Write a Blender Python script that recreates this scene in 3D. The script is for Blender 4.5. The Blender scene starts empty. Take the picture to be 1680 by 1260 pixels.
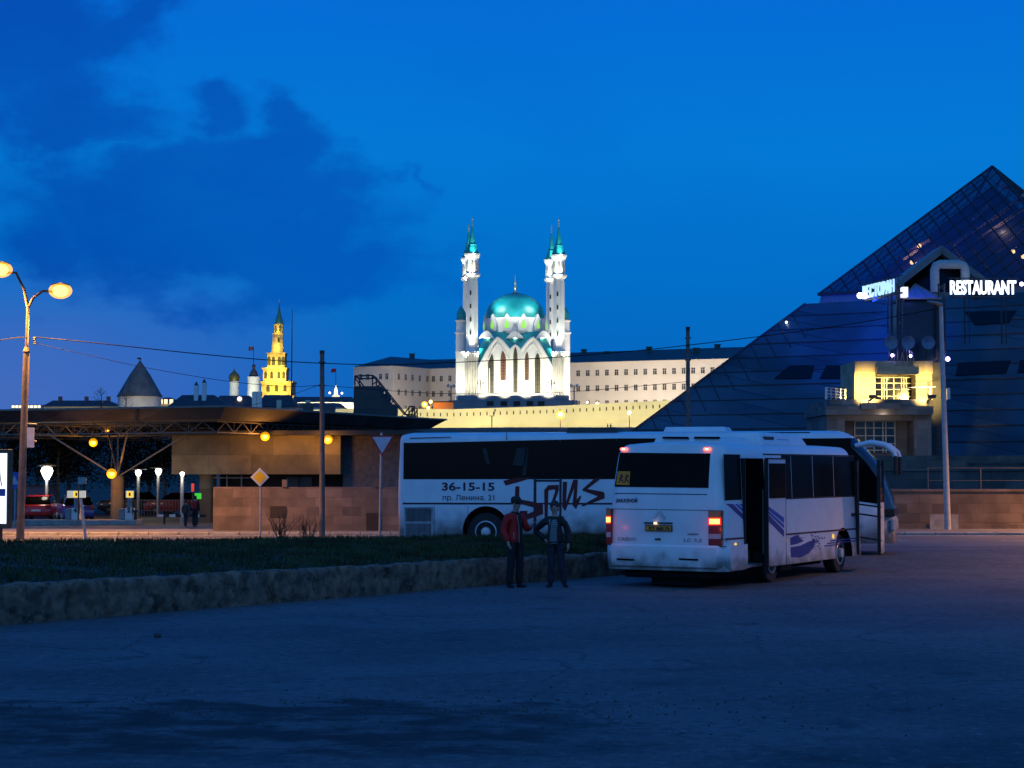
import bpy, bmesh, math, random
from mathutils import Vector, Matrix, noise
random.seed(7)
S = bpy.context.scene
COL = S.collection
V = Vector
PI = math.pi

# ---------------------------------------------------------------- camera, world, light
FPX, HX, HY = 3000.0, 840.0, 630.0            # focal length in photo pixels, photo centre
PITCH = math.atan(140.0/FPX)
CAMZ = 2.3
cd = bpy.data.cameras.new('camera'); cam = bpy.data.objects.new('camera', cd); COL.objects.link(cam)
cam.location = (0, 0, CAMZ); cam.rotation_euler = (PI/2+PITCH, 0, 0)
cd.sensor_width = 36; cd.lens = 36*FPX/1680; cd.clip_start = .2; cd.clip_end = 8000
S.camera = cam
S.view_settings.view_transform = 'Standard'; S.view_settings.look = 'None'
S.view_settings.exposure = 0; S.view_settings.gamma = 1
S.render.engine = 'CYCLES'
S.cycles.use_denoising = True
S.cycles.max_bounces = 6; S.cycles.diffuse_bounces = 2; S.cycles.glossy_bounces = 3
S.cycles.transparent_max_bounces = 10; S.cycles.transmission_bounces = 4
S.cycles.caustics_reflective = False; S.cycles.caustics_refractive = False
S.cycles.sample_clamp_indirect = 4

def s2l(c):
    return tuple((x/255/12.92 if x/255 <= .04045 else ((x/255+.055)/1.055)**2.4) for x in c)

W = bpy.data.worlds.new('World'); S.world = W; W.use_nodes = True
nt = W.node_tree; nt.nodes.clear()
def nn(tree, t, **k):
    n = tree.nodes.new(t)
    for a, b in k.items(): setattr(n, a, b)
    return n
def mth(tree, op, a, b=None, c=None, clamp=False):
    n = nn(tree, 'ShaderNodeMath', operation=op, use_clamp=clamp)
    for i, x in enumerate((a, b, c)):
        if x is None: continue
        if isinstance(x, (int, float)): n.inputs[i].default_value = x
        else: tree.links.new(x, n.inputs[i])
    return n.outputs[0]
def mixc(tree, f, a, b):
    n = nn(tree, 'ShaderNodeMix', data_type='RGBA')
    for s, x in ((n.inputs[0], f), (n.inputs[6], a), (n.inputs[7], b)):
        if isinstance(x, (int, float)): s.default_value = x
        elif isinstance(x, (tuple, list)): s.default_value = (*x[:3], 1)
        else: tree.links.new(x, s)
    return n.outputs[2]
def smooth(tree, x, a, b):
    n = nn(tree, 'ShaderNodeMapRange', interpolation_type='SMOOTHSTEP')
    tree.links.new(x, n.inputs[0]); n.inputs[1].default_value = a; n.inputs[2].default_value = b
    return n.outputs[0]
tc = nn(nt, 'ShaderNodeTexCoord'); sx = nn(nt, 'ShaderNodeSeparateXYZ'); nt.links.new(tc.outputs['Generated'], sx.inputs[0])
X, Y, Z = sx.outputs
hyp = mth(nt, 'SQRT', mth(nt, 'ADD', mth(nt, 'MULTIPLY', X, X), mth(nt, 'MULTIPLY', Y, Y)))
az = mth(nt, 'ARCTAN2', X, Y)                  # 0 ahead, + to the right
el = mth(nt, 'ARCTAN2', Z, hyp)
def ramp(tree, x, stops):
    n = nn(tree, 'ShaderNodeValToRGB'); tree.links.new(x, n.inputs[0])
    e = n.color_ramp.elements
    while len(e) > 1: e.remove(e[-1])
    e[0].position = stops[0][0]; e[0].color = (*stops[0][1], 1)
    for p, c in stops[1:]:
        q = e.new(p); q.color = (*c, 1)
    return n.outputs[0]
eln = mth(nt, 'MULTIPLY', el, 2.0, clamp=True)   # .5 rad -> 1
clear = ramp(nt, eln, [(0, s2l((20, 92, 176))), (.12, s2l((6, 104, 192))), (.21, s2l((0, 112, 201))), (.34, s2l((0, 120, 212))),
                       (.48, s2l((0, 110, 214))), (.62, s2l((0, 98, 202))), (1, s2l((0, 84, 185)))])
# greyer afterglow low on the left
lowleft = mth(nt, 'MULTIPLY', smooth(nt, el, .125, .04), smooth(nt, az, -.06, -.26))
clear = mixc(nt, mth(nt, 'MULTIPLY', lowleft, .9), clear, s2l((70, 108, 188)))
# clouds: soft blobs in direction space broken up by fractal noise
cv = nn(nt, 'ShaderNodeCombineXYZ'); nt.links.new(az, cv.inputs[0]); nt.links.new(mth(nt, 'MULTIPLY', el, 1.6), cv.inputs[1])
nz = nn(nt, 'ShaderNodeTexNoise'); nz.inputs['Scale'].default_value = 13; nz.inputs['Detail'].default_value = 7; nz.inputs['Roughness'].default_value = .58
nt.links.new(cv.outputs[0], nz.inputs['Vector'])
nz2 = nn(nt, 'ShaderNodeTexNoise'); nz2.inputs['Scale'].default_value = 34; nz2.inputs['Detail'].default_value = 5
nt.links.new(cv.outputs[0], nz2.inputs['Vector'])
wz = nn(nt, 'ShaderNodeTexNoise'); wz.inputs['Scale'].default_value = 19; wz.inputs['Detail'].default_value = 6; wz.inputs['Roughness'].default_value = .55
nt.links.new(cv.outputs[0], wz.inputs['Vector'])
ws_ = nn(nt, 'ShaderNodeSeparateColor'); nt.links.new(wz.outputs[1], ws_.inputs[0])
azw = mth(nt, 'ADD', az, mth(nt, 'MULTIPLY', mth(nt, 'SUBTRACT', ws_.outputs[0], .5), .085))
elw = mth(nt, 'ADD', el, mth(nt, 'MULTIPLY', mth(nt, 'SUBTRACT', ws_.outputs[1], .5), .075))
blobs = [(60, 120, 190, 150), (190, 60, 90, 70), (275, 52, 48, 24), (330, 350, 330, 120), (150, 340, 130, 60), (360, 205, 60, 45), (475, 215, 42, 50), (440, 290, 120, 80), (555, 285, 60, 42),
         (560, 330, 90, 30), (420, 430, 330, 75), (120, 400, 150, 60), (640, 272, 32, 11), (682, 296, 20, 22), (580, 357, 60, 10), (100, 230, 190, 60)]
acc = None
for px, py, a, b in blobs:
    u0 = (px-840)/FPX; v0 = (770-py)/FPX
    d1 = mth(nt, 'DIVIDE', mth(nt, 'SUBTRACT', azw, u0), a/FPX); d2 = mth(nt, 'DIVIDE', mth(nt, 'SUBTRACT', elw, v0), b/FPX)
    r = mth(nt, 'MULTIPLY', mth(nt, 'SUBTRACT', 1.0, mth(nt, 'SQRT', mth(nt, 'ADD', mth(nt, 'MULTIPLY', d1, d1), mth(nt, 'MULTIPLY', d2, d2)))), min(1.0, (b/85)**.75))
    acc = r if acc is None else mth(nt, 'SMOOTH_MAX', acc, r, .15)
acc = mth(nt, 'MAXIMUM', acc, -1.0)
edge = mth(nt, 'ADD', acc, mth(nt, 'MULTIPLY', mth(nt, 'SUBTRACT', nz.outputs[0], .5), 1.5))
edge = mth(nt, 'ADD', edge, mth(nt, 'MULTIPLY', mth(nt, 'SUBTRACT', nz2.outputs[0], .5), .7))
cf = mth(nt, 'MULTIPLY', smooth(nt, edge, -.28, .50), mth(nt, 'ADD', .55, mth(nt, 'MULTIPLY', nz.outputs[0], .6)), clamp=True)
nz3 = nn(nt, 'ShaderNodeTexNoise'); nz3.inputs['Scale'].default_value = 5; nz3.inputs['Detail'].default_value = 5
nt.links.new(cv.outputs[0], nz3.inputs['Vector'])
clear = mixc(nt, mth(nt, 'MULTIPLY', smooth(nt, nz3.outputs[0], .42, .7), .20), clear, s2l((0, 92, 196)))
sky = mixc(nt, mth(nt, 'MULTIPLY', cf, .88), clear, mixc(nt, smooth(nt, az, -.30, -.06), s2l((0, 66, 168)), s2l((0, 84, 182))))
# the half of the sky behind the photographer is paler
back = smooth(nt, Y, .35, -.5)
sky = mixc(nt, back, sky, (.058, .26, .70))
sky = mixc(nt, smooth(nt, Z, 0.0, -.05), sky, (.01, .02, .05))
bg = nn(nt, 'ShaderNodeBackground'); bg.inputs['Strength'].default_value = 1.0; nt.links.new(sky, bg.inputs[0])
# a trace of the physical twilight sky on top
st = nn(nt, 'ShaderNodeTexSky', sky_type='NISHITA', sun_disc=False); st.sun_elevation = math.radians(-3); st.sun_rotation = math.radians(150)
bg2 = nn(nt, 'ShaderNodeBackground'); bg2.inputs['Strength'].default_value = .02; nt.links.new(st.outputs[0], bg2.inputs[0])
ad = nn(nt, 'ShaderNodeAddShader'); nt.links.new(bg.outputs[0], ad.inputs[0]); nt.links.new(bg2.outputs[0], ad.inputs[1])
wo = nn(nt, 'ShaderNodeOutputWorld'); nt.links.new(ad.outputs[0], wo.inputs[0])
sd = bpy.data.lights.new('sun', 'SUN'); sd.energy = .05; sd.angle = math.radians(25); sd.color = (.7, .8, 1)
so = bpy.data.objects.new('sun', sd); COL.objects.link(so); so.rotation_euler = (math.radians(75), 0, math.radians(-30))

# ---------------------------------------------------------------- pixel -> world helpers
CP, SP = math.cos(PITCH), math.sin(PITCH)
def ray(px, py):
    u = (px-HX)/FPX; v = (HY-py)/FPX
    return V((u, CP - v*SP, SP + v*CP))
def at(px, py, D):
    d = ray(px, py); return V((0, 0, CAMZ)) + d*(D/d.y)
def wm(o):
    m = o.matrix_basis.copy()
    while o.parent: o = o.parent; m = o.matrix_basis @ m
    return m
def hit(px, py, root, p0, n):
    """local point where the line of sight meets a local plane of root"""
    mi = wm(root).inverted(); o = mi @ V((0, 0, CAMZ)); d = mi.to_3x3() @ ray(px, py)
    p0 = V(p0); n = V(n)
    return o + d*((p0-o).dot(n)/d.dot(n))
def sstep(x, a, b):
    t = min(1, max(0, (x-a)/(b-a))); return t*t*(3-2*t)
def gz(x, y):
    z = .12*sstep(y, 41, 46)
    z -= .82*sstep(y, 64, 78)*sstep(-x, 2, 8)
    if y > 150: z += (13-.12)*sstep(y, 170, 480) + .7*sstep(y, 150, 200)*sstep(-x, 2, 8)
    return z

# ---------------------------------------------------------------- mesh helpers
class MB:
    def __init__(s): s.v = []; s.f = []
    def add(s, vs, fs):
        o = len(s.v); s.v += [tuple(p) for p in vs]; s.f += [tuple(i+o for i in f) for f in fs]; return s
    def obox(s, o, a, b, c):
        o, a, b, c = V(o), V(a), V(b), V(c)
        return s.add([o, o+a, o+a+b, o+b, o+c, o+a+c, o+a+b+c, o+b+c],
                     [(0,3,2,1),(4,5,6,7),(0,1,5,4),(1,2,6,5),(2,3,7,6),(3,0,4,7)])
    def box(s, c, d, rz=0):
        c = V(c); R = Matrix.Rotation(rz, 3, 'Z')
        a, b, e = R@V((d[0],0,0)), R@V((0,d[1],0)), V((0,0,d[2]))
        return s.obox(c-(a+b+e)/2, a, b, e)
    def rng(s, x0, x1, y0, y1, z0, z1): return s.obox((x0,y0,z0), (x1-x0,0,0), (0,y1-y0,0), (0,0,z1-z0))
    def prism(s, pts, ex):
        n = len(pts); ex = V(ex); pts = [V(p) for p in pts]
        return s.add(pts+[p+ex for p in pts], [tuple(range(n))[::-1], tuple(range(n, 2*n))]+[(i, (i+1)%n, n+(i+1)%n, n+i) for i in range(n)])
    def tube(s, pts, r, n=8, up=None, rot=0):
        pts = [V(p) for p in pts]; m = len(pts); rs = r if isinstance(r, (list, tuple)) else [r]*m
        vs = []; pu = None
        for i, p in enumerate(pts):
            t = (pts[min(i+1, m-1)]-pts[max(i-1, 0)]).normalized()
            if pu is None:
                pu = V((0,0,1)) if abs(t.z) < .9 else V((1,0,0))
            a = (pu - t*pu.dot(t)).normalized(); b = t.cross(a); pu = a
            for k in range(n):
                q = 2*PI*k/n+rot; vs.append(p+(a*math.cos(q)+b*math.sin(q))*rs[i])
        fs = [(i*n+k, i*n+(k+1)%n, (i+1)*n+(k+1)%n, (i+1)*n+k) for i in range(m-1) for k in range(n)]
        fs += [tuple(range(n))[::-1], tuple(range((m-1)*n, m*n))]
        return s.add(vs, fs)
    def bar(s, a, b, w=.05): return s.tube([a, b], w*.7071, 4, rot=PI/4)
    def lathe(s, prof, c=(0,0,0), n=24, axis='z', rot=0):
        c = V(c); vs = []
        for r, z in prof:
            for k in range(n):
                q = 2*PI*k/n+rot; x, y = r*math.cos(q), r*math.sin(q)
                vs.append(c+(V((x,y,z)) if axis == 'z' else V((x,z,y)) if axis == 'y' else V((z,x,y))))
        m = len(prof)
        fs = [(i*n+k, i*n+(k+1)%n, (i+1)*n+(k+1)%n, (i+1)*n+k) for i in range(m-1) for k in range(n)]
        fs += [tuple(range(n))[::-1], tuple(range((m-1)*n, m*n))]
        return s.add(vs, fs)
    def sphere(s, c, r, n=12, sz=1):
        return s.lathe([(max(1e-3, r*math.sin(PI*i/n)), -r*sz*math.cos(PI*i/n)) for i in range(n+1)], c, n)
    def build(s, name, m, parent=None, world=False, smooth=None, bevel=0, seg=2, recalc=True):
        vs = s.v
        if world and parent is not None:
            mi = wm(parent).inverted(); vs = [mi@V(p) for p in vs]
        me = bpy.data.meshes.new(name); me.from_pydata(vs, [], s.f)
        if recalc or bevel:
            bm = bmesh.new(); bm.from_mesh(me)
            if bevel:
                bmesh.ops.remove_doubles(bm, verts=bm.verts, dist=1e-5)
                bmesh.ops.recalc_face_normals(bm, faces=bm.faces)
                es = [e for e in bm.edges if len(e.link_faces) == 2 and e.calc_face_angle(0) > .5]
                bmesh.ops.bevel(bm, geom=es, offset=bevel, segments=seg, profile=.5, affect='EDGES', clamp_overlap=True)
            bmesh.ops.recalc_face_normals(bm, faces=bm.faces)
            bm.to_mesh(me); bm.free()
        return link(name, me, m, parent, smooth)
def link(name, me, m, parent=None, smooth=None):
    if m:
        me.materials.clear()
        for q in (m if isinstance(m, (list, tuple)) else [m]): me.materials.append(q)
    if smooth:
        for p in me.polygons: p.use_smooth = True
        me.set_sharp_from_angle(angle=math.radians(smooth))
    o = bpy.data.objects.new(name, me); COL.objects.link(o); o.parent = parent
    return o
def tag(o, label=None, cat=None, group=None, kind=None):
    if label: o['label'] = label
    if cat: o['category'] = cat
    if group: o['group'] = group
    if kind: o['kind'] = kind
    return o
def thing(name, label, cat, loc=(0,0,0), rz=0, group=None):
    o = bpy.data.objects.new(name, None); COL.objects.link(o); o.empty_display_size = .3
    o.location = loc; o.rotation_euler = (0,0,rz)
    return tag(o, label, cat, group)
def copy_tree(o, parent=None):
    c = o.copy(); COL.objects.link(c)
    if parent is not None: c.parent = parent
    for ch in [q for q in COL.objects if q.parent == o]: copy_tree(ch, c)
    return c
def text_mesh(txt, size, ext=.01, bold=0, sx=1, align='LEFT', shear=0):
    me = raw_text(txt, size, ext, bold, sx, align, shear)
    hs = [i for i, ch in enumerate(txt) if ch in 'нНH']
    if not hs: return me
    # the font's H shaped letters fill wrongly: rebuild them from two stems and a bar
    bm = bmesh.new(); bm.from_mesh(me); boxes = []
    for i in hs:
        one = raw_text(txt[i], size, ext, bold); w0 = [v.co.x for v in one.vertices]; h = max(v.co.y for v in one.vertices)
        x1 = max(v.co.x for v in raw_text(txt[:i+1], size, ext, bold).vertices); x0 = x1-(max(w0)-min(w0))
        bmesh.ops.delete(bm, geom=[v for v in bm.verts if x0-1e-4 <= v.co.x <= x1+1e-4], context='VERTS')
        s_ = size*.095+bold; boxes += [(x0, x0+s_, 0, h), (x1-s_, x1, 0, h), (x0+s_, x1-s_, h*.5-s_*.45, h*.5+s_*.45)]
    for a, b_, c_, d_ in boxes:
        q = [bm.verts.new((x, y, z)) for z in (-ext, ext) for x, y in ((a, c_), (b_, c_), (b_, d_), (a, d_))]
        for f in ((3,2,1,0),(4,5,6,7),(0,1,5,4),(1,2,6,5),(2,3,7,6),(3,0,4,7)): bm.faces.new([q[k] for k in f])
    bm.to_mesh(me); bm.free(); return me
def raw_text(txt, size, ext=.01, bold=0, sx=1, align='LEFT', shear=0):
    cu = bpy.data.curves.new('text', 'FONT'); cu.body = txt; cu.size = size; cu.extrude = ext; cu.offset = bold
    cu.align_x = align; cu.shear = shear; cu.resolution_u = 3
    o = bpy.data.objects.new('text', cu); COL.objects.link(o)
    dg = bpy.context.evaluated_depsgraph_get(); dg.update()
    me = bpy.data.meshes.new_from_object(o.evaluated_get(dg), depsgraph=dg)
    bpy.data.objects.remove(o); bpy.data.curves.remove(cu)
    if sx != 1: me.transform(Matrix.Diagonal((sx,1,1,1)))
    return me
def frame(o, x, up):
    x = V(x).normalized(); up = V(up).normalized(); n = x.cross(up); o = V(o)
    m = Matrix.Identity(4)
    for i in range(3): m[i][0], m[i][1], m[i][2], m[i][3] = x[i], up[i], n[i], o[i]
    return m
def text_on(name, txt, size, m, parent, o, x, up, sx=1, ext=.004, bold=0, fit=None, shear=0):
    me = text_mesh(txt, size, ext, bold, 1, shear=shear)
    w = max(v.co.x for v in me.vertices)-min(v.co.x for v in me.vertices)
    if fit: sx = fit/w
    me.transform(Matrix.Diagonal((sx,1,1,1))); me.transform(frame(o, x, up))
    return link(name, me, m, parent)
def lamp(name, kind, loc, power, color, parent=None, aim=None, size=.2, spot=60, blend=.5, sy=None):
    ld = bpy.data.lights.new(name, kind); ld.energy = power; ld.color = color
    if kind == 'AREA':
        ld.shape = 'RECTANGLE' if sy else 'SQUARE'; ld.size = size
        if sy: ld.size_y = sy
    else: ld.shadow_soft_size = size
    if kind == 'SPOT': ld.spot_size = math.radians(spot); ld.spot_blend = blend
    o = bpy.data.objects.new(name, ld); COL.objects.link(o)
    m = Matrix.Translation(V(loc))
    if aim is not None: m = m @ (V(aim)-V(loc)).to_track_quat('-Z', 'Y').to_matrix().to_4x4()
    if parent is not None:
        m = wm(parent).inverted() @ m; o.parent = parent
    o.matrix_basis = m
    return o

# ---------------------------------------------------------------- materials
MATS = {}
def mat(name, col, rough=.7, metal=0, var=.15, scale=4, bump=0, spec=.5, coat=0, detail=5, brick=None, dirt=None, det2=None):
    if name in MATS: return MATS[name]
    m = bpy.data.materials.new(name); m.use_nodes = True; t = m.node_tree; b = t.nodes['Principled BSDF']
    b.inputs['Roughness'].default_value = rough; b.inputs['Metallic'].default_value = metal
    b.inputs['Specular IOR Level'].default_value = spec; b.inputs['Coat Weight'].default_value = coat
    co = nn(t, 'ShaderNodeTexCoord')
    n = nn(t, 'ShaderNodeTexNoise'); n.inputs['Scale'].default_value = scale; n.inputs['Detail'].default_value = detail
    t.links.new(co.outputs['Object'], n.inputs['Vector'])
    f = smooth(t, n.outputs[0], .3, .7)
    c = mixc(t, f, tuple(x*(1-var) for x in col), tuple(min(1, x*(1+var)) for x in col))
    h = n.outputs[0]
    if brick:
        bw, bh, mort, mcol = brick
        sp = nn(t, 'ShaderNodeSeparateXYZ'); cb = nn(t, 'ShaderNodeCombineXYZ'); t.links.new(co.outputs['Object'], sp.inputs[0])
        t.links.new(mth(t, 'ADD', sp.outputs[0], sp.outputs[1]), cb.inputs[0]); t.links.new(sp.outputs[2], cb.inputs[1])
        bk = nn(t, 'ShaderNodeTexBrick'); t.links.new(cb.outputs[0], bk.inputs[0])
        bk.inputs['Scale'].default_value = 1; bk.inputs['Brick Width'].default_value = bw; bk.inputs['Row Height'].default_value = bh
        bk.inputs['Mortar Size'].default_value = mort; bk.inputs['Mortar Smooth'].default_value = .2; bk.inputs['Bias'].default_value = 0
        bk.inputs['Color1'].default_value = (.62,.62,.62,1); bk.inputs['Color2'].default_value = (1.15,1.1,1.05,1); bk.inputs['Mortar'].default_value = (*mcol, 1)
        mx = nn(t, 'ShaderNodeMix', data_type='RGBA', blend_type='MULTIPLY'); mx.inputs[0].default_value = 1
        t.links.new(c, mx.inputs[6]); t.links.new(bk.outputs[0], mx.inputs[7]); c = mx.outputs[2]; h = bk.outputs[1]
        h = mth(t, 'SUBTRACT', 1, h)
    if dirt:      # (colour, z0, z1): road spray low on a vehicle, with ragged top
        dc, z0, z1 = dirt
        sp = nn(t, 'ShaderNodeSeparateXYZ'); t.links.new(co.outputs['Object'], sp.inputs[0])
        n2 = nn(t, 'ShaderNodeTexNoise'); n2.inputs['Scale'].default_value = 3; n2.inputs['Detail'].default_value = 8
        t.links.new(co.outputs['Object'], n2.inputs['Vector'])
        zz = mth(t, 'ADD', sp.outputs[2], mth(t, 'MULTIPLY', mth(t, 'SUBTRACT', n2.outputs[0], .5), .9))
        c = mixc(t, smooth(t, zz, z1, z0), c, dc)
    if det2:
        n3 = nn(t, 'ShaderNodeTexNoise'); n3.inputs['Scale'].default_value = det2[0]; n3.inputs['Detail'].default_value = 6; n3.inputs['Roughness'].default_value = .65
        t.links.new(co.outputs['Object'], n3.inputs['Vector'])
        c = mixc(t, mth(t, 'MULTIPLY', smooth(t, n3.outputs[0], det2[2], det2[2]+.18), det2[3]), c, det2[1])
    t.links.new(c, b.inputs['Base Color'])
    if bump:
        bp = nn(t, 'ShaderNodeBump'); bp.inputs['Strength'].default_value = bump; bp.inputs['Distance'].default_value = .02
        t.links.new(h, bp.inputs['Height']); t.links.new(bp.outputs[0], b.inputs['Normal'])
    MATS[name] = m; return m
def emit(name, col, strength):
    if name in MATS: return MATS[name]
    m = bpy.data.materials.new(name); m.use_nodes = True; b = m.node_tree.nodes['Principled BSDF']
    b.inputs['Base Color'].default_value = (*[c*.5 for c in col], 1); b.inputs['Emission Color'].default_value = (*col, 1)
    b.inputs['Emission Strength'].default_value = strength; b.inputs['Roughness'].default_value = .4
    MATS[name] = m; return m
def glass(name, tint=(.02,.025,.03), see=.0, rough=.06, refl=.35):
    """glazing: part clear, part mirror, tinted"""
    if name in MATS: return MATS[name]
    m = bpy.data.materials.new(name); m.use_nodes = True; t = m.node_tree; b = t.nodes['Principled BSDF']
    b.inputs['Base Color'].default_value = (*tint, 1); b.inputs['Roughness'].default_value = rough; b.inputs['Specular IOR Level'].default_value = refl
    if see:
        tr = nn(t, 'ShaderNodeBsdfTransparent'); tr.inputs[0].default_value = (.75,.85,.9,1); mx = nn(t, 'ShaderNodeMixShader'); mx.inputs[0].default_value = see
        t.links.new(b.outputs[0], mx.inputs[1]); t.links.new(tr.outputs[0], mx.inputs[2]); t.links.new(mx.outputs[0], t.nodes['Material Output'].inputs[0])
    MATS[name] = m; return m

SODIUM = (1, .42, .07); WARM = (1, .80, .48); COOL = (.85, .95, 1)
m_white = mat('bus_white_paint', (.72,.72,.74), .32, var=.05, scale=2, coat=.3, dirt=((.22,.20,.18), .25, .75))
m_coach = mat('coach_white_paint', (.66,.70,.76), .35, var=.06, scale=2, coat=.3, dirt=((.07,.075,.085), .3, 1.25))
m_black = mat('black_rubber', (.012,.012,.013), .7, var=.2)
m_interior = mat('dark_interior', (.012,.012,.014), .9, spec=.1)
m_glass = glass('tinted_glass', (.004,.004,.004), 0, .10, .07)
m_silver = mat('silver_rim', (.55,.56,.58), .4, .2)
m_busglass = glass('bus_window_glass', (.010,.010,.008), 0, .2, .02)
m_steel = mat('galvanised_steel', (.32,.32,.33), .5, .5, scale=9)
m_paint_dark = mat('dark_steel', (.035,.034,.034), .6, .2)
m_concrete_pole = mat('concrete_pole', (.12,.105,.10), .85, var=.2, scale=6, bump=.2)
m_black_txt = mat('black_lettering', (.02,.012,.03), .6, var=0)
m_red_txt = mat('maroon_lettering', (.11,.002,.006), .6, var=.1)
m_navy = mat('navy_decal', (.025,.04,.22), .5, var=.1)
m_blue_decal = mat('blue_decal', (.02,.09,.42), .5, var=.1)
m_maroon = mat('maroon_trim', (.07,.012,.03), .6, var=0)

# ================================================================ GROUND
def sheet(name, xs, ys, dz, m, kind='structure'):
    b = MB(); nx = len(xs)
    b.v = [(x, y, gz(x, y)+dz) for y in ys for x in xs]
    b.f = [(j*nx+i, j*nx+i+1, (j+1)*nx+i+1, (j+1)*nx+i) for j in range(len(ys)-1) for i in range(nx-1)]
    return tag(b.build(name, m, recalc=False, smooth=40), kind=kind)
def lin(a, b, n): return [a+(b-a)*i/n for i in range(n+1)]
m_soil = mat('dark_earth', (.035,.04,.025), .95, var=.4, scale=.2, bump=.3)
sheet('ground', [-2500,-600,-200,-80]+lin(-40,40,16)+[80,200,600,2500], [-60,-10,10,30,40]+lin(41,46,8)+[50,58]+lin(62,80,10)+[100,130,150]+lin(170,480,22)+[600,1200,4000], -.004, m_soil)

m_asphalt = mat('worn_asphalt', (.088,.092,.10), .80, var=.20, scale=.35, bump=.0, spec=.35, det2=(1.1, (.06,.062,.066), .56, .6))
t = m_asphalt.node_tree; b_ = t.nodes['Principled BSDF']
co = nn(t, 'ShaderNodeTexCoord'); sp = nn(t, 'ShaderNodeSeparateXYZ'); t.links.new(co.outputs['Object'], sp.inputs[0])
fine = nn(t, 'ShaderNodeTexNoise'); fine.inputs['Scale'].default_value = 26; fine.inputs['Detail'].default_value = 6; fine.inputs['Roughness'].default_value = .7
t.links.new(co.outputs['Object'], fine.inputs['Vector'])
mp = nn(t, 'ShaderNodeMapping'); mp.inputs['Scale'].default_value = (.7,1,1); t.links.new(co.outputs['Object'], mp.inputs[0])
rag = nn(t, 'ShaderNodeTexNoise'); rag.inputs['Scale'].default_value = 1.6; rag.inputs['Detail'].default_value = 9; rag.inputs['Roughness'].default_value = .68
t.links.new(mp.outputs[0], rag.inputs['Vector'])
old = b_.inputs['Base Color'].links[0].from_socket
c = mixc(t, mth(t, 'MULTIPLY', smooth(t, fine.outputs[0], .45, .7), .45), old, (.15,.152,.16))
c = mixc(t, mth(t, 'MULTIPLY', smooth(t, fine.outputs[0], .45, .28), .55), c, (.035,.036,.04))
# a spill of mud and crumbled asphalt in the foreground: a dark tongue with a ragged rim
ry = mth(t, 'ADD', sp.outputs[1], mth(t, 'MULTIPLY', mth(t, 'SUBTRACT', rag.outputs[0], .5), 2.8))
mud = mth(t, 'MULTIPLY', smooth(t, ry, 18.3, 17.9), smooth(t, ry, 14.3, 15.0))
rx = mth(t, 'ADD', sp.outputs[0], mth(t, 'MULTIPLY', mth(t, 'SUBTRACT', rag.outputs[0], .5), 4.0))
mud = mth(t, 'MULTIPLY', mud, smooth(t, rx, 1.5, -.6))
streak = smooth(t, rag.outputs[0], .43, .60)
mud = mth(t, 'MULTIPLY', mud, mth(t, 'SUBTRACT', 1.0, mth(t, 'MULTIPLY', streak, .8)))
c0_ = c
# shade of the lower right corner, painted into the asphalt colour
ry2 = mth(t, 'ADD', sp.outputs[1], mth(t, 'MULTIPLY', mth(t, 'SUBTRACT', rag.outputs[0], .5), 1.2))
pat = mth(t, 'MULTIPLY', smooth(t, mth(t, 'SUBTRACT', ry2, mth(t, 'MULTIPLY', sp.outputs[0], .35)), 14.6, 14.2), smooth(t, sp.outputs[0], .8, 2.4))
c = mixc(t, mth(t, 'MULTIPLY', pat, .55), c, (.03,.03,.033))
# wear at several scales: bleached and darkened areas, tyre polish, cracks and tar-filled seams
big = nn(t, 'ShaderNodeTexNoise'); big.inputs['Scale'].default_value = .22; big.inputs['Detail'].default_value = 7; big.inputs['Roughness'].default_value = .62
t.links.new(mp.outputs[0], big.inputs['Vector'])
c = mixc(t, mth(t, 'MULTIPLY', smooth(t, big.outputs[0], .46, .66), .5), c, (.145,.148,.155))
c = mixc(t, mth(t, 'MULTIPLY', smooth(t, big.outputs[0], .48, .32), .55), c, (.045,.047,.052))
wv = nn(t, 'ShaderNodeMixRGB'); wv.blend_type = 'ADD'; wv.inputs[0].default_value = .55
t.links.new(co.outputs['Object'], wv.inputs[1]); t.links.new(rag.outputs[1], wv.inputs[2])
vo = nn(t, 'ShaderNodeTexVoronoi'); vo.feature = 'DISTANCE_TO_EDGE'; vo.inputs['Scale'].default_value = .30; t.links.new(wv.outputs[0], vo.inputs['Vector'])
ck = mth(t, 'MULTIPLY', smooth(t, vo.outputs['Distance'], .009, .002), smooth(t, big.outputs[0], .44, .54))
c = mixc(t, mth(t, 'MULTIPLY', ck, .5), c, (.016,.016,.018))
oil = nn(t, 'ShaderNodeTexVoronoi'); oil.inputs['Scale'].default_value = .55; t.links.new(wv.outputs[0], oil.inputs['Vector'])
c = mixc(t, mth(t, 'MULTIPLY', smooth(t, oil.outputs['Distance'], .20, .05), .55), c, (.022,.023,.026))
tw_ = mth(t, 'SINE', mth(t, 'ADD', mth(t, 'MULTIPLY', sp.outputs[1], 2.2), mth(t, 'MULTIPLY', sp.outputs[0], -.55)))
c = mixc(t, mth(t, 'MULTIPLY', mth(t, 'MULTIPLY', smooth(t, tw_, .75, 1.0), smooth(t, rag.outputs[0], .42, .6)), .38), c, (.04,.042,.047))
gr2 = nn(t, 'ShaderNodeTexNoise'); gr2.inputs['Scale'].default_value = 6.5; gr2.inputs['Detail'].default_value = 8; gr2.inputs['Roughness'].default_value = .75
t.links.new(co.outputs['Object'], gr2.inputs['Vector'])
c = mixc(t, mth(t, 'MULTIPLY', smooth(t, gr2.outputs[0], .50, .38), .6), c, (.028,.029,.032))
c = mixc(t, mth(t, 'MULTIPLY', smooth(t, gr2.outputs[0], .54, .66), .65), c, (.21,.208,.205))
c = mixc(t, mth(t, 'MULTIPLY', mud, .93), c, (.011,.012,.011))
t.links.new(c, b_.inputs['Base Color'])
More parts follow.
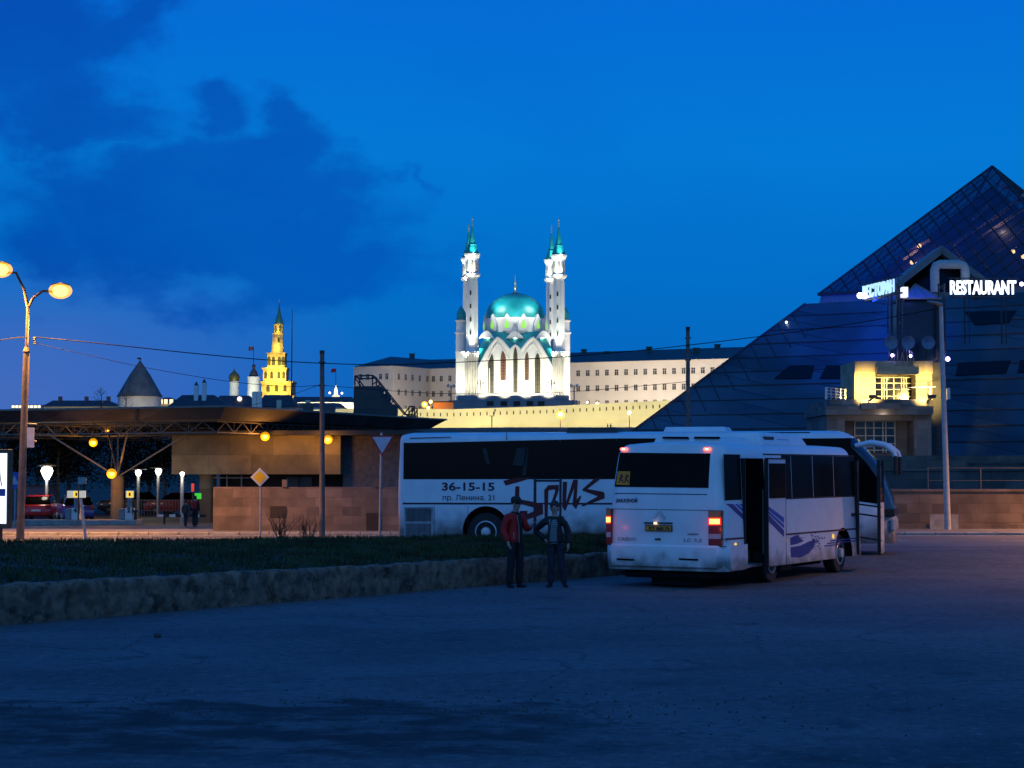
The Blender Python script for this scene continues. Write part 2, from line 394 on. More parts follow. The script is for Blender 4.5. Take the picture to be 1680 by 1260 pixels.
bp = nn(t, 'ShaderNodeBump'); bp.inputs['Strength'].default_value = .5; bp.inputs['Distance'].default_value = .012
t.links.new(mth(t, 'SUBTRACT', mth(t, 'ADD', fine.outputs[0], mth(t, 'MULTIPLY', mud, -1.0)), mth(t, 'MULTIPLY', ck, 1.5)), bp.inputs['Height']); t.links.new(bp.outputs[0], b_.inputs['Normal'])
sheet('parking_lot', [-60,-30]+lin(-20,20,10)+[30,60,120], [-20,0,10,20,30,40]+lin(41,46,8)+[50,52], 0.0, m_asphalt)
m_street = mat('street_asphalt', (.12,.115,.11), .75, var=.15, scale=.5, bump=.2, det2=(2.5, (.07,.07,.07), .5, .5))
sheet('street', [-120,-60]+lin(-30,40,14)+[80,160], [51.8,54,57,60.6], .004, m_street)
m_pave = mat('pavement_slabs', (.17,.16,.15), .85, var=.2, scale=1.5, bump=.2)
sheet('pavement', [-120,-60]+lin(-30,40,14)+[80,160], [60.75,62,64.2], .10, m_pave)
sheet('forecourt', [-120,-60,-40,-30,-20,-12,-8,-6,-4,-2], [64.3,66,68,70,72,74,76,78,90,110,130], .004, m_street)
mk = mat('road_marking_paint', (.6,.6,.58), .7, var=.3, scale=3)
b = MB()
for i in range(-16, 26): b.rng(i*5, i*5+2.2, 56.2, 56.32, .127, .1275)
b.rng(-100, 150, 60.0, 60.14, .127, .1275)
tag(b.build('road_markings', mk), kind='structure')
m_conc = mat('kerb_concrete', (.30,.28,.26), .85, var=.2, scale=3, bump=.3)
k = MB()
for i in range(-70, 110): k.rng(i, i+.985, 60.6, 60.76, .02, .22)
tag(k.build('kerb', m_conc, bevel=.02, seg=1), 'long pale concrete kerb along the far edge of the orange lit street', 'kerb')
k = MB(); k.rng(-60, 3.6, 51.55, 51.75, .02, .24)
tag(k.build('kerb', m_conc, bevel=.02, seg=1), 'low concrete kerb between the grass bank and the street behind it', 'kerb')

# ------------------------------------------------ raised grass bank with its retaining wall
WA, WB = V((-7.57, 27.0)), V((2.1, 39.6)); WD = (WB-WA).normalized(); WN = V((-WD.y, WD.x))
def wy(x): return 27.0+(x+7.57)*WD.y/WD.x
def wtop(tt): return .60-.10*min(1, max(0, tt/15.9))
m_wall = mat('weathered_concrete', (.21,.115,.075), .95, var=.45, scale=5.5, bump=1.0, det2=(4.5, (.025,.018,.013), .50, .85))
b = MB(); st = []
n = 620; t0, t1 = -22.0, 19.6
prof = [(0.02,-.05),(0,.1),(0,.2),(0,.3),(0,.4),(0,.48),(.03,.97),(.10,1.0),(.2,1.0),(.30,.98),(.32,.5),(.32,-.05)]
rows = []
for i in range(n+1):
    tt = t0+(t1-t0)*i/n; h = wtop(tt); row = []
    joint = min(abs((tt-1.35) % 4.3), 4.3-abs((tt-1.35) % 4.3))
    for j, (d, z) in enumerate(prof):
        zz = z*h if (z > .5 or z < 0) else z/.5*h*.93
        p = WA+WD*tt+WN*d
        q = V((p.x*1.7, p.y*1.7, zz*2.5))
        nz_ = noise.fractal(q*1.3, 1.0, 2.0, 5)*.04 + noise.fractal(q*5.5, 1.0, 2.0, 4)*.022 + max(0, noise.noise(q*.9)-.25)*.12
        if joint < .06: nz_ += .05
        if (tt-1.35) % 8.6 < 4.3: nz_ += .02
        off = -nz_ if j <= 6 else 0
        dzz = noise.fractal(V((p.x*2.2, p.y*2.2, 7.3)), 1.0, 2.0, 4)*.03+noise.noise(V((p.x*7, p.y*7, 1)))*.015 if 6 <= j <= 9 else 0
        pp = p - WN*off*1.0
        row.append((pp.x, pp.y, max(-.05, zz+dzz)))
    rows.append(row)
m_ = len(prof)
b.v = [p for r in rows for p in r]
b.f = [(i*m_+j, (i+1)*m_+j, (i+1)*m_+j+1, i*m_+j+1) for i in range(n) for j in range(m_-1)] + [tuple(range(m_)), tuple(range(n*m_, n*m_+m_))]
tag(b.build('retaining_wall', m_wall, smooth=50), 'low crumbling concrete retaining wall holding up the dark grass bank', 'wall')
endp = WA+WD*t1
def backy(x): return 44.6+.35*x if x > -12 else 40.4+(x+12)*.1
def gtop(x, y):
    fr = max(0, min(1, (y-wy(x))/max(.5, backy(x)-wy(x))))
    tt = ((x-WA.x)*WD.x+(y-WA.y)*WD.y)
    return wtop(tt)-.03+.20*math.sin(PI*min(1, fr*1.05)*.55)+noise.noise(V((x*.4, y*.4, 3)))*.05
b = MB(); xs = lin(-20, endp.x, 80); ny = 26
for x in xs:
    y0 = wy(x)+.26/WD.x*1.0; y1 = max(y0+.4, backy(x))
    for j in range(ny+1):
        y = y0+(y1-y0)*j/ny; b.v.append((x, y, gtop(x, y) if j < ny else gz(x, y)-.02))
b.f = [(i*(ny+1)+j, (i+1)*(ny+1)+j, (i+1)*(ny+1)+j+1, i*(ny+1)+j+1) for i in range(len(xs)-1) for j in range(ny)]
tag(b.build('grass_bank', mat('bank_soil', (.022,.026,.014), .95, var=.5, scale=1.5, bump=.5), smooth=60), kind='structure')
g = MB()
for i in range(70000):
    x = random.uniform(-11.5, endp.x-.15); y0 = wy(x)+.42; y1 = backy(x)-.15
    if y1 < y0: continue
    y = y0+(y1-y0)*random.random()
    if noise.noise(V((x*.8, y*.8, 0)))*.6+random.random() < .25: continue
    z = gtop(x, y)-.01
    h = random.uniform(.03, .08)*(1.5+noise.noise(V((x*.5, y*.5, 9))))
    if y < y0+.25: h *= .8
    a = random.uniform(0, 2*PI); w = random.uniform(.008, .018); l = random.uniform(0, .6)*h
    dx, dy = math.cos(a)*w, math.sin(a)*w; lx, ly = math.cos(a+1.3)*l, math.sin(a+1.3)*l
    g.add([(x-dx, y-dy, z), (x+dx, y+dy, z), (x+lx, y+ly, z+h)], [(0,1,2)])
m_grass = mat('grass_blades', (.042,.056,.02), .8, var=.5, scale=1.2, spec=.2)
tag(g.build('grass', m_grass, recalc=False), kind='stuff')
# bare twiggy shrub at the back of the bank, some stones on the asphalt
def twigs(root, name, m, base, n, h, spread, r=.006, seed=1):
    R = random.Random(seed); mb = MB()
    for i in range(n):
        a = R.uniform(0, 2*PI); p = V(base)+V((R.uniform(-.12,.12), R.uniform(-.08,.08), 0)); d = V((math.cos(a)*spread*R.random(), math.sin(a)*spread*R.random()*.5, 1)).normalized()
        pts = [p]; L = h*R.uniform(.55, 1)
        for s in range(5):
            d = (d+V((R.uniform(-.22,.22), R.uniform(-.2,.2), R.uniform(-.05,.1)))).normalized(); p = p+d*L/5; pts.append(p)
            if s > 0:
                for q in range(2):
                    e = (d+V((R.uniform(-.8,.8), R.uniform(-.6,.6), R.uniform(0,.3)))).normalized()
                    mb.tube([p, p+e*L*.12, p+e*L*.22+V((0,0,.04*L))], [r*.55, r*.45, r*.25], 3)
        mb.tube(pts, [r*1.3, r*1.1, r*.9, r*.8, r*.6, r*.4], 4)
    return mb.build(name, m, root)
m_twig = mat('bare_twigs', (.03,.026,.022), .9)
for (px, D, n_, h_, sp_, sd_, lab) in ((462, 43.0, 26, .62, .9, 3, 'bare twiggy shrub on the grass bank below the yellow diamond sign'), (505, 43.3, 20, .5, .9, 5, 'smaller bare shrub on the grass bank left of the tall dark pole')):
    p = at(px, 890, D); p.z = gtop(p.x, min(D, backy(p.x)-.3))-.02
    r = thing('shrub', lab, 'shrub', p, 0, 'bare shrubs on the grass bank'); twigs(r, 'branches', m_twig, (0,0,0), n_, h_, sp_, seed=sd_)
m_stone = mat('stone_lump', (.05,.048,.045), .9, var=.3, scale=8, bump=.5)
def stone(px, py, r, lab):
    D = 6900/(py-770.0); mb = MB(); mb.sphere((0,0,r*.45), r, 9, .6)
    mb.v = [tuple(V(p)*(1+.3*noise.noise(V(p)*9/r*.2+V((px,py,0))))) for p in mb.v]
    o = mb.build('stone', m_stone, smooth=50); p = at(px, py, D); o.location = (p.x, D, 0); tag(o, lab, 'stone', 'loose stones on the asphalt')
stone(258, 1044, .055, 'dark loose stone lying alone on the asphalt near the retaining wall')
R = random.Random(4)
mb = MB()
for i in range(420):
    x = R.gauss(-1.0, 2.6); y = 17.7+R.gauss(0, .65); r = R.uniform(.006, .022)
    if R.random() < .12: x = R.uniform(-6, 7); y = R.uniform(15, 32)
    q = R.uniform(0, 6)
    mb.add([(x+r*math.cos(q), y+r*math.sin(q), 0), (x-r*math.sin(q), y+r*math.cos(q), 0), (x-r*math.cos(q), y-r*math.sin(q), 0), (x+r*math.sin(q), y-r*math.cos(q), 0), (x, y, r*1.1)], [(0,1,4),(1,2,4),(2,3,4),(3,0,4)])
tag(mb.build('gravel', m_stone), kind='stuff')

# ================================================================ VEHICLES
def wheel(root, x, y, z, r, w, side=-1, m=None, rim_r=None, slots=10):
    o = MB().lathe([(r*.55,-w/2),(r*.93,-w/2),(r,-w*.36),(r,w*.36),(r*.93,w/2),(r*.55,w/2)], (x,y+w/2*(-side)*0,z), 28, 'y').build('wheel', m_black, root, smooth=40)
    rr = rim_r or r*.58; s = side
    mb = MB().lathe([(rr,0),(rr*1.02,.02),(rr*.93,.035),(rr*.88,-.02),(rr*.45,.0),(rr*.4,.07),(rr*.15,.085)], (0,0,0), 26, 'y')
    if s < 0: mb.v = [(a, -q, c_) for a, q, c_ in mb.v]
    mb.v = [(a+x, q+y+s*w/2*.97, c_+z) for a, q, c_ in mb.v]
    nf = len(mb.f); sb = mb
    for k in range(slots):
        q = 2*PI*k/slots; cx, cz = x+rr*.68*math.cos(q), z+rr*.68*math.sin(q)
        sb.lathe([(rr*.11,-.006),(rr*.11,.006)], (cx, y+s*(w/2*.97+.0), cz), 8, 'y')
    rim = mb.build('rim', [m or m_silver, m_interior], o, smooth=40)
    for i, q in enumerate(rim.data.polygons): q.material_index = 1 if i >= nf else 0
    return o
def loft(L, Wd, zb, zt, xr, xf, rr, pr0, pr1, tumble, crown=.05, nst=26):
    """closed bus body: x along, y 0..Wd, rounded roof edge, rounded ends"""
    zs = [zb, zb+.04]+[zb+.04+(zt-rr-zb-.04)*i/9 for i in range(1, 10)]
    half = [(tumble(z), z) for z in zs]
    t0 = tumble(zt-rr)
    for i in range(1, 7):
        q = PI/2*i/6; half.append((t0+rr*(1-math.cos(q)), zt-rr+rr*math.sin(q)))
    y1 = half[-1][0]
    for i in range(1, 4): half.append((y1+(Wd/2-y1)*i/4, zt+crown*math.sin(PI/2*i/4)))
    n = len(half); offs = []
    for a in range(0, 7): offs.append((pr0*(1-math.cos(PI/2*a/6)), pr0-pr0*math.sin(PI/2*a/6), 0))
    mids = [(None, 0, i/12) for i in range(1, 12)]
    offs1 = [(pr1*(1-math.cos(PI/2*a/6)), pr1-pr1*math.sin(PI/2*a/6), 1) for a in range(6, -1, -1)]
    b = MB(); sts = offs+mids+offs1
    for (d, ins, tt) in sts:
        row = []
        for y, z in half:
            k = (Wd/2-ins)/(Wd/2); yy = Wd/2-(Wd/2-y)*k
            zz = z - (ins*.35 if z > zt-rr else 0)*max(0, (z-(zt-rr))/rr)
            a0, a1 = xr(z)+pr0, xf(z)-pr1
            x = xr(z)+d if tt == 0 else (xf(z)-d if tt == 1 else a0+(a1-a0)*tt)
            row.append((x, yy, zz))
        row += [(x, Wd-y, z) for x, y, z in row[::-1]]
        b.v += row
    m = 2*n; ns = len(sts)
    for i in range(ns-1):
        for j in range(m): b.f.append((i*m+j, i*m+(j+1) % m, (i+1)*m+(j+1) % m, (i+1)*m+j))
    for base in (0, (ns-1)*m):
        for j in range(n-1): b.f.append((base+j, base+j+1, base+m-2-j, base+m-1-j))
    return b
def cut(o, cutter):
    md = o.modifiers.new('cut', 'BOOLEAN'); md.operation = 'DIFFERENCE'; md.object = cutter; md.solver = 'EXACT'; md.material_mode = 'TRANSFER'
    dg = bpy.context.evaluated_depsgraph_get(); dg.update()
    me = bpy.data.meshes.new_from_object(o.evaluated_get(dg), depsgraph=dg)
    o.modifiers.clear(); o.data = me; bpy.data.objects.remove(cutter)
    for p in me.polygons: p.use_smooth = True
    me.set_sharp_from_angle(angle=math.radians(38))

# ------------------------------------------------ small white bus, seen from behind
bx = V((4.09, 35.05)); BYAW = math.radians(60.5)
bus = thing('small_bus', 'small white tour bus with open doors and lit tail lights, in front of the coach', 'bus', (bx.x, bx.y, 0), BYAW)
BL, BW = 8.25, 2.56
def bxr(z): return -.05+.05*sstep(z, .6, .75)*.9+.32*sstep(z, 1.15, 2.95)*(max(0, z-1.0)/1.9)
def bxf(z): return BL-.55*sstep(z, 1.1, 2.9)
def btum(z): return .10*max(0, z-.34)/2.5
body = loft(BL, BW, .34, 2.80, bxr, bxf, .24, .22, .45, btum).build('body', m_white, bus, smooth=38)
def side(px, py, y=0): return hit(px, py, bus, (0, y, 0), (0, 1, 0))
def rear(px, py, x=0): return hit(px, py, bus, (x, 0, 0), (1, 0, 0))
d0, d1 = side(1222, 800).x, side(1259, 800).x
cut(body, MB().rng(d0, d1, -.3, 1.0, .2, 2.52).build('cutter', m_interior, bus))
e0 = side(1407.5, 800).x; e1 = BL-.55
cut(body, MB().rng(e0, e1, -.3, .9, .2, 2.5).build('cutter', m_interior, bus))
wf, wr = side(1385, 915).x, side(1274, 932).x
for w_ in (wf, wr):
    for yy in (0, BW):
        cut(body, MB().lathe([(.56,-.42),(.56,.42)], (w_, yy, .44), 28, 'y').build('cutter', m_interior, bus))
    for yy, s_ in ((.24, -1), (BW-.24, 1)): wheel(bus, w_, yy, .44, .44, .26, s_)
def side_poly(name, pts, m, y=-.006, th=.012, parent=None):
    q = [side(px, py, 0) for px, py in pts]; mb = MB()
    mb.prism([(p.x, y+btum(p.z), p.z) for p in q], (0, th, 0)); return mb.build(name, m, parent or bus)
# side windows
wx = [1194.5, 1221.5]
def wtopy(px): return 745+(px-1194)*.021
def wboty(px): return 821-(px-1194)*.0395
for a, c_ in ((1194.5, 1221), (1288, 1303), (1304, 1338), (1339, 1372), (1373, 1406.5)):
    side_poly('window', [(a, wtopy(a)), (c_, wtopy(c_)), (c_, wboty(c_)), (a, wboty(a))], m_busglass)
mf = MB()
z1 = side(1300, wtopy(1300)).z; z0 = side(1300, wboty(1300)).z
mf.obox((d1+.02, btum(z0)-.002, z0-.03), (e0-d1-.02,0,0), (0,.02,0), (0,0,.03)); mf.obox((d1, btum(z1)-.002, z1), (e0-d1,0,0), (0,.02,0), (0,0,.03))
mf.build('window_rubber', m_black, bus)
# curtains seen in the far side of the glass
cm = mat('curtain_cloth', (.05,.05,.045), .9)
# rear window, sticker, lights, plate
def rear_poly(name, pts, m, off=-.008, th=.014, parent=None):
    q = []
    for px, py in pts:
        x = 0
        for _ in range(4): p = rear(px, py, x); x = bxr(p.z)
        q.append((x+off, p.y, p.z))
    mb = MB(); mb.prism(q, (th, 0, 0)); return mb.build(name, m, parent or bus)
rear_poly('rear_window', [(1017, 742.5), (1165.5, 744), (1162.5, 800.5), (1008.5, 798.5)], m_glass)
m_sticker = mat('orange_sticker', (.85,.24,.01), .6, var=.1)
sk = rear_poly('school_sticker', [(1014, 773), (1034.5, 773.5), (1033, 796), (1011.5, 795)], m_sticker, -.018, .008)
# two running figures on the sticker
for ox in (0, 9):
    f_ = MB()
    for a, c_, w in (((1018.5,780),(1021,780),1.6), ((1019.6,782),(1019.2,787),1.2), ((1019.4,783),(1016,785),.7), ((1019.6,783),(1023,781.5),.7), ((1019.2,787),(1016.5,791.5),.8), ((1019.2,787),(1022.8,788.5),.8), ((1022.8,788.5),(1022.8,792),.8)):
        q = []
        for px, py in (a, c_):
            p = rear(px+ox, py, .1); q.append(V((bxr(p.z)-.019, p.y, p.z)))
        f_.tube(q, w/84, 6)
    f_.build('pictogram', m_black_txt, sk)
m_tail = mat('red_lens', (.22,.006,.006), .25, var=.1, coat=.5)
m_amber = mat('amber_lens', (.45,.12,.01), .25, var=.1, coat=.5)
m_clear = mat('clear_lens', (.4,.4,.42), .25, var=.1, coat=.5)
e_tail = emit('tail_light_glow', (1,.30,.04), 9.0); e_tail_rim = emit('tail_light_rim', (1,.02,.01), 1.6)
e_mark = emit('marker_glow', (1,.16,.10), 2.4); e_mark_c = emit('marker_core', (1,.75,.65), 2.2)
for X0, X1, yoff in ((1163.3, 1184.3, 0), (995.5, 1003.5, -3)):
    tl = rear_poly('tail_light', [(X0, 837+yoff), (X1, 837.5+yoff), (X1, 896.5+yoff), (X0, 896+yoff)], m_tail, -.03, .10)
    w = X1-X0
    rear_poly('indicator_lens', [(X0+.5, 838.5+yoff), (X1-.5, 838.5+yoff), (X1-.5, 850+yoff), (X0+.5, 850+yoff)], m_amber, -.036, .012, tl)
    rear_poly('lamp_rim', [(X0+.3, 849.5+yoff), (X1-.3, 849.5+yoff), (X1-.3, 861.5+yoff), (X0+.3, 861.5+yoff)], e_tail_rim, -.04, .012, tl)
    rear_poly('lamp_glow', [(X0+w*.12, 851.5+yoff), (X1-w*.12, 851.5+yoff), (X1-w*.12, 859.5+yoff), (X0+w*.12, 859.5+yoff)], e_tail, -.046, .012, tl)
    rear_poly('reverse_lens', [(X0+.5, 876+yoff), (X1-.5, 876+yoff), (X1-.5, 884+yoff), (X0+.5, 884+yoff)], m_clear, -.036, .012, tl)
for cx in (1024, 1160.5):
    mk_ = rear_poly('marker_light', [(cx-6.2, 736.8), (cx-4, 734.2), (cx+4, 734.2), (cx+6.2, 736.8), (cx+4, 739.6), (cx-4, 739.6)], e_mark, -.03, .05)
    rear_poly('marker_core', [(cx-2.6, 735.6), (cx+2.6, 735.6), (cx+2.6, 738.2), (cx-2.6, 738.2)], e_mark_c, -.036, .01, mk_)
pl = rear_poly('number_plate', [(1059.5, 861), (1103.5, 861.8), (1103.5, 872), (1059.5, 871.2)], m_paint_dark, -.03, .02)
rear_poly('plate_face', [(1061, 862.4), (1102, 863.1), (1102, 870.8), (1061, 870)], mat('yellow_plate', (.8,.26,.01), .5, var=.1), -.034, .008, pl)
p = rear(1064, 869.3, -.05); text_on('plate_text', 'ВТ 060 73', .085, m_black_txt, pl, (-.037+bxr(p.z), p.y, p.z), (0,-1,0), (0,0,1), fit=.44, bold=.003)
rear_poly('plate_housing', [(1057.5, 856.5), (1103.5, 857), (1103.5, 859.5), (1057.5, 859)], m_paint_dark, -.035, .03)
rear_poly('plate_lamp', [(1074, 856.5), (1079, 856.5), (1079, 860), (1074, 860)], emit('plate_lamp_glow', (1,.55,.3), 2.2), -.045, .03)
for txt, px, py, px2, sz, mm in (('ЗАКАЗНОЙ', 1009.2, 824.2, 1044.6, .10, m_black_txt), ('CREDO', 1013.5, 886.2, 1044, .085, m_steel), ('LC 9,5', 1121.5, 888.5, 1151, .09, m_steel)):
    p = rear(px, py, bxr(1.2)); q = rear(px2, py, bxr(1.2)); text_on('lettering', txt, sz, mm, bus, (bxr(p.z)-.004, p.y, p.z), (0,-1,0), (0,0,1), fit=p.y-q.y, bold=.0015)
rear_poly('badge', [(1081, 835.5), (1083, 835.5), (1092, 849), (1088.5, 853), (1081, 840.5), (1075, 853), (1072, 850)], m_silver, -.012, .01)
rear_poly('boot_latch', [(1075, 883), (1084, 883), (1084, 886), (1075, 886)], m_paint_dark, -.02, .02)
rear_poly('small_badge', [(1128, 875), (1146, 875), (1146, 878), (1128, 878)], m_steel, -.006, .01)
rear_poly('panel_gap', [(998, 834.2), (1163.5, 837.0), (1163.5, 837.9), (998, 835.1)], m_paint_dark, -.003, .01)
rear_poly('vent_strip', [(1009, 808.5), (1160, 810.5), (1160, 812.2), (1009, 810.2)], mat('grey_vent', (.10,.11,.13), .6), -.003, .01)
rear_poly('bumper_gap', [(996, 892.5), (1192, 896.2), (1192, 897.6), (996, 893.9)], m_black, -.01, .02)
bm_ = MB()   # bumper wraps the corner
zc = [(.36,-.02),(.42,-.10),(.62,-.11),(.80,-.10),(.84,-.06)]
rows = []
for (z, xo) in zc:
    r_ = []
    for k in range(-1, 14):
        if k < 0: r_.append((1.0, -.035, z))
        else:
            q = k/13; yy = -.035+(BW+.07)*q
            c_ = max(0, .25-min(yy+.035, BW+.035-yy))/.25; r_.append((xo+.24*(1-math.sqrt(max(0, 1-c_*c_))), yy, z))
    r_.append((1.0, BW+.035, z)); rows.append(r_)
nn_ = len(rows[0]); bm_.v = [p for r in rows for p in r]
bm_.f = [(i*nn_+j, i*nn_+j+1, (i+1)*nn_+j+1, (i+1)*nn_+j) for i in range(len(rows)-1) for j in range(nn_-1)]
bm_.build('bumper', m_white, bus, smooth=40)
for a, c_ in ((1014, 1042.5), (1116, 1147.5)):
    rear_poly('bumper_slot', [(a, 915.5), (c_, 916.8), (c_, 919.8), (a, 918.5)], m_interior, -.115+.05, .02)
MB().rng(.1, 2.5, .35, BW-.35, .18, .36).rng(.25, 1.1, .7, 1.7, .02, .2).rng(1.4, BL-1.6, .5, BW-.5, .2, .4).rng(2.9, 3.6, .02, .5, .2, .36).build('underbody', m_interior, bus, bevel=.03, seg=1)
# maroon stripes, decals, side lamps
side_poly('stripe', [(1193, 883.0), (1222, 881.2), (1222, 884.2), (1193, 886.3)], m_maroon)
side_poly('stripe', [(1288, 875.6), (1407, 866.0), (1407, 868.6), (1288, 878.6)], m_maroon)
def c3(x, y): return (1180+x/4.2, 680+y/4.2)
for pts, mm in (([(65,615),(112,617),(180,690),(180,725)], m_navy), ([(122,617),(142,617),(180,652),(180,672)], m_blue_decal), ([(152,617),(172,617),(180,622),(180,640)], m_blue_decal),
                ([(495,850),(530,835),(560,850),(588,872),(545,890),(495,902)], m_navy), ([(495,915),(560,905),(630,872),(662,878),(655,915),(620,955),(565,985),(495,985)], m_navy)):
    side_poly('decal', [c3(*q) for q in pts], mm, -.004, .006)
sp_ = MB(); R = random.Random(2)
for i in range(90):
    x = 640+abs(R.gauss(0, 32)); y = 880+R.gauss(0, 26)-(x-640)*.3; s_ = R.uniform(2, 6)
    q = [side(*c3(x+a*s_, y+c_*s_)) for a, c_ in ((0,-1),(1,0),(0,1),(-1,0))]; sp_.prism([(p.x, -.004+btum(p.z), p.z) for p in q], (0,.006,0))
for i in range(40):
    x = 545+R.gauss(0, 25); y = 850+R.gauss(0, 12); s_ = R.uniform(2, 5)
    q = [side(*c3(x+a*s_, y+c_*s_)) for a, c_ in ((0,-1),(1,0),(0,1),(-1,0))]; sp_.prism([(p.x, -.004+btum(p.z), p.z) for p in q], (0,.006,0))
sp_.build('decal_flecks', m_navy, bus)
for k, (a, c_) in enumerate((((770,866),(955,848)), ((748,884),(955,866)), ((728,902),(840,890)))):
    side_poly('pinstripe', [c3(*a), c3(*c_), c3(c_[0], c_[1]+8), c3(a[0], a[1]+9)], m_navy, -.004, .006)
m_side_lamp = emit('amber_side_lamp', (1,.62,.02), 1.0)  # amber side lamps, given a glow of their own
for q in ((118,903),(790,840)):
    p = side(*c3(*q)); MB().lathe([(.052,-.012),(.052,.02)], (p.x, btum(p.z), p.z), 14, 'y').build('side_reflector', m_side_lamp, bus)
side_poly('filler_cap', [c3(920,680), c3(945,678), c3(945,702), c3(920,704)], m_maroon)
# rear door: leaf slid forward and standing proud of the side
lx0, lx1 = side(1257.5, 850, -.13).x, side(1286.5, 850, -.13).x
leaf = MB().rng(lx0, lx1, -.17, -.11, .36, 2.50).build('door', m_white, bus, bevel=.015, seg=1)
MB().rng(lx0+.05, lx1-.05, -.185, -.165, 1.72, 2.42).build('door_glass', m_busglass, leaf)
MB().rng(lx0-.035, lx0, -.18, -.10, .36, 2.50).rng(lx1, lx1+.03, -.165, -.10, .36, 2.50).rng(lx0, lx1, -.165, -.10, 2.50, 2.53).build('door_seal', m_black, leaf)
def leaf_poly(pts, mm):
    q = [hit(*c3(*p), bus, (0,-.17,0), (0,1,0)) for p in pts]
    MB().prism([(min(max(p.x, lx0+.003), lx1-.003), -.176, p.z) for p in q], (0,.008,0)).build('decal', mm, leaf)
for pts, mm in (([(338,632),(445,712),(445,748),(338,657)], m_blue_decal), ([(338,664),(445,760),(445,784),(338,682)], m_blue_decal), ([(338,690),(445,798),(445,842),(338,736)], m_navy)): leaf_poly(pts, mm)
p = hit(*c3(462,867), bus, (0,-.0,0), (0,1,0)); MB().lathe([(.05,-.012),(.05,.03)], (p.x, btum(p.z), p.z), 14, 'y').build('side_reflector', m_side_lamp, bus)
for a in (d0, d1-.03): MB().rng(a, a+.03, -.01, .05, .36, 2.5).build('door_frame', m_black, bus)
stp = MB()
for i in range(3): stp.rng(d0+.03, d1-.03, .1+.28*i, .1+.28*i+.3, .36+.0, .42+.25*i)
stp.build('door_steps', m_steel, bus)
MB().tube([(d0+.2,.2,.6),(d0+.2,.2,1.5),(d0+.2,.5,1.9)], .018, 8).tube([(d1-.12,.05,.6),(d1-.12,.05,1.9)], .018, 8).build('handrail', m_steel, bus)
# front door leaf swung out, its arms
mi = wm(bus).inverted()
A_, B_ = mi@V((8.24, 41.02, 0)), mi@V((8.50, 41.85, 0)); dA = (B_-A_); nA = V((-dA.y, dA.x, 0)).normalized()*.05
fl = MB().obox(A_+V((0,0,.40)), dA, nA, (0,0,1.15)).build('door', m_white, bus, bevel=.012, seg=1)
MB().obox(A_-dA*.05-nA*.2+V((0,0,.38)), dA*.09, nA*1.4, (0,0,2.13)).build('door_seal', m_black, fl)
MB().obox(A_+dA*.04+nA*.3+V((0,0,1.552)), dA*.92, nA*.4, (0,0,.94)).build('door_glass', glass('clear_door_glass', (.02,.03,.04), .6, .05, .4), fl)
MB().obox(A_+dA*.96+V((0,0,1.552)), dA*.05, nA, (0,0,.95)).build('door_seal', m_black, fl)
ar = MB()
for z in (.75, 1.5, 1.28):
    ar.tube([(e0+.35, .1, z), A_+dA*.2+V((0,0,z-.05))], .02, 6)
ar.build('door_arm', m_black, bus)
for a in (e0-.02, e1-.08): MB().rng(a, a+.07, -.012, .05, .36, 2.5).build('door_frame', m_black, bus)
# windscreen and mirrors
ws = MB()
for i in range(9):
    for j in range(9):
        z = 1.35+(2.62-1.35)*j/8; y = .12+(BW-.24)*i/8; r_ = .45
        d_ = max(0, r_-min(y, BW-y)); ws.v.append((bxf(z)+.012-(r_-math.sqrt(r_*r_-d_*d_)), y, z))
ws.f = [(i*9+j, i*9+j+1, (i+1)*9+j+1, (i+1)*9+j) for i in range(8) for j in range(8)]
ws.build('windscreen', m_glass, bus, smooth=40)
# roof: low hatch with dark side slots, then the white air conditioning pod
hb = MB(); zr = 2.86
def taper(x0, x1, y0, y1, z0, z1, i): return MB().add([(x0,y0,z0),(x1,y0,z0),(x1,y1,z0),(x0,y1,z0),(x0+i,y0+i,z1),(x1-i*1.4,y0+i,z1),(x1-i*1.4,y1-i,z1),(x0+i,y1-i,z1)], [(0,3,2,1),(4,5,6,7),(0,1,5,4),(1,2,6,5),(2,3,7,6),(3,0,4,7)])
hatch = taper(1.0, 2.6, .55, 2.0, 2.80, 2.955, .05).build('roof_hatch', m_white, bus, bevel=.02)
for a, c_ in ((1086.5, 1130), (1138, 1181.5)):
    q = [hit(px, py, bus, (1.0, 0, 0), (1,0,0)) for px, py in ((a+2, 716.2), (c_-2, 716.5), (c_, 720.2), (a, 719.4))]
    MB().prism([(.985, p.y, p.z) for p in q], (.05,0,0)).build('hatch_vent', m_interior, hatch)
taper(2.7, 5.4, .32, 2.24, 2.79, 3.07, .14).build('air_conditioner', m_white, bus, bevel=.05)
MB().rng(2.95, 3.5, .38, .42, 2.90, 2.98).build('pod_grille', m_paint_dark, bus)
MB().rng(3.7, 4.4, .385, .42, 2.88, 2.93).build('pod_grille', m_paint_dark, bus)
lamp('tail_spill', 'POINT', wm(bus)@V((-.35, .2, 1.15)), .6, (1,.12,.04), bus, size=.05)
lamp('tail_spill', 'POINT', wm(bus)@V((-.35, 2.35, 1.15)), .6, (1,.12,.04), bus, size=.05)

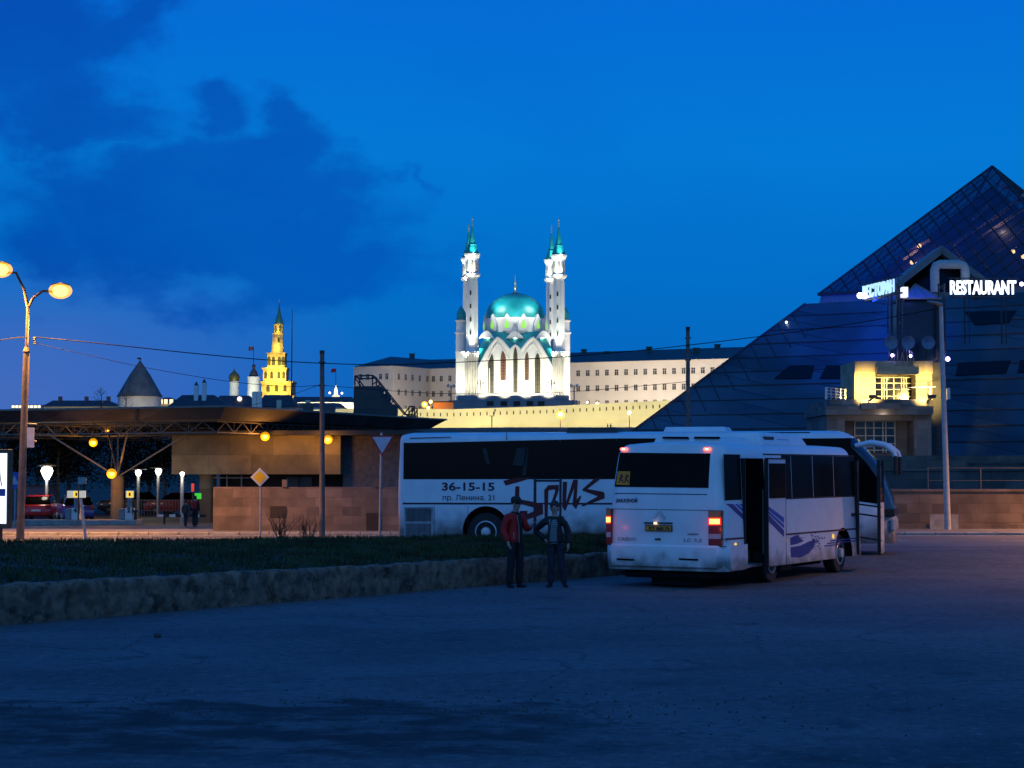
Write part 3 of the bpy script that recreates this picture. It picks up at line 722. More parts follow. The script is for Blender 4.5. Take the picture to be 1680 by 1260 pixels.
# ------------------------------------------------ long coach behind the bank
CO = V((-3.14, 49.5)); CE = V((9.65, 46.3)); cdir = (CE-CO); CL = cdir.length; CYAW = math.atan2(cdir.y, cdir.x)
coach = thing('coach', 'long white coach with dark windows and maroon hand drawn lettering behind the grass bank', 'bus', (CO.x, CO.y, .12), CYAW)
def cxr(z): return .05*sstep(z, 1.5, 3.1)+.04*sstep(.6, .2, z)
def cxf(z): return CL-.30*sstep(z, 1.0, 2.2)-.75*sstep(z, 1.9, 3.2)**1.3
def ctum(z): return .07*max(0, z-.3)/2.8
CW = 2.5
cbody = loft(CL, CW, .30, 3.13, cxr, cxf, .22, .20, .55, ctum, .06).build('body', m_coach, coach, smooth=38)
def cs(px, py): return hit(px, py, coach, (0,0,0), (0,1,0))
def cpoly(name, pts, m, y=-.006, th=.012, parent=None):
    q = [cs(*p) for p in pts]
    return MB().prism([(p.x, y+ctum(p.z), p.z) for p in q], (0, th, 0)).build(name, m, parent or coach)
def ctop(px): return 727-(min(px,1010)-662)*.0225
wfx = cs(797, 860).x; wfx2 = CL-2.7
for w_ in (wfx, wfx2):
    for yy in (0, CW):
        cut(cbody, MB().lathe([(.64,-.42),(.64,.42)], (w_, yy, .56), 30, 'y').build('cutter', m_interior, coach))
    for yy, s_ in ((.16, -1), (CW-.16, 1)): wheel(coach, w_, yy, .51, .51, .28, s_, slots=10)
edges = [661.5, 742, 830, 918, 1010, 1100, 1190, 1290, 1395]
for a, c_ in zip(edges[:-1], edges[1:]):
    cpoly('window', [(a+.25, ctop(a)), (c_-.25, ctop(c_)), (c_-.25, 785.5), (a+.25, 785.8)], m_glass, -.006, .012)
cpoly('window_band', [(661, ctop(661)-.6), (1397, ctop(1397)-.6), (1397, 786), (661, 786.4)], m_black, -.002, .006)
# drawn-back curtains hanging inside the glass line
for pts in ([(790,735),(797,735),(803,762),(797,760)], [(840,763),(848,735),(865,734),(861,764)], [(861,735),(866,735),(862,780),(856,780)]):
    cpoly('curtain', pts, mat('grey_curtain', (.035,.035,.04), .9, var=.4, scale=20), -.0075, .006)
cpoly('stripe', [(660.5, 824.6), (1400, 825.4), (1400, 828.2), (660.5, 827.6)], m_black_txt)
cpoly('roof_slot', [(671, 718.2), (739, 716.4), (739, 717.6), (671, 719.6)], m_interior)
cpoly('panel_gap', [(829.7, 709), (830.5, 709), (830.5, 722), (829.7, 722)], m_interior)
for a in (712, 767): cpoly('panel_gap', [(a, 829), (a+.6, 829), (a+.6, 885), (a, 885)], m_paint_dark, -.003, .006)
gr = cpoly('engine_grille', [(663, 832), (711, 831.5), (711, 884), (663, 884)], mat('grille_grey', (.30,.32,.35), .6, var=.2), -.004, .008)
gl = MB()
for i in range(22):
    a = 666+i*2; 
    if a > 707: break
    for y0_, y1_ in ((834, 855), (859, 880)):
        q = [cs(a, y0_), cs(a+.8, y0_), cs(a+.8, y1_), cs(a, y1_)]; gl.prism([(p.x, -.008, p.z) for p in q], (0,.006,0))
gl.build('grille_slats', m_paint_dark, gr)
p0, p1 = cs(723.5, 804.5), cs(809.5, 804.5); text_on('lettering', '36-15-15', .30, m_black_txt, coach, (p0.x, ctum(p0.z)-.004, p0.z), (1,0,0), (0,0,1), fit=p1.x-p0.x, bold=.006)
p0, p1 = cs(725, 820.5), cs(809.5, 820.5); text_on('lettering', 'пр. Ленина, 21', .20, m_black_txt, coach, (p0.x, ctum(p0.z)-.004, p0.z), (1,0,0), (0,0,1), fit=p1.x-p0.x, bold=0)
def c5(x, y): return (820+x/8.842, 770+y/8.842)
def c1(x, y): return (640+x/4.2, 680+y/4.2)
for k_, pts in enumerate(([c5(*q) for q in ((45,165),(240,122),(480,118),(300,175),(80,235))], [c5(*q) for q in ((222,245),(280,245),(278,440),(215,430))],
            [c1(*q) for q in ((880,582),(1000,604),(1052,624),(1054,686),(930,730),(905,690),(940,688),(1006,660),(1006,645),(880,612))], [c1(*q) for q in ((890,664),(945,664),(945,700),(920,728),(895,700))],
            [c5(*q) for q in ((640,300),(700,230),(850,225),(852,300),(770,540),(728,540),(802,312),(790,290),(715,300),(700,320),(692,760),(650,760))],
            [c5(*q) for q in ((910,180),(972,180),(958,480),(1062,150),(1128,150),(1112,440),(1165,378),(1178,398),(1105,578),(1052,520),(1076,265),(985,512),(945,608),(903,540))],
            [c5(*q) for q in ((1168,126),(1295,126),(1200,148))], [c5(*q) for q in ((1380,124),(1475,124),(1265,285),(1490,323),(1515,345),(1518,420),(1200,538),(1182,522),(1422,390),(1195,308),(1198,285))])):
    cpoly('drawn_letter', pts, m_red_txt, -.010-.0004*k_, .008)
df = [(487,126),(527,126),(527,960),(487,960)], [(860,126),(893,126),(893,960),(860,960)], [(527,150),(860,150),(860,180),(527,180)]
for q in df: cpoly('door_outline', [c5(*p) for p in q], m_black_txt, -.0085, .008)
# windscreen, mirror, roof hatch, lights at the front
ws = MB(); nj = 12
for i in range(13):
    for j in range(nj+1):
        z = 1.15+(2.98-1.15)*j/nj; y = .10+(CW-.2)*i/12; r_ = .55
        d_ = max(0, r_-min(y, CW-y)); ws.v.append((cxf(z)+.014-(r_-math.sqrt(r_*r_-d_*d_)), y, z))
ws.f = [(i*(nj+1)+j, i*(nj+1)+j+1, (i+1)*(nj+1)+j+1, (i+1)*(nj+1)+j) for i in range(12) for j in range(nj)]
ws.build('windscreen', glass('windscreen_glass', (.02,.04,.06), 0, .1, .5), coach, smooth=40)
q = [(CL-2.0, 2.93), (CL-1.15, 2.86), (CL-.72, 2.40), (CL-.32, 1.85), (CL-.30, 1.30), (CL-2.0, 1.5)]
MB().prism([(x, -.008+ctum(z), z) for x, z in q], (0,.014,0)).build('cab_window', m_glass, coach)
MB().rng(CL-.35, CL+.02, .02, CW-.02, .98, 1.18).build('front_trim', m_black, coach, bevel=.03)
hl = MB().rng(CL-.10, CL+.02, .12, .5, .62, .92).build('headlight', m_clear, coach, bevel=.04); MB().rng(CL-.10, CL+.02, CW-.5, CW-.12, .62, .92).build('headlight', m_clear, coach, bevel=.04)
ma = MB().tube([(CL-.95,.15,2.78),(CL-.55,.0,2.86),(CL-.2,-.12,2.80),(CL+.02,-.18,2.62),(CL+.05,-.18,2.5)], [.06,.075,.075,.065,.06], 10).build('mirror_arm', m_coach, coach, smooth=60)
MB().box((CL+.06,-.18,2.28), (.10,.24,.48)).build('mirror', m_black, ma, bevel=.04)
ma = MB().tube([(CL-.95,CW-.15,2.78),(CL-.55,CW,2.86),(CL-.2,CW+.12,2.80),(CL+.02,CW+.18,2.62),(CL+.05,CW+.18,2.5)], [.06,.075,.075,.065,.06], 10).build('mirror_arm', m_coach, coach, smooth=60)
MB().box((CL+.06,CW+.18,2.28), (.10,.24,.48)).build('mirror', m_black, ma, bevel=.04)
taper(4.6, 6.0, .5, 1.5, 3.14, 3.30, .05).build('roof_hatch', m_paint_dark, coach, bevel=.01)
taper(7.2, 8.9, .6, 1.9, 3.16, 3.30, .06).build('roof_hatch', m_coach, coach, bevel=.02)
MB().rng(CL-3.6, CL-2.1, .20, .24, 3.06, 3.14).build('roof_slot', m_interior, coach)

# ================================================================ PEOPLE
m_skin = mat('skin', (.42,.26,.20), .55, var=.08, scale=8)
m_jeans = mat('dark_jeans', (.012,.017,.030), .85, var=.25, scale=12)
m_trousers = mat('dark_trousers', (.007,.008,.010), .85, var=.25, scale=12)
m_redjk = mat('red_jacket_cloth', (.50,.008,.007), .75, var=.2, scale=9, bump=.2)
m_darkjk = mat('dark_jacket_cloth', (.006,.0065,.008), .7, var=.25, scale=9, bump=.2)
m_shirt = mat('striped_knit', (.16,.18,.19), .85, var=.1)
t = m_shirt.node_tree; b_ = t.nodes['Principled BSDF']; co = nn(t, 'ShaderNodeTexCoord'); sp = nn(t, 'ShaderNodeSeparateXYZ'); t.links.new(co.outputs['Object'], sp.inputs[0])
t.links.new(mixc(t, mth(t, 'GREATER_THAN', mth(t, 'SINE', mth(t, 'MULTIPLY', sp.outputs[2], 150)), .1), (.20,.22,.23), (.09,.10,.11)), b_.inputs['Base Color'])
m_hair = mat('dark_hair', (.012,.010,.009), .6, var=.3, scale=30)
m_shoe = mat('black_shoe', (.010,.010,.010), .5)
m_cap = mat('black_cap_cloth', (.014,.013,.014), .8)
def skin(name, verts, edges, m, parent, sub=2, root=0, smooth_=True):
    """one continuous surface grown around a skeleton of (x,y,z,r[,r2])"""
    me = bpy.data.meshes.new(name); me.from_pydata([v[:3] for v in verts], edges, [])
    o = bpy.data.objects.new(name, me); COL.objects.link(o)
    md = o.modifiers.new('skin', 'SKIN'); md.use_smooth_shade = True; md.branch_smoothing = .4
    if not me.skin_vertices: me.skin_vertices.new() if hasattr(me.skin_vertices, 'new') else None
    sv = me.skin_vertices[0].data
    for i, v in enumerate(verts):
        sv[i].radius = (v[3], v[4] if len(v) > 4 else v[3]); sv[i].use_root = (i == root)
    ms = o.modifiers.new('sub', 'SUBSURF'); ms.levels = sub; ms.render_levels = sub
    dg = bpy.context.evaluated_depsgraph_get(); dg.update()
    nm = bpy.data.meshes.new_from_object(o.evaluated_get(dg), depsgraph=dg)
    bpy.data.objects.remove(o); bpy.data.meshes.remove(me); nm.name = name
    for p in nm.polygons: p.use_smooth = True
    if name in ('jacket', 'trousers'):      # cloth folds
        ns_ = [v.normal.copy() for v in nm.vertices]
        for v, q in zip(nm.vertices, ns_):
            f = noise.fractal(V((v.co.x*7, v.co.y*7, v.co.z*(9 if name == 'jacket' else 13)))+V((len(verts), 0, 0)), 1.0, 2.0, 3)
            v.co += q*(f*.5+.45)*(.013 if name == 'jacket' else .012)
    return link(name, nm, m, parent)
def chain(a): return [(i, i+1) for i in range(len(a)-1)]
class Sk:
    def __init__(s): s.v = []; s.e = []
    def path(s, pts, start=None):
        prev = start
        for p in pts:
            s.v.append(p); i = len(s.v)-1
            if prev is not None: s.e.append((prev, i))
            prev = i
        return prev
def hand(sk, start, wrist, d, palm_n, R=.0085, curl=.5):
    """palm, four unequal bent fingers and a thumb leaving the side of the palm near its base"""
    d = V(d).normalized(); n = V(palm_n); n = (n-d*n.dot(d)).normalized(); s = d.cross(n); w = V(wrist)
    pm = w+d*.045; i0 = sk.path([(*pm, .030, .018)], start)
    pe = w+d*.085; i1 = sk.path([(*pe, .034, .016)], i0)
    for k, (off, L) in enumerate(((-.030,.062),(-.010,.075),(.010,.070),(.029,.055))):
        a = pe+s*off+d*.012; b2 = a+(d+n*curl*.4).normalized()*L*.5; c2 = b2+(d*.6+n*curl).normalized()*L*.5
        sk.path([(*a, R), (*b2, R*.95), (*c2, R*.8)], i1)
    a = w+d*.03-s*.034; b2 = a+(d*.7-s*.6+n*.2).normalized()*.032; c2 = b2+(d*.9-s*.1+n*.3).normalized()*.028
    sk.path([(*a, R*1.15), (*b2, R*1.05), (*c2, R*.9)], i0)
def person(name, label, loc, rz, H, pose, looks):
    """local frame: +x the person's left, -y where the body faces; built for 1.75 m then scaled"""
    root = thing(name, label, 'person', loc, rz); k = H/1.75
    root.scale = (k, k, k)
    P_ = pose; sk = Sk()
    hd = V(P_.get('head', (0,-.02,1.63))); face = V(P_.get('face', (0,-1,0))).normalized()
    c_ = sk.path([(0,0,.96,.13,.10)])
    top = sk.path([(0,.01,1.10,.125,.095), (0,.01,1.26,.135,.10), (0,.01,1.40,.10,.08), (0,.0,1.48,.058,.055), (*(hd-V((0,0,.085))-face*.01), .058,.060), (*(hd-V((0,0,.035))+face*.012), .074,.082), (*(hd+V((0,0,.03))), .080,.092), (*(hd+V((0,0,.085))-face*.01), .062,.07)], c_)
    sh = top-5
    for sd, arm in ((1, P_['larm']), (-1, P_['rarm'])):
        a = [V(q) for q in arm[:3]]
        i = sk.path([(*a[0], .06), (*(a[0]*.5+a[1]*.5), .048), (*a[1], .042), (*(a[1]*.5+a[2]*.5), .036), (*a[2], .026)], sh)
        hand(sk, i, a[2], arm[3], arm[4], curl=arm[5] if len(arm) > 5 else .5)
    for leg in (P_['lleg'], P_['rleg']):
        a = [V(q) for q in leg[:3]]
        sk.path([(*a[0], .088), (*(a[0]*.5+a[1]*.5), .074), (*a[1], .056), (*(a[1]*.55+a[2]*.45), .052), (*a[2], .038)], c_)
    skin('body', sk.v, sk.e, m_skin, root)
    # face: nose, mouth, brows, ears, eyes as small shapes on the head
    up = V((0,0,1)); sd = face.cross(up).normalized()
    base = hd+face*.095
    MB().lathe([(.006,.03),(.012,.008),(.015,-.004),(.004,-.012)], base+up*-.005, 8).build('nose', m_skin, root, smooth=60)
    for s_ in (-1, 1):
        MB().sphere(hd+sd*s_*.082+up*-.005, .022, 8, 1.4).build('ear', m_skin, root, smooth=60)
        MB().sphere(hd+face*.088+sd*s_*.031+up*.022, .010, 8, .7).build('eye', m_hair, root, smooth=60)
    MB().box(hd+face*.090+up*-.045, (.04, .012, .006)).build('mouth', mat('lips', (.22,.09,.07), .6), root)
    # trousers
    sk = Sk(); c_ = sk.path([(0,0,1.0,.150,.118)]); i = sk.path([(0,0,.92,.150,.125)], c_)
    for leg in (P_['lleg'], P_['rleg']):
        a = [V(q) for q in leg[:3]]; sk.path([(*a[0], .100), (*(a[0]*.5+a[1]*.5), .090), (*a[1], .074), (*(a[1]*.5+a[2]*.5), .070), (*(a[2]+V((0,0,-.01))), .066)], i)
    skin('trousers', sk.v, sk.e, looks['trousers'], root, 3)
    for leg in (P_['lleg'], P_['rleg']):
        a = V(leg[2]); f = V(leg[3]).normalized()
        skin('shoe', [(*(a-f*.05+V((0,0,-a.z+.042))), .044,.042), (*(a+f*.04+V((0,0,-a.z+.042))), .05,.042), (*(a+f*.14+V((0,0,-a.z+.034))), .048,.032), (*(a+f*.19+V((0,0,-a.z+.028))), .036,.024)], [(0,1),(1,2),(2,3)], m_shoe, root)
    # jacket
    sk = Sk(); jl = looks.get('hem', .84)
    c_ = sk.path([(0,.0,jl,.175,.140)]); top = sk.path([(0,.0,jl+.10,.172,.138), (0,.01,1.10,.160,.132), (0,.015,1.27,.165,.135), (0,.015,1.39,.125,.105), (0,.01,1.46,.075,.075)], c_)
    for arm in (P_['larm'], P_['rarm']):
        a = [V(q) for q in arm[:3]]; w = a[1]+(a[2]-a[1])*.96
        sk.path([(*(a[0]+V((0,0,.0))), .082), (*(a[0]*.5+a[1]*.5), .068), (*a[1], .062), (*(a[1]*.5+w*.5), .054), (*w, .046)], top-1)
    jk = skin('jacket', sk.v, sk.e, looks['jacket'], root, 3)
    return root
def front_strip(root, name, m, x0, x1, z0, z1, y0=-.145, bulge=.02, par=None):
    mb = MB(); n = 10
    for i in range(n+1):
        z = z0+(z1-z0)*i/n
        yy = y0+(.0 if z < 1.3 else (z-1.3)*.45)
        for j in range(7):
            x = x0+(x1-x0)*j/6; mb.v.append((x, yy+ (x*x)*2.0, z))
    mb.f = [(i*7+j, i*7+j+1, (i+1)*7+j+1, (i+1)*7+j) for i in range(n) for j in range(6)]
    k = len(mb.v); mb.v += [(x, y+.03, z) for x, y, z in mb.v]; mb.f += [tuple(q+k for q in f[::-1]) for f in mb.f]
    return mb.build(name, m, par or root, smooth=60)
D1 = 35.75
p1 = at(845, 962, D1); p1.z = 0
a1 = math.radians(38)     # turned towards the right of the picture, three quarters to the camera
man = person('person', 'person in a red jacket and black peaked cap, gesturing with one hand before the coach', p1, a1, 1.74,
    dict(head=(0,-.04,1.63), face=(.42,-1,0), larm=((.185,.01,1.39),(.25,-.06,1.13),(.16,-.30,1.20),(-.1,-.9,.45),(-.3,0,1),.5),
         rarm=((-.185,.01,1.39),(-.24,.06,1.12),(-.21,-.05,.90),(.1,-.35,-1),(1,0,0),.7),
         lleg=((.09,0,.9),(.10,-.03,.50),(.11,.02,.07),(.25,-1,0)), rleg=((-.09,0,.9),(-.11,-.01,.50),(-.12,.04,.07),(-.2,-1,0))),
    dict(trousers=m_trousers, jacket=m_redjk, hem=.86))
hd = V((0,-.04,1.63)); fc = V((.42,-1,0)).normalized()
cap = MB().lathe([(.100,.045),(.104,.07),(.100,.11),(.075,.145),(.03,.158),(.004,.16)], hd-fc*.008, 18).build('cap', m_cap, man, smooth=60)
pk = MB(); sdv = fc.cross(V((0,0,1)))
for i in range(9):
    q = -1+2*i/8
    for r_, dz in ((.095,.058),(.165-.03*q*q,.042)):
        p = hd+sdv*.085*q*(1 if r_ < .1 else 1.0)+fc*(math.sqrt(max(0, r_*r_-(.085*q)**2)))+V((0,0,dz)); pk.v.append(tuple(p))
pk.f = [(2*i, 2*i+1, 2*i+3, 2*i+2) for i in range(8)]; k_ = len(pk.v)
pk.v += [(x, y, z+.008) for x, y, z in pk.v]; pk.f += [tuple(q+k_ for q in f[::-1]) for f in pk.f]
pk.build('cap_peak', m_cap, cap)
MB().lathe([(.096,.0),(.098,.05)], hd-fc*.012, 16).build('hair', m_hair, man, smooth=60)
front_strip(man, 'shirt_front', m_darkjk, -.015, .085, .88, 1.44, -.148)
MB().tube([(-.02,-.155,.88),(-.022,-.152,1.2),(-.03,-.10,1.42)], .006, 6).build('zip', m_steel, man)
MB().box((-.13,-.128,1.02), (.012,.01,.13), .3).build('pocket_zip', m_steel, man)
MB().lathe([(.078,-.03),(.086,.0),(.076,.05)], (0,.01,1.44), 16).build('collar', m_darkjk, man, smooth=60)
p2 = at(911, 960, 35.9); p2.z = 0
wom = person('person', 'person in an open dark jacket and striped top, one hand on the hip', p2, math.radians(-4), 1.66,
    dict(head=(-.01,-.02,1.63), face=(-.08,-1,-.05), larm=((.18,.01,1.39),(.27,.03,1.12),(.27,-.05,.88),(0,-.25,-1),(-1,0,0),.7),
         rarm=((-.18,.01,1.39),(-.42,.08,1.16),(-.20,-.06,.97),(.9,-.25,-.45),(0,.6,-.4),.4),
         lleg=((.09,0,.9),(.12,-.01,.50),(.19,.02,.07),(.35,-1,0)), rleg=((-.09,0,.9),(-.08,-.02,.50),(-.10,.02,.07),(-.35,-1,0))),
    dict(trousers=m_jeans, jacket=m_darkjk, hem=.88))
hd = V((-.01,-.02,1.63))
hm = MB()
hm.sphere(hd+V((0,.022,.052)), .100, 16, 1.06)
hm.lathe([(.070,-.07),(.090,-.02),(.092,.05)], hd+V((0,.030,0)), 18)
hm.build('hair', m_hair, wom, smooth=60)
front_strip(wom, 'striped_top', m_shirt, -.125, .055, .90, 1.40, -.158)
MB().tube([(-.135,-.15,.86),(-.13,-.155,1.15),(-.05,-.10,1.44)], .017, 6).tube([(.065,-.16,.84),(.062,-.16,1.15),(.04,-.10,1.44)], .017, 6).build('lapel', m_darkjk, wom, smooth=60)
MB().box((-.03,-.148,.93), (.20,.02,.035)).build('belt', m_black, wom)

# ================================================================ STREET FURNITURE
e_sod_core = emit('sodium_core', (1,.66,.12), 6)
m_tube = mat('dark_lamp_tube', (.06,.055,.055), .7)
m_wire = mat('black_cable', (.008,.008,.008), .9, spec=.1); 
def glow_glass(name, col, st_, see):
    if name in MATS: return MATS[name]
    m = bpy.data.materials.new(name); m.use_nodes = True; t = m.node_tree; b = t.nodes['Principled BSDF']
    b.inputs['Base Color'].default_value = (*col, 1); b.inputs['Emission Color'].default_value = (*col, 1); b.inputs['Emission Strength'].default_value = st_
    tr = nn(t, 'ShaderNodeBsdfTransparent'); mx = nn(t, 'ShaderNodeMixShader'); mx.inputs[0].default_value = see
    t.links.new(b.outputs[0], mx.inputs[1]); t.links.new(tr.outputs[0], mx.inputs[2]); t.links.new(mx.outputs[0], t.nodes['Material Output'].inputs[0])
    MATS[name] = m; return m
m_sod_bowl = glow_glass('sodium_bowl', (1,.42,.0), 1.9, .62)
m_lamp_house = mat('lamp_housing', (.25,.25,.26), .5, .3)
def sodium_head(root, p, d, size=1.0, power=7500):
    """road lantern: housing on top, orange glass bowl with the burning lamp inside"""
    d = V(d).normalized(); a = math.atan2(d.y, d.x)
    h = MB(); h.sphere((0,0,.16), .20, 14, .35); h.v = [(x*1.5, y, max(z, .14)) for x, y, z in h.v]
    R_ = Matrix.Rotation(a, 4, 'Z')
    def put(mb): mb.v = [tuple(V(p)+R_@(V(q)*size)) for q in mb.v]; return mb
    head = put(h).build('lamp_head', m_lamp_house, root, world=True, smooth=50)
    bw = MB(); bw.sphere((0,0,-.02), .33, 18, .85); bw.v = [(x*1.1, y, z*.9) for x, y, z in bw.v]
    put(bw).build('lamp_bowl', m_sod_bowl, head, world=True, smooth=60)
    co_ = MB(); co_.sphere((0,0,-.03), .19, 14, .9); co_.v = [(x*1.25, y, z) for x, y, z in co_.v]
    put(co_).build('lamp_bulb', e_sod_core, head, world=True, smooth=60)
    lamp('sodium_light', 'SPOT', V(p)+V((0,0,-.40)), power, SODIUM, head, aim=V(p)+V((0,0,-9)), size=.2, spot=150, blend=.6)
def street_lamp(label, base, top, heads, r=.13, group=None, joint=None, power=4800):
    root = thing('street_lamp', label, 'street lamp', base, 0, group)
    b0 = V(base); t_ = V(top); j = b0+(t_-b0)*(joint or .72)
    MB().tube([b0, j], [r, r*.8], 14).tube([j, j+(t_-b0)*.02], [r*.95, r*.5], 12).build('pole', m_concrete_pole, root, world=True, smooth=50)
    MB().tube([j, t_], [r*.45, r*.38], 12).build('upper_tube', m_tube, root, world=True, smooth=50)
    for hp in heads:
        hp = V(hp); d = hp-t_
        m1 = t_+V((d.x*.15, d.y*.15, d.z*.45)); m2 = t_+V((d.x*.45, d.y*.45, d.z*.92)); e = hp-d*.12
        MB().tube([t_-V((0,0,.1)), m1, m2, e, hp+V((0,0,.05))], [.05,.045,.042,.04,.04], 10).build('arm', m_tube, root, world=True, smooth=60)
        sodium_head(root, hp, V((d.x, d.y, 0)), power=power)
    return root
base = at(33, 884, 57); base.z = gz(base.x, 57)
lampL = street_lamp('tall double armed street lamp at the left with two glowing orange heads', base, at(46, 500, 57), (at(99, 476, 57.2), at(1, 441, 56.5)), .125, 'orange street lamps', .80)
MB().rng(-15.08, -14.86, 56.86, 56.90, 2.98, 3.60).build('banner', mat('white_banner_cloth', (.55,.55,.6), .8), lampL, world=True)
for yy in (695, 723):
    p = at(38, yy, 57); MB().tube([p, p+V((.42,0,-.02))], .02, 6).build('bracket', m_steel, lampL, world=True)
for px, py in ((56, 556), (57, 563)):
    p = at(px, py, 57); MB().lathe([(.03,-.06),(.05,-.03),(.03,0),(.05,.03),(.03,.06)], p, 10).build('insulator', m_black, lampL, world=True)
b2 = V((27.5, 62.3, .22)); t2 = b2+V((0,0,7.6))
street_lamp('orange street lamp standing beyond the right edge of the picture', b2, t2, (t2+V((-1.4,-1.6,.5)),), .125, 'orange street lamps', .80, 15000)
b3 = V((22.0, 41.0, .0)); t3 = b3+V((0,0,7.8))  # unseen lamp added to warm the side of the small bus
street_lamp('orange street lamp at the car park edge, beyond the right edge of the picture', b3, t3, (t3+V((-1.5,-.3,.5)),), .125, 'orange street lamps', .80, 5200)
base = at(1555, 873, 63.3); base.z = .22
lr = thing('lamp_post', 'slim pale unlit lamp post in front of the pyramid and its brown stone wall', 'lamp post', base)
tp = at(1543.5, 502, 63.3)
MB().tube([base, base+(tp-base)*.35, tp], [.115, .10, .07], 14).build('pole', mat('painted_lamp_pole', (.42,.40,.39), .6, var=.1, scale=5), lr, world=True, smooth=50)
MB().tube([tp, tp+V((-.12,-.05,.07))], .05, 8).build('arm', m_steel, lr, world=True)
hd_ = MB(); hd_.sphere((0,0,0), .16, 12, .4); hd_.v = [tuple(tp+V((-.22+x*1.8, -.08+y, .10+z-x*.35))) for x, y, z in hd_.v]
hd_.build('lamp_head', m_lamp_house, lr, world=True, smooth=60)
def tall_pole(label, px, ptop, pbase, D, r, r1):
    b0 = at(px[1], pbase, D); b0.z = gz(b0.x, D); t_ = at(px[0], ptop, D)
    root = thing('utility_pole', label, 'pole', b0, 0, 'bare utility poles carrying wires')
    MB().tube([b0, b0+(t_-b0)*.5, t_], [r, (r+r1)/2, r1], 14).build('shaft', m_concrete_pole, root, world=True, smooth=50)
    MB().lathe([(r1*1.15,-.08),(r1*1.15,.04)], t_, 14).build('pole_cap', m_paint_dark, root, world=True)
    for dz in (.35, 1.1): MB().tube([t_+V((-r1*1.6,0,-dz)), t_+V((r1*1.6,0,-dz))], .025, 6).build('bracket', m_paint_dark, root, world=True)
    return root, t_
tp1, tA = tall_pole('tall bare utility pole left of the coach, in front of the stone wall', (528.5, 528.5), 577, 878, 59, .095, .07)
tp2, tB = tall_pole('tall bare utility pole rising behind the coach roof, in front of the pyramid', (1128.5, 1129.5), 538, 880, 62.5, .09, .065)
# signs
m_sign_back = mat('sign_grey', (.25,.25,.26), .5, .3)
m_sign_white = mat('sign_white', (.42,.46,.55), .5, var=.05); m_sign_red = mat('sign_red', (.30,.02,.02), .5, var=.1); m_sign_yel = mat('sign_yellow', (.85,.48,.0), .5, var=.08)
D = 57; b0 = at(623, 880, D); b0.z = gz(b0.x, D); c0 = at(627, 726, D)
ys = thing('give_way_sign', 'give way sign, white triangle pointing down with a red border, on a grey pole', 'road sign', b0)
MB().tube([b0, V((c0.x-.02, D+.03, c0.z+.3))], .04, 10).build('pole', m_steel, ys, world=True, smooth=50)
def rtri(s_, y, cz): 
    pts = [(-.5*s_, .289*s_), (.5*s_, .289*s_), (0, -.577*s_)]; out = []
    for i in range(3):
        a, b_2, c_ = V(pts[i-1]), V(pts[i]), V(pts[(i+1) % 3]); u, w = (a-b_2).normalized(), (c_-b_2).normalized(); r_ = .05*s_
        for q in range(5): t__ = q/4; p = b_2+u*r_*(1-t__)**2+w*r_*t__**2; out.append((c0.x+p.x, y, c0.z+p.y+cz))
    return out
sg = MB().prism(rtri(.76, D, 0), (0,-.02,0)).build('sign_plate', m_sign_red, ys, world=True)
MB().prism(rtri(.60, D-.021, 0), (0,-.004,0)).build('sign_face', m_sign_white, sg, world=True)
D = 58.5; c0 = at(426.5, 783, D); b0 = V((c0.x+.02, D+.03, gz(c0.x, D)))
ds = thing('priority_road_sign', 'yellow diamond priority road sign with a white border on a thin pole', 'road sign', b0)
MB().tube([b0, V((c0.x+.02, D+.03, c0.z+.2))], .03, 8).build('pole', m_steel, ds, world=True)
def dia(h, y): return [(c0.x-h, y, c0.z), (c0.x, y, c0.z-h), (c0.x+h, y, c0.z), (c0.x, y, c0.z+h)]
sg = MB().prism(dia(.30, D), (0,-.02,0)).build('sign_plate', mat('sign_border_white', (.6,.62,.6), .5, var=.05), ds, world=True, bevel=.012)
MB().prism(dia(.215, D-.021), (0,-.004,0)).build('sign_face', m_sign_yel, sg, world=True)
D = 55.5; b0 = at(141, 890, D); b0.z = gz(b0.x, D); c0 = at(132.5, 818, D)
lp = thing('leaning_post', 'thin leaning marker post on the street side left of the petrol pumps', 'post', b0)
MB().tube([b0, c0], .045, 8).build('post', mat('pale_painted_post', (.4,.4,.4), .7), lp, world=True)
# illuminated advertising box at the left edge
D = 55; p0 = at(-16, 882, D); p1_ = at(18, 744, D)
bbx = thing('advertising_lightbox', 'glowing white advertising lightbox with blue print at the left edge of the street', 'lightbox', (p1_.x-.40, D, .0), math.radians(-35))
MB().rng(-.62,.62,-.08,.08,.55,2.9).build('case', mat('dark_green_metal', (.03,.045,.025), .5), bbx, bevel=.02)
MB().rng(-.2,.2,-.06,.06,0,.56).build('foot', m_paint_dark, bbx)
fc_ = MB().rng(-.53,.53,-.086,-.08,.68,2.78).build('panel', emit('lit_poster', (.92,.95,1), 1.25), bbx)
MB().rng(-.3,.1,-.09,-.086,2.35,2.55).rng(-.45,.48,-.09,-.086,1.5,1.72).build('print', m_blue_decal, fc_)
MB().tube([(-.25,-.088,2.2),(-.05,-.088,2.0),(.05,-.088,1.75)], .02, 4).tube([(.2,-.088,2.3),(.25,-.088,2.0),(.32,-.088,1.8)], .02, 4).build('print', m_paint_dark, fc_)
MB().rng(-.4,-.1,-.09,-.086,.78,.98).build('print', m_sticker, fc_)
lamp('lightbox_light', 'AREA', wm(bbx)@V((0,-.12,1.7)), 40, (.95,.97,1), bbx, aim=wm(bbx)@V((0,-3,1.2)), size=1, sy=2)
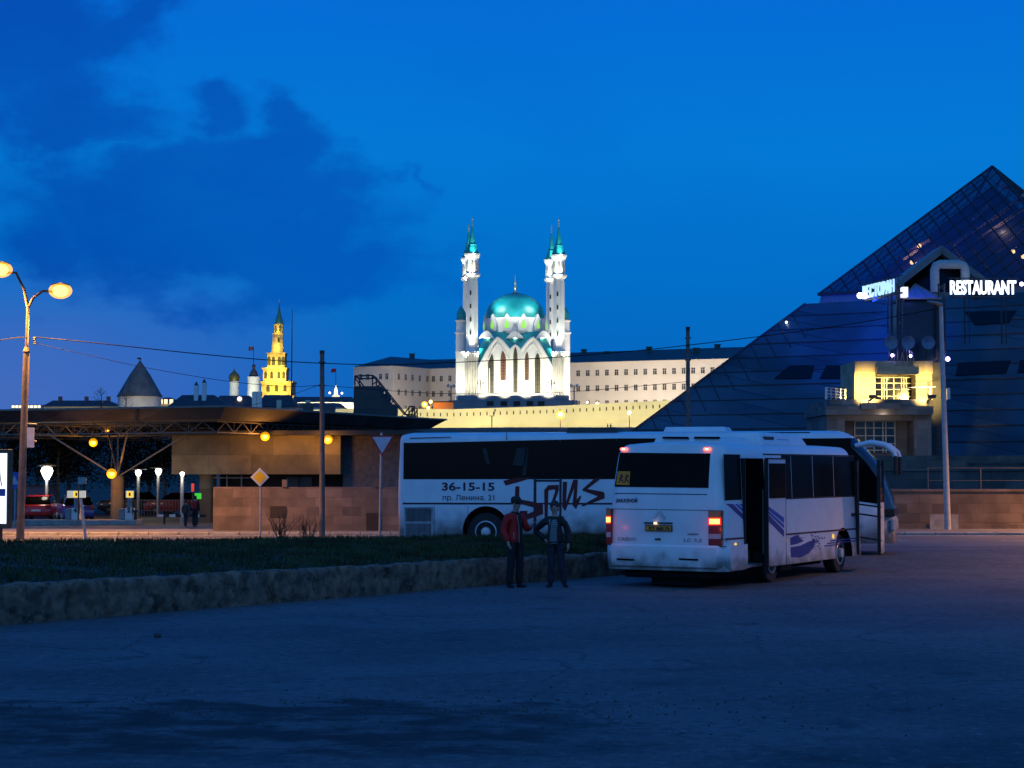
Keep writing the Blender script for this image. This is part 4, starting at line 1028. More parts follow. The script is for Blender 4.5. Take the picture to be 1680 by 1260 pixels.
# wires
def wire(label, pts, r=.012, m=m_wire):
    vs = [at(px, py, D) for px, py, D in pts]; out = []
    for i in range(len(vs)-1):
        p_1 = vs[max(0, i-1)]; p0_, p1_ = vs[i], vs[i+1]; p2_ = vs[min(len(vs)-1, i+2)]
        for k in range(8):
            t_ = k/8; out.append(.5*((2*p0_)+(p1_-p_1)*t_+(2*p_1-5*p0_+4*p1_-p2_)*t_*t_+(3*p0_-p_1-3*p1_+p2_)*t_**3))
    out.append(vs[-1]); o = MB().tube(out, r, 5).build('overhead_wire', m, smooth=60); tag(o, label, 'wire', 'overhead wires')
wire('upper overhead wire sagging from the left street lamp to the right lamp post', [(57,553,57),(150,562,57.2),(300,578,57.6),(430,590,58.3),(528,596,58.9),(640,598.5,59.5),(745,594.5,60),(930,585,61),(1128,566.5,62.4),(1380,534,62.8),(1546,505,63.3)], .016)
wire('lower overhead wire from the left street lamp down to the pole left of the coach', [(57,563,57),(120,577,57.2),(228,601,57.6),(370,625,58.1),(470,634,58.6),(528,632,58.9)], .009)
wire('thin overhead wire slung between the two bare utility poles', [(528,632,59),(640,641,59.6),(745,646,60.2),(930,643,61.3),(1128,626,62.4)], .009)
wire('short overhead wire leaving the left street lamp towards the left edge', [(44,553,57),(20,555,56),(-60,568,53)], .016)
wire('thin overhead wire rising to the pole left of the coach from behind the canopy', [(400,668,97),(470,650,78),(528,630,59)], .01)

# ================================================================ STONE WALLS ALONG THE STREET
m_pinkstone = mat('pink_stone_blocks', (.19,.14,.12), .9, var=.25, scale=1.4, bump=.4, brick=(.62,.31,.008,(.8,.75,.7)), det2=(1.1, (.12,.085,.07), .58, .6))
x0, x1 = at(348, 800, 62).x, at(1045, 800, 62).x
sw = thing('stone_wall', 'pink stone block wall beside the street, behind the pole and give way sign', 'wall', (x0, 62.0, .10))
L_ = x1-x0
MB().rng(0, L_, .25, .65, .0, 1.60).build('blockwork', m_pinkstone, sw)
q = MB()
for a, c_, h0, h1, d_ in ((466, 474, 790, 802, .2), (616, 627, 788, 802, .2)):
    q.rng(at(a,0,62).x-x0, at(c_,0,62).x-x0, .2, .6, 1.6, 1.85)
q.build('coping_block', m_pinkstone, sw)
m_darkpanel = mat('dark_panel', (.04,.03,.026), .9)
MB().rng(at(447,0,62).x-x0, at(473,0,62).x-x0, .235, .30, .55, .95).rng(at(603,0,62).x-x0, at(628,0,62).x-x0, .235, .30, .0, .72).build('service_hatch', m_darkpanel, sw)
x2 = at(1400, 800, 64.5).x
m_brownstone = mat('brown_stone_blocks', (.17,.125,.10), .9, var=.25, scale=1.2, bump=.4, brick=(.9,.33,.008,(.6,.55,.5)))
sr = thing('stone_wall', 'brown stone block wall along the street below the pyramid terrace, behind the lamp post', 'wall', (x2-4, 64.4, .10))
MB().rng(0, 34, 0, .5, .0, 1.42).build('blockwork', m_brownstone, sr)
q = MB()
for a in range(0, 34, 2): q.rng(a+.01, a+1.99, -.05, .55, 1.42, 1.50)
q.build('coping', m_brownstone, sr)
MB().rng(0, 34, -.22, -.001, .0, .28).build('plinth', m_brownstone, sr)
MB().rng(6.6, 7.6, -.26, -.225, .0, .62).rng(3.2, 5.5, -.27, -.23, .0, .33).build('kerb_blocks', m_conc, sr)

# ================================================================ PETROL STATION
m_fascia = mat('canopy_fascia', (.10,.085,.08), .8, var=.3, scale=.6, brick=(1.6,4,.03,(.5,.5,.5)), det2=(1.5, (.05,.042,.04), .52, .6))
m_soffit = mat('canopy_soffit', (.055,.047,.04), .9, var=.2, scale=.5)
m_truss = mat('truss_steel', (.20,.17,.145), .6, .2)
m_beige = mat('beige_render', (.20,.165,.105), .9, var=.18, scale=1.2, bump=.2, brick=(2.4,1.9,.012,(.6,.58,.55)), det2=(.9, (.10,.08,.05), .52, .55))
cC = V((-14.9, 95.0)); c1_ = V((.378,.926)).normalized(); c2_ = V((-.90,.436)).normalized(); ZT = 5.56
def cp(a, b_, z): p = cC+c1_*a+c2_*b_; return V((p.x, p.y, z))
cano = thing('station_canopy', 'wide dark petrol station canopy with a steel lattice truss under its flat roof', 'canopy', (cC.x, cC.y, -.7))
LA, LB = 28.0, 32.0
rf = MB(); o_ = [(0,0),(LA,0),(LA,LB),(0,LB)]
tp_ = [cp(a, b_, ZT) for a, b_ in o_]; i_ = .9
bt_ = [cp(a+(i_ if a == 0 else -i_), b_+(i_ if b_ == 0 else -i_), ZT-.62) for a, b_ in o_]
rf.add(tp_+bt_, [(0,1,2,3),(7,6,5,4),(0,4,5,1),(1,5,6,2),(2,6,7,3),(3,7,4,0)])
rf.build('roof_slab', m_fascia, cano, world=True)
eg = MB()
for k in range(4): eg.bar(tp_[k]+V((0,0,.02)), tp_[(k+1) % 4]+V((0,0,.02)), .10)
eg.build('roof_edge', m_truss, cano, world=True)
trs = MB(); zt_, zb_ = ZT-.72, ZT-1.30; step = 1.75
def truss(p, q, n):
    p, q = V(p), V(q); d = (q-p)/n
    trs.bar(p+V((0,0,zt_)), q+V((0,0,zt_)), .06); trs.bar(p+V((0,0,zb_)), q+V((0,0,zb_)), .06)
    for i in range(n):
        a = p+d*i; trs.bar(a+V((0,0,zb_)), a+d*.5+V((0,0,zt_)), .04); trs.bar(a+d*.5+V((0,0,zt_)), a+d+V((0,0,zb_)), .04)
        trs.bar(a+V((0,0,zb_)), a+V((0,0,zt_)), .035)
for b_ in (1.5, 8, 15, 22, 29): truss(cp(1.5, b_, 0), cp(LA-1.5, b_, 0), 14)
for a in (1.5, 8, 15, 22): truss(cp(a, 1.5, 0), cp(a, LB-1.5, 0), 16)
trs.build('truss', m_truss, cano, world=True)
def treecol(px, D, ptop, r, lab=None):
    b0 = at(px, 850, D); g_ = gz(b0.x, D); zt = at(px, ptop, D).z
    c_ = MB().tube([(b0.x, D, g_), (b0.x, D, zt)], r, 16).build('column', m_beige, cano, world=True, smooth=50)
    st = MB(); st.bar((b0.x, D, zt), (b0.x, D, zb_), .08)
    for dx, dy in ((-3.6,-1.2),(3.6,1.2),(1.2,-3.2),(-1.2,3.2)): st.bar((b0.x, D, zt-.05), (b0.x+dx, D+dy, zb_), .08)
    st.build('column_struts', m_truss, c_, world=True)
treecol(192, 101, 781, .36); treecol(450, 108, 737, .34)
for a, b_, q in ((10,.6,.5),(17,3,.6)): MB().box((cp(a,b_,0).x, cp(a,b_,0).y, ZT+.3), (q,.5,.45), .4).build('roof_vent', m_fascia, cano, world=True)
# station building under the canopy
D = 103; sx = D/3000
def stx(px): return (px-840)*sx
def stz(py): return 2.3+(770-py)*sx
sb_ = thing('station_building', 'beige rendered petrol station building with an overhanging upper storey on a round column', 'building', (stx(470), D, -.7))
MB().rng(stx(285), stx(560), D-.5, D+9, stz(778), 4.2).build('upper_wall', m_beige, sb_, world=True)
MB().rng(stx(560.5), stx(690), D+1.0, D+9, -.7, 4.2).build('upper_wall', mat('grey_render', (.13,.12,.125), .9, var=.2), sb_, world=True)
MB().rng(stx(352), stx(560), D+2.2, D+8.9, -.7, stz(778)-.01).build('lower_wall', m_darkpanel, sb_, world=True)
MB().rng(stx(270), stx(690), D-1.6, D+9.5, 4.21, 4.45).build('roof_band', m_soffit, sb_, world=True)
MB().tube([(stx(337), D+.9, -.7), (stx(337), D+.9, stz(778))], .46, 22).build('column', m_beige, sb_, world=True, smooth=50)
wn = MB().rng(stx(462), stx(505), D+2.15, D+2.22, stz(798), stz(783)).build('window', mat('grey_pane', (.09,.09,.085), .4), sb_, world=True)
MB().rng(stx(483), stx(484.5), D+2.10, D+2.15, stz(798), stz(783)).build('mullion', m_paint_dark, wn, world=True)
rl = MB()
for px in (358, 372, 396): rl.bar((stx(px), D+.2, -.7), (stx(px), D+.2, stz(780)), .07)
rl.bar((stx(350), D+.2, stz(784)), (stx(420), D+.2, stz(784)), .06)
rl.build('railing', m_truss, sb_, world=True)
# pumps on their island
isl = thing('pump_island', 'low concrete island that the two petrol pumps stand on', 'island', (at(140,862,99).x, 99, -.7))
MB().rng(at(40,0,99).x, at(236,0,99).x, 98.2, 100.0, -.7, -.42).build('slab', m_conc, isl, world=True, bevel=.03)
MB().tube([(at(232,0,99).x, 98.7, -.42), (at(232,0,99).x, 98.7, .05)], .08, 8).bar((at(226,0,99).x, 98.7, .05), (at(236,0,99).x, 98.7, .05), .1).build('end_guard', m_paint_dark, isl, world=True)
m_pumpw = mat('pump_white', (.62,.62,.60), .5, var=.05); m_pumpg = mat('pump_grey', (.22,.22,.22), .5)
e_sign = emit('yellow_lit_sign', (1,.62,.03), 1.1)
def pump(label, px0, px1, num, pxs0, pxs1):
    D = 98.9; k = D/3000; X = lambda q: (q-840)*k; Zt = lambda q: 2.3+(770-q)*k; xm = X((px0+px1)/2)
    r = thing('petrol_pump', label, 'petrol pump', (xm, D, -.42), 0, 'petrol pumps')
    MB().rng(X(px0), X(px1), D-.35, D+.35, -.42, Zt(833)).build('cabinet', m_pumpw, r, world=True, bevel=.03)
    MB().rng(X(px0)-.35, X(px0)-.02, D-.3, D+.3, -.42, Zt(834)).build('side_unit', m_pumpg, r, world=True, bevel=.03)
    MB().rng(X(px0)+.1, X(px0)+.2, D-.2, D-.1, Zt(833), Zt(805)).rng(X(px1)-.2, X(px1)-.1, D-.2, D-.1, Zt(833), Zt(805)).build('sign_post', m_pumpg, r, world=True)
    sg = MB().rng(X(pxs0), X(pxs1), D-.25, D-.10, Zt(816.5), Zt(805)).build('sign_box', emit('lit_white_sign', (.75,.72,.6), .55), r, world=True, bevel=.02)
    xc = (pxs0+pxs1)/2
    MB().rng(X(xc-4.5), X(xc+5), D-.265, D-.25, Zt(815.5), Zt(806)).build('sign_panel', e_sign, sg, world=True)
    MB().rng(X(xc-1.2), X(xc+1.8), D-.275, D-.266, Zt(813.5), Zt(808)).build('sign_mark', m_black, sg, world=True)
    text_on('number', num, .32, m_black_txt, r, wm(r).inverted()@V((xm-.08, D-.355, Zt(840))), (1,0,0), (0,0,1), bold=.02)
    hs = MB().tube([(X(px1)-.05, D-.37, .6), (X(px1)+.05, D-.45, .3), (X(px1)+.02, D-.42, -.1), (X(px1)-.02, D-.38, .2)], .025, 6)
    hs.build('hose', m_black, r, world=True)
    return r
pump('white petrol pump numbered 4 under a lit yellow sign, left of the round station column', 121, 134, '4', 113, 143)
pump('white petrol pump numbered 2 under a lit yellow sign, right of the round station column', 208.5, 221, '2', 209, 221.5)
D = 98; k = D/3000
bd = thing('notice_board', 'small grey notice board on two posts above the left petrol pump', 'sign', ((136-840)*k, D, -.42))
MB().rng((129-840)*k, (143-840)*k, D-.05, D, 2.3-24*k, 2.3-23*k+.33).build('board', mat('grey_board', (.3,.3,.3), .7), bd, world=True)
MB().tube([((130-840)*k, D, -.42), ((130-840)*k, D, 2.3-24*k)], .04, 6).build('post', m_paint_dark, bd, world=True)
# cars
def car(label, p, rz, m, L=4.2, Wc=1.72, hatch=True, group='cars at the petrol station'):
    r = thing('car', label, 'car', p, rz, group); h = Wc/2
    pr = [(0,.35),(.05,.75),(.25,.92),(.75,1.0),(L-.55 if hatch else L-1.1, 1.0),(L-.12,.92),(L,.6),(L-.02,.30),(L-.5,.24),(.4,.22)]
    MB().prism([(x, -h, z) for x, z in pr], (0,Wc,0)).build('body', m, r, bevel=.06, seg=2, smooth=45)
    cbn = MB(); b4 = [(1.05,.98),(L-.2 if hatch else L-.8,.98)]; t4 = [(1.75,1.44),(L-.65 if hatch else L-1.5,1.42)]
    cbn.add([(b4[0][0],-h+.04,.98),(b4[1][0],-h+.04,.98),(b4[1][0],h-.04,.98),(b4[0][0],h-.04,.98),(t4[0][0],-h+.2,1.44),(t4[1][0],-h+.2,1.42),(t4[1][0],h-.2,1.42),(t4[0][0],h-.2,1.44)], [(0,3,2,1),(4,5,6,7),(0,1,5,4),(1,2,6,5),(2,3,7,6),(3,0,4,7)])
    cbn.build('windows', m_glass, r, bevel=.05, seg=2, smooth=45)
    MB().add([(t4[0][0]-.02,-h+.2,1.44),(t4[1][0]+.02,-h+.2,1.42),(t4[1][0]+.02,h-.2,1.42),(t4[0][0]-.02,h-.2,1.44),(t4[0][0]+.1,-h+.28,1.49),(t4[1][0]-.1,-h+.28,1.47),(t4[1][0]-.1,h-.28,1.47),(t4[0][0]+.1,h-.28,1.49)], [(0,3,2,1),(4,5,6,7),(0,1,5,4),(1,2,6,5),(2,3,7,6),(3,0,4,7)]).build('roof', m, r, smooth=45)
    for x in (.8, L-.8):
        for s_ in (-1, 1): wheel(r, x, s_*(h-.08), .31, .31, .2, s_, slots=6)
    for s_ in (-1, 1):
        MB().rng(L-.14, L+.01, s_*(h-.18)-.12, s_*(h-.18)+.12, .72, .92).build('tail_light', m_tail, r, bevel=.02)
        MB().rng(-.01, .2, s_*(h-.25)-.15, s_*(h-.25)+.15, .6, .75).build('headlight', m_clear, r, bevel=.03)
    MB().rng(L-.02, L+.012, -.26, .26, .55, .67).build('number_plate', m_pumpw, r)
    return r
m_redcar = mat('red_car_paint', (.42,.012,.02), .3, var=.05, coat=.5); m_bluecar = mat('blue_car_paint', (.01,.05,.30), .3, var=.05, coat=.5)
m_greycar = mat('dark_car_paint', (.03,.03,.035), .3, var=.05, coat=.5)
def carat(px, D, label, ang, m, hatch=True, group='cars at the petrol station'):
    x = (px-840)/3000*D; return car(label, (x, D, gz(x, D)), math.radians(ang), m, 4.2, 1.72, hatch, group)
carat(118, 108.5, 'blue hatchback refuelling behind the left petrol pump, seen from its rear corner', -70, m_bluecar)
carat(78, 111, 'red hatchback left of the blue one, half hidden behind it', -84, m_redcar)
carat(236, 121, 'red car parked far back behind the right petrol pump', 12, m_redcar, True, 'cars parked beyond the station')
carat(262, 124, 'dark car parked far back right of the distant red car', 8, m_greycar, False, 'cars parked beyond the station')
carat(160, 123, 'dark car parked far back behind the round station column', 15, m_greycar, True, 'cars parked beyond the station')
# dark blue kiosk
D = 112; k = D/3000
kk = thing('kiosk', 'dark blue metal kiosk left of the petrol pumps', 'kiosk', ((52-840)*k, D, -.7))
MB().rng((30-840)*k, (76-840)*k, D, D+3, -.7, 2.3-28*k).build('wall', mat('blue_kiosk_paint', (.03,.06,.16), .6), kk, world=True, bevel=.02)
MB().rng((29-840)*k, (77-840)*k, D-.15, D+3.1, 2.3-28*k, 2.3-26*k).build('roof', m_paint_dark, kk, world=True)
bs = MB(); bs.lathe([(.01,-.03),(.42,-.03),(.42,.03),(.01,.03)], (at(24,788,90).x, 90, at(24,788,90).z), 24, 'y')
rs_ = thing('round_sign', 'round blue sign with a white arrow on a post near the lightbox', 'road sign', (at(24,788,90).x, 90, -.7))
bs.build('sign_plate', mat('sign_blue', (.02,.09,.4), .5), rs_, world=True)
c0 = at(24,788,90); MB().prism([(c0.x-.2, 89.95, c0.z-.2), (c0.x+.2, 89.95, c0.z-.2), (c0.x, 89.95, c0.z+.25)], (0,.015,0)).build('arrow', m_sign_white, rs_, world=True)
MB().tube([(c0.x, 90.08, -.7), (c0.x, 90.08, c0.z)], .04, 8).build('pole', m_steel, rs_, world=True)
# park lamps: white globe under a flat disc
e_globe = emit('globe_glow', (1,.93,.72), 6)
def parklamp(label, px, py, D, r=.22, disc=True, power=28, base=None, group='white park lamps'):
    p = at(px, py, D); g_ = gz(p.x, D); ro = thing('park_lamp', label, 'lamp', (p.x, D, g_), 0, group)
    MB().tube([(p.x, D, g_), (p.x, D, p.z-r*.8)], .10, 10).build('pole', m_steel, ro, world=True, smooth=50)
    gb = MB(); gb.lathe([(r*.35,-r*1.2),(r*.8,-r*.3),(r,.25*r),(r*.8,r*.8),(.01,r)], p, 14); gb.build('globe', e_globe, ro, world=True, smooth=60)
    if disc: MB().lathe([(.02,r*1.02),(.55,r*1.05),(.55,r*1.2),(.02,r*1.5)], p, 18).build('disc', m_lamp_house, ro, world=True)
    lamp('globe_light', 'POINT', p+V((0,-.5,-.2)), power, (1,.93,.75), ro, size=.25)
parklamp('brightest white park lamp, a large glowing globe left of the pumps', 77, 775, 108, .36, True, 130)
parklamp('white park lamp under a flat disc, the one nearest the round station column', 227, 776, 114, .20)
parklamp('white park lamp under a flat disc, between the pumps and the beige building', 260, 774, 114, .21)
parklamp('small white lamp on a thin post at the corner of the beige building', 299, 778, 101, .13, False, 40)
# orange lamps hanging below the canopy
def hang(label, px, py, D, power=260, r=.14):
    p = at(px, py, D); ro = thing('hanging_lamp', label, 'lamp', p+V((0,0,.3)), 0, 'orange lamps under the canopy')
    MB().tube([p+V((0,0,.1)), (p.x, p.y, zb_)], .025, 6).lathe([(.22,.08),(.18,.16),(.06,.24)], p, 12).build('lamp_shade', m_paint_dark, ro, world=True)
    gb = MB(); gb.sphere(p, r, 12); gb.build('bulb', emit('orange_bulb', (1,.60,.12), 4), ro, world=True, smooth=60)
    gb = MB(); gb.sphere(p, r*1.8, 14); gb.build('bulb_glass', m_sod_bowl, ro, world=True, smooth=60)
    lamp('bulb_light', 'POINT', p+V((0,-.45,-.25)), power*.55, SODIUM, ro, size=.15)
hang('orange lamp hanging under the canopy above the kiosk and trees', 153, 726, 108, 160)
hang('bright orange lamp low over the round station column between the pumps', 183, 777, 99.6, 260, .15)
hang('orange lamp under the canopy left of the tall dark utility pole', 435, 716, 101, 300)
hang('orange lamp under the canopy right of the tall dark utility pole', 538, 721, 101.5, 260)
hang('smallest orange lamp high in the canopy truss above the pumps', 176, 706, 118, 60, .08)
gs = thing('green_sign', 'small glowing green sign beside the heads of the two walking people', 'sign', (at(326,0,99).x, 99, -.7))
p = at(324, 814, 99); MB().rng(p.x-.16, p.x+.2, 99, 99.1, p.z-.16, p.z+.16).build('panel', emit('green_lit', (.08,.9,.05), .6), gs, world=True, bevel=.02)
MB().tube([(p.x, 99.05, -.7), (p.x, 99.05, p.z-.15)], .03, 6).build('post', m_paint_dark, gs, world=True)
rs2 = thing('red_sign', 'narrow upright red lit sign on the station column', 'sign', (at(316,0,101).x, 101, -.7))
p = at(316, 800, 101); MB().rng(p.x-.07, p.x+.07, 101, 101.1, p.z-.22, p.z+.22).build('panel', emit('red_lit', (.8,.06,.03), .5), rs2, world=True)
MB().tube([(p.x, 101.05, -.7), (p.x, 101.05, p.z-.3)], .03, 6).build('post', m_paint_dark, rs2, world=True)
br = thing('barrier', 'striped black and white barrier rail behind the two walking people', 'barrier', (at(305,0,100).x, 100, -.7))
bb_ = MB(); bw_ = MB(); xa, xb = at(266,0,100).x, at(344,0,100).x
for i in range(8): (bb_ if i % 2 else bw_).rng(xa+(xb-xa)*i/8, xa+(xb-xa)*(i+1)/8, 99.95, 100.05, -.30, -.16)
bw_.build('white_stripe', m_pumpw, br, world=True)
for i in (1, 6): bb_.rng(xa+(xb-xa)*i/8, xa+(xb-xa)*i/8+.1, 99.96, 100.04, -.7, -.3)
bb_.build('rail', m_black, br, world=True)
fn = thing('railing', 'low dark metal railing beyond the park lamps', 'railing', (at(260,0,116).x, 116, -.7))
q = MB()
xa, xb = at(200,0,116).x, at(330,0,116).x
for i in range(27): q.bar((xa+(xb-xa)*i/26, 116, -.7), (xa+(xb-xa)*i/26, 116, .35), .035)
q.bar((xa,116,.35), (xb,116,.35), .05).bar((xa,116,-.3), (xb,116,-.3), .04); q.build('bars', mat('railing_paint', (.10,.12,.16), .5), fn, world=True)
# two people walking at the station, far off
for (px, D, H_, rz, lab, lk) in ((321, 95.5, 1.62, 172, 'distant person in dark clothes with a red backpack walking away beside the round column', dict(trousers=m_trousers, jacket=m_darkjk, hem=.8)),
                                 (306, 96.5, 1.38, 165, 'shorter distant person walking beside the one with the backpack', dict(trousers=m_jeans, jacket=mat('brown_jacket', (.06,.04,.035), .8), hem=.86))):
    x = (px-840)/3000*D
    q = person('person', lab, (x, D, gz(x, D)+.005), math.radians(rz), H_, dict(head=(0,-.03,1.63), face=(0,-1,0), larm=((.185,.01,1.39),(.24,.04,1.12),(.24,-.08,.88),(0,-.25,-1),(-1,0,0),.6), rarm=((-.185,.01,1.39),(-.24,.06,1.12),(-.24,.04,.86),(0,-.2,-1),(1,0,0),.6),
        lleg=((.09,0,.9),(.10,-.12,.52),(.10,-.10,.07),(.1,-1,0)), rleg=((-.09,0,.9),(-.09,.02,.50),(-.10,.22,.09),(-.1,-1,0))), lk)
    MB().lathe([(.085,-.06),(.10,.0),(.10,.06),(.07,.11),(.01,.13)], (0,-.01,1.63), 12).build('hair', m_hair, q, smooth=60)
    if px == 321: MB().rng(-.15,.15,.12,.30,1.02,1.42).build('backpack', m_redjk, q, bevel=.05)
# trees in the dark beyond the forecourt
m_bark = mat('pale_bark', (.16,.15,.13), .9, var=.4, scale=5); m_leafd = mat('night_foliage', (.016,.022,.009), .9, var=.5, scale=.8, spec=.1)
def tree(label, px, D, h, w, seed, leaves=1500, bark=None, group='trees beyond the petrol station', base=None):
    R = random.Random(seed); x = (px-840)/3000*D; z0 = gz(x, D) if base is None else base
    r = thing('tree', label, 'tree', (x, D, z0), R.uniform(0, 6), group)
    tk = MB(); tk.tube([(0,0,-.1),(R.uniform(-.1,.1),0,h*.3),(R.uniform(-.25,.25),R.uniform(-.2,.2),h*.62),(R.uniform(-.3,.3),0,h*.95)], [.16*h/7,.13*h/7,.08*h/7,.02], 8)
    tips = []
    for i in range(14):
        z = h*R.uniform(.28,.85); a = R.uniform(0, 2*PI); L = w*R.uniform(.5,1)*(1.1-z/h*.6); p = V((0,0,z)); d = V((math.cos(a), math.sin(a), R.uniform(.3,.8)))
        e = p+d*L*.6; f = e+V((d.x, d.y, .5))*L*.35; tk.tube([p, e, f], [.045*h/7,.028*h/7,.01], 5); tips += [e, f, p+d*L*.35]
        for q in range(3):
            g2 = e+V((R.uniform(-1,1), R.uniform(-1,1), R.uniform(0,.8)))*L*.35; tk.tube([e, g2], [.018*h/7,.006], 4); tips.append(g2)
    tk.build('trunk', bark or m_bark, r, smooth=60)
    cr = MB()
    for i in range(leaves):
        c_ = R.choice(tips); p = c_+V((R.gauss(0,1), R.gauss(0,1), R.gauss(0,.8)))*w*.2
        if p.z < h*.22: continue
        s_ = R.uniform(.06,.16)*h/7; u = V((R.uniform(-1,1), R.uniform(-1,1), R.uniform(-1,1))).normalized(); v_ = u.orthogonal().normalized()
        cr.add([p-u*s_, p+v_*s_*.5, p+u*s_, p-v_*s_*.5], [(0,1,2,3)])
    cr.build('crown', m_leafd, r, recalc=False)
    return r
for i, (px, D, h, w, lab) in enumerate(((20,126,6.0,2.6,'dark leafy tree at the far left behind the lightbox'), (62,132,6.2,2.4,'dark tree behind the blue kiosk'), (97,120,6.3,1.9,'slender pale trunked tree left of the large globe lamp'), (112,128,6.4,2.2,'pale trunked tree just right of the large globe lamp'),
        (140,134,6.2,2.6,'dark tree behind the left petrol pump'), (205,130,6.0,2.5,'dark tree behind the right petrol pump'), (245,127,6.1,2.6,'dense dark tree left of the beige station building'), (272,122,5.6,2.0,'conical dark tree touching the beige station building'))):
    tree(lab, px, D, h, w, 20+i, 2200)
for i in range(6):
    tree('distant dark tree in the row along the foot of the hill', (-60, 40, 130, 190, 250, 320)[i], 158+i*3, 4.4, 3.2, 40+i, 1800, group='dark trees at the foot of the hill')
# stepped dark block with steel frame on top, behind the canopy's right end
D = 128; k = D/3000; X_ = lambda q: (q-840)*k; Z_ = lambda q: 2.3+(770-q)*k
stw = thing('stair_tower', 'dark stepped concrete block with a steel frame, rising behind the right end of the canopy', 'building', (X_(600), D, -.7))
m_block = mat('dark_concrete', (.075,.07,.075), .9, var=.25, scale=.4, brick=(2.2,.8,.02,(.5,.5,.5)))
pts = [(580,712),(580,633.5),(611,633.5),(611,633.6),(623,633.6),(623,646),(635,646),(635,663),(647,663),(647,690),(647,712)]
MB().prism([(X_(a), D, Z_(c_)) for a, c_ in pts], (0,4,0)).build('stepped_wall', m_block, stw, world=True)
MB().rng(X_(580), X_(647), D+.02, D+3.9, -.7, Z_(712)-.002).build('base_wall', m_block, stw, world=True)
fr = MB()
for a, c_ in (((582,633),(582,617)),((582,617),(611,616)),((611,616),(611,633)),((611,616),(663,680)),((582,620),(592,633)),((611,631),(618,626)),((624,645),(631,640)),((635,660),(642,653)),((663,680),(672,667)),((660,681),(660,690)),((671,667),(671,690)),((680,667),(680,690)),((671,667),(680,667)),((672,690),(679,670)),((662,680),(680,680))):
    for dy in (0.0, 3.8): fr.bar((X_(a[0]), D+dy-.06, Z_(a[1])), (X_(c_[0]), D+dy-.06, Z_(c_[1])), .09)
fr.bar((X_(611), D, Z_(616)), (X_(611), D+3.8, Z_(616)), .09); fr.bar((X_(582), D, Z_(617)), (X_(582), D+3.8, Z_(617)), .09)
fr.build('steel_frame', m_paint_dark, stw, world=True)

# ================================================================ PYRAMID RESTAURANT
tag(MB().rng(4.5, 90, 64.9, 100, -.5, 1.42).build('terrace', mat('terrace_paving', (.06,.055,.05), .9, var=.3, scale=1)), kind='structure')
tag(MB().rng(2, 120, 100.01, 200, -.5, 3.05).build('upper_terrace', mat('terrace_stone', (.13,.105,.095), .9, var=.25, scale=.8, brick=(1.1,.4,.012,(.6,.6,.6)))), kind='structure')
m_terr = mat('terrace_wall_stone', (.11,.10,.10), .9, var=.25, scale=.8, brick=(1.2,.4,.012,(.55,.55,.55)))
tw = thing('terrace_wall', 'dark stepped stone terrace wall below the pyramid', 'wall', (16, 84, 1.42))
MB().rng(0, 44, 0, .5, 0, .8).rng(6, 44, 4, 4.5, 0, 1.15).build('blockwork', m_terr, tw)
MB().rng(-.05, 44, -.06, .56, .8, .88).rng(5.95, 44, 3.94, 4.56, 1.15, 1.23).build('coping', m_terr, tw)
rl = thing('railing', 'thin steel railing on top of the brown stone wall right of the lamp post', 'railing', (15, 66, 1.42)); q = MB()
for i in range(16): q.bar((15+i*1.9, 66, 1.42), (15+i*1.9, 66, 2.35), .022)
q.bar((15,66,2.35), (43.5,66,2.35), .014).bar((15,66,1.9), (43.5,66,1.9), .010); q.build('bars', m_truss, rl, world=True)
T = V((39.65, 150, 27.3)); PR = 34.0; pa = math.radians(12)
dirs = [V((-math.cos(pa), -math.sin(pa))), V((math.sin(pa), -math.cos(pa))), V((math.cos(pa), math.sin(pa))), V((-math.sin(pa), math.cos(pa)))]
BC = [V((T.x+d.x*PR, T.y+d.y*PR, 3.05)) for d in dirs]
def edge_at(i, z): t_ = (T.z-z)/(T.z-3.05); return T+(BC[i]-T)*t_
pyr = thing('pyramid_building', 'large dark blue glass pyramid housing a restaurant, with an entrance portal and glowing signs', 'building', (T.x, T.y, 3.05))
m_pyr = mat('pyramid_panels', (.034,.072,.11), .35, var=.35, scale=.18, brick=(2.4,1.15,.05,(.35,.4,.5)), spec=.4, bump=.8)
m_glasspyr = glass('pyramid_glass', (.012,.045,.12), .34, .12, .35)
m_mull = mat('mullion_blue', (.012,.018,.03), .5)
def ring(z, k=1.0):
    c0 = V((T.x, T.y, z)); return [c0+(edge_at(i, z)-c0)*k for i in range(4)]
MB().add(ring(3.05)+ring(15.6), [(0,1,5,4),(1,2,6,5),(2,3,7,6),(3,0,4,7),(4,5,6,7)]).build('lower_body', m_pyr, pyr, world=True)
MB().add(ring(15.6,.93)+ring(16.4,.985), [(0,1,5,4),(1,2,6,5),(2,3,7,6),(3,0,4,7)]).build('recess_band', mat('recess_stone', (.16,.17,.2), .8), pyr, world=True)
cap_ = MB().add(ring(16.4,1.0)+[T], [(0,1,4),(1,2,4),(2,3,4),(3,0,4)]).build('glass_cap', m_glasspyr, pyr, world=True, recalc=True)
ed = MB()
for i in range(4): ed.bar(ring(16.4)[i], ring(16.4)[(i+1) % 4], .22); ed.bar(ring(16.4)[i], T, .16); ed.bar(ring(3.05)[i], ring(15.6)[i], .2)
ed.build('edge_beams', m_mull, pyr, world=True)
ml = MB()
for f in range(4):
    A, B = ring(16.4)[f], ring(16.4)[(f+1) % 4]; N_ = 16
    nrm = (A-T).cross(B-T).normalized()
    if nrm.z < 0: nrm = -nrm
    for i in range(1, N_):
        p = T+(A-T)*i/N_; q = A+(B-A)*(1-i/N_); ml.bar(p+nrm*.03, q+nrm*.03, .09)
        p = T+(B-T)*i/N_; q = B+(A-B)*(1-i/N_); ml.bar(p+nrm*.03, q+nrm*.03, .05)
ml.build('cap_mullions', m_mull, pyr, world=True)
ml = MB()
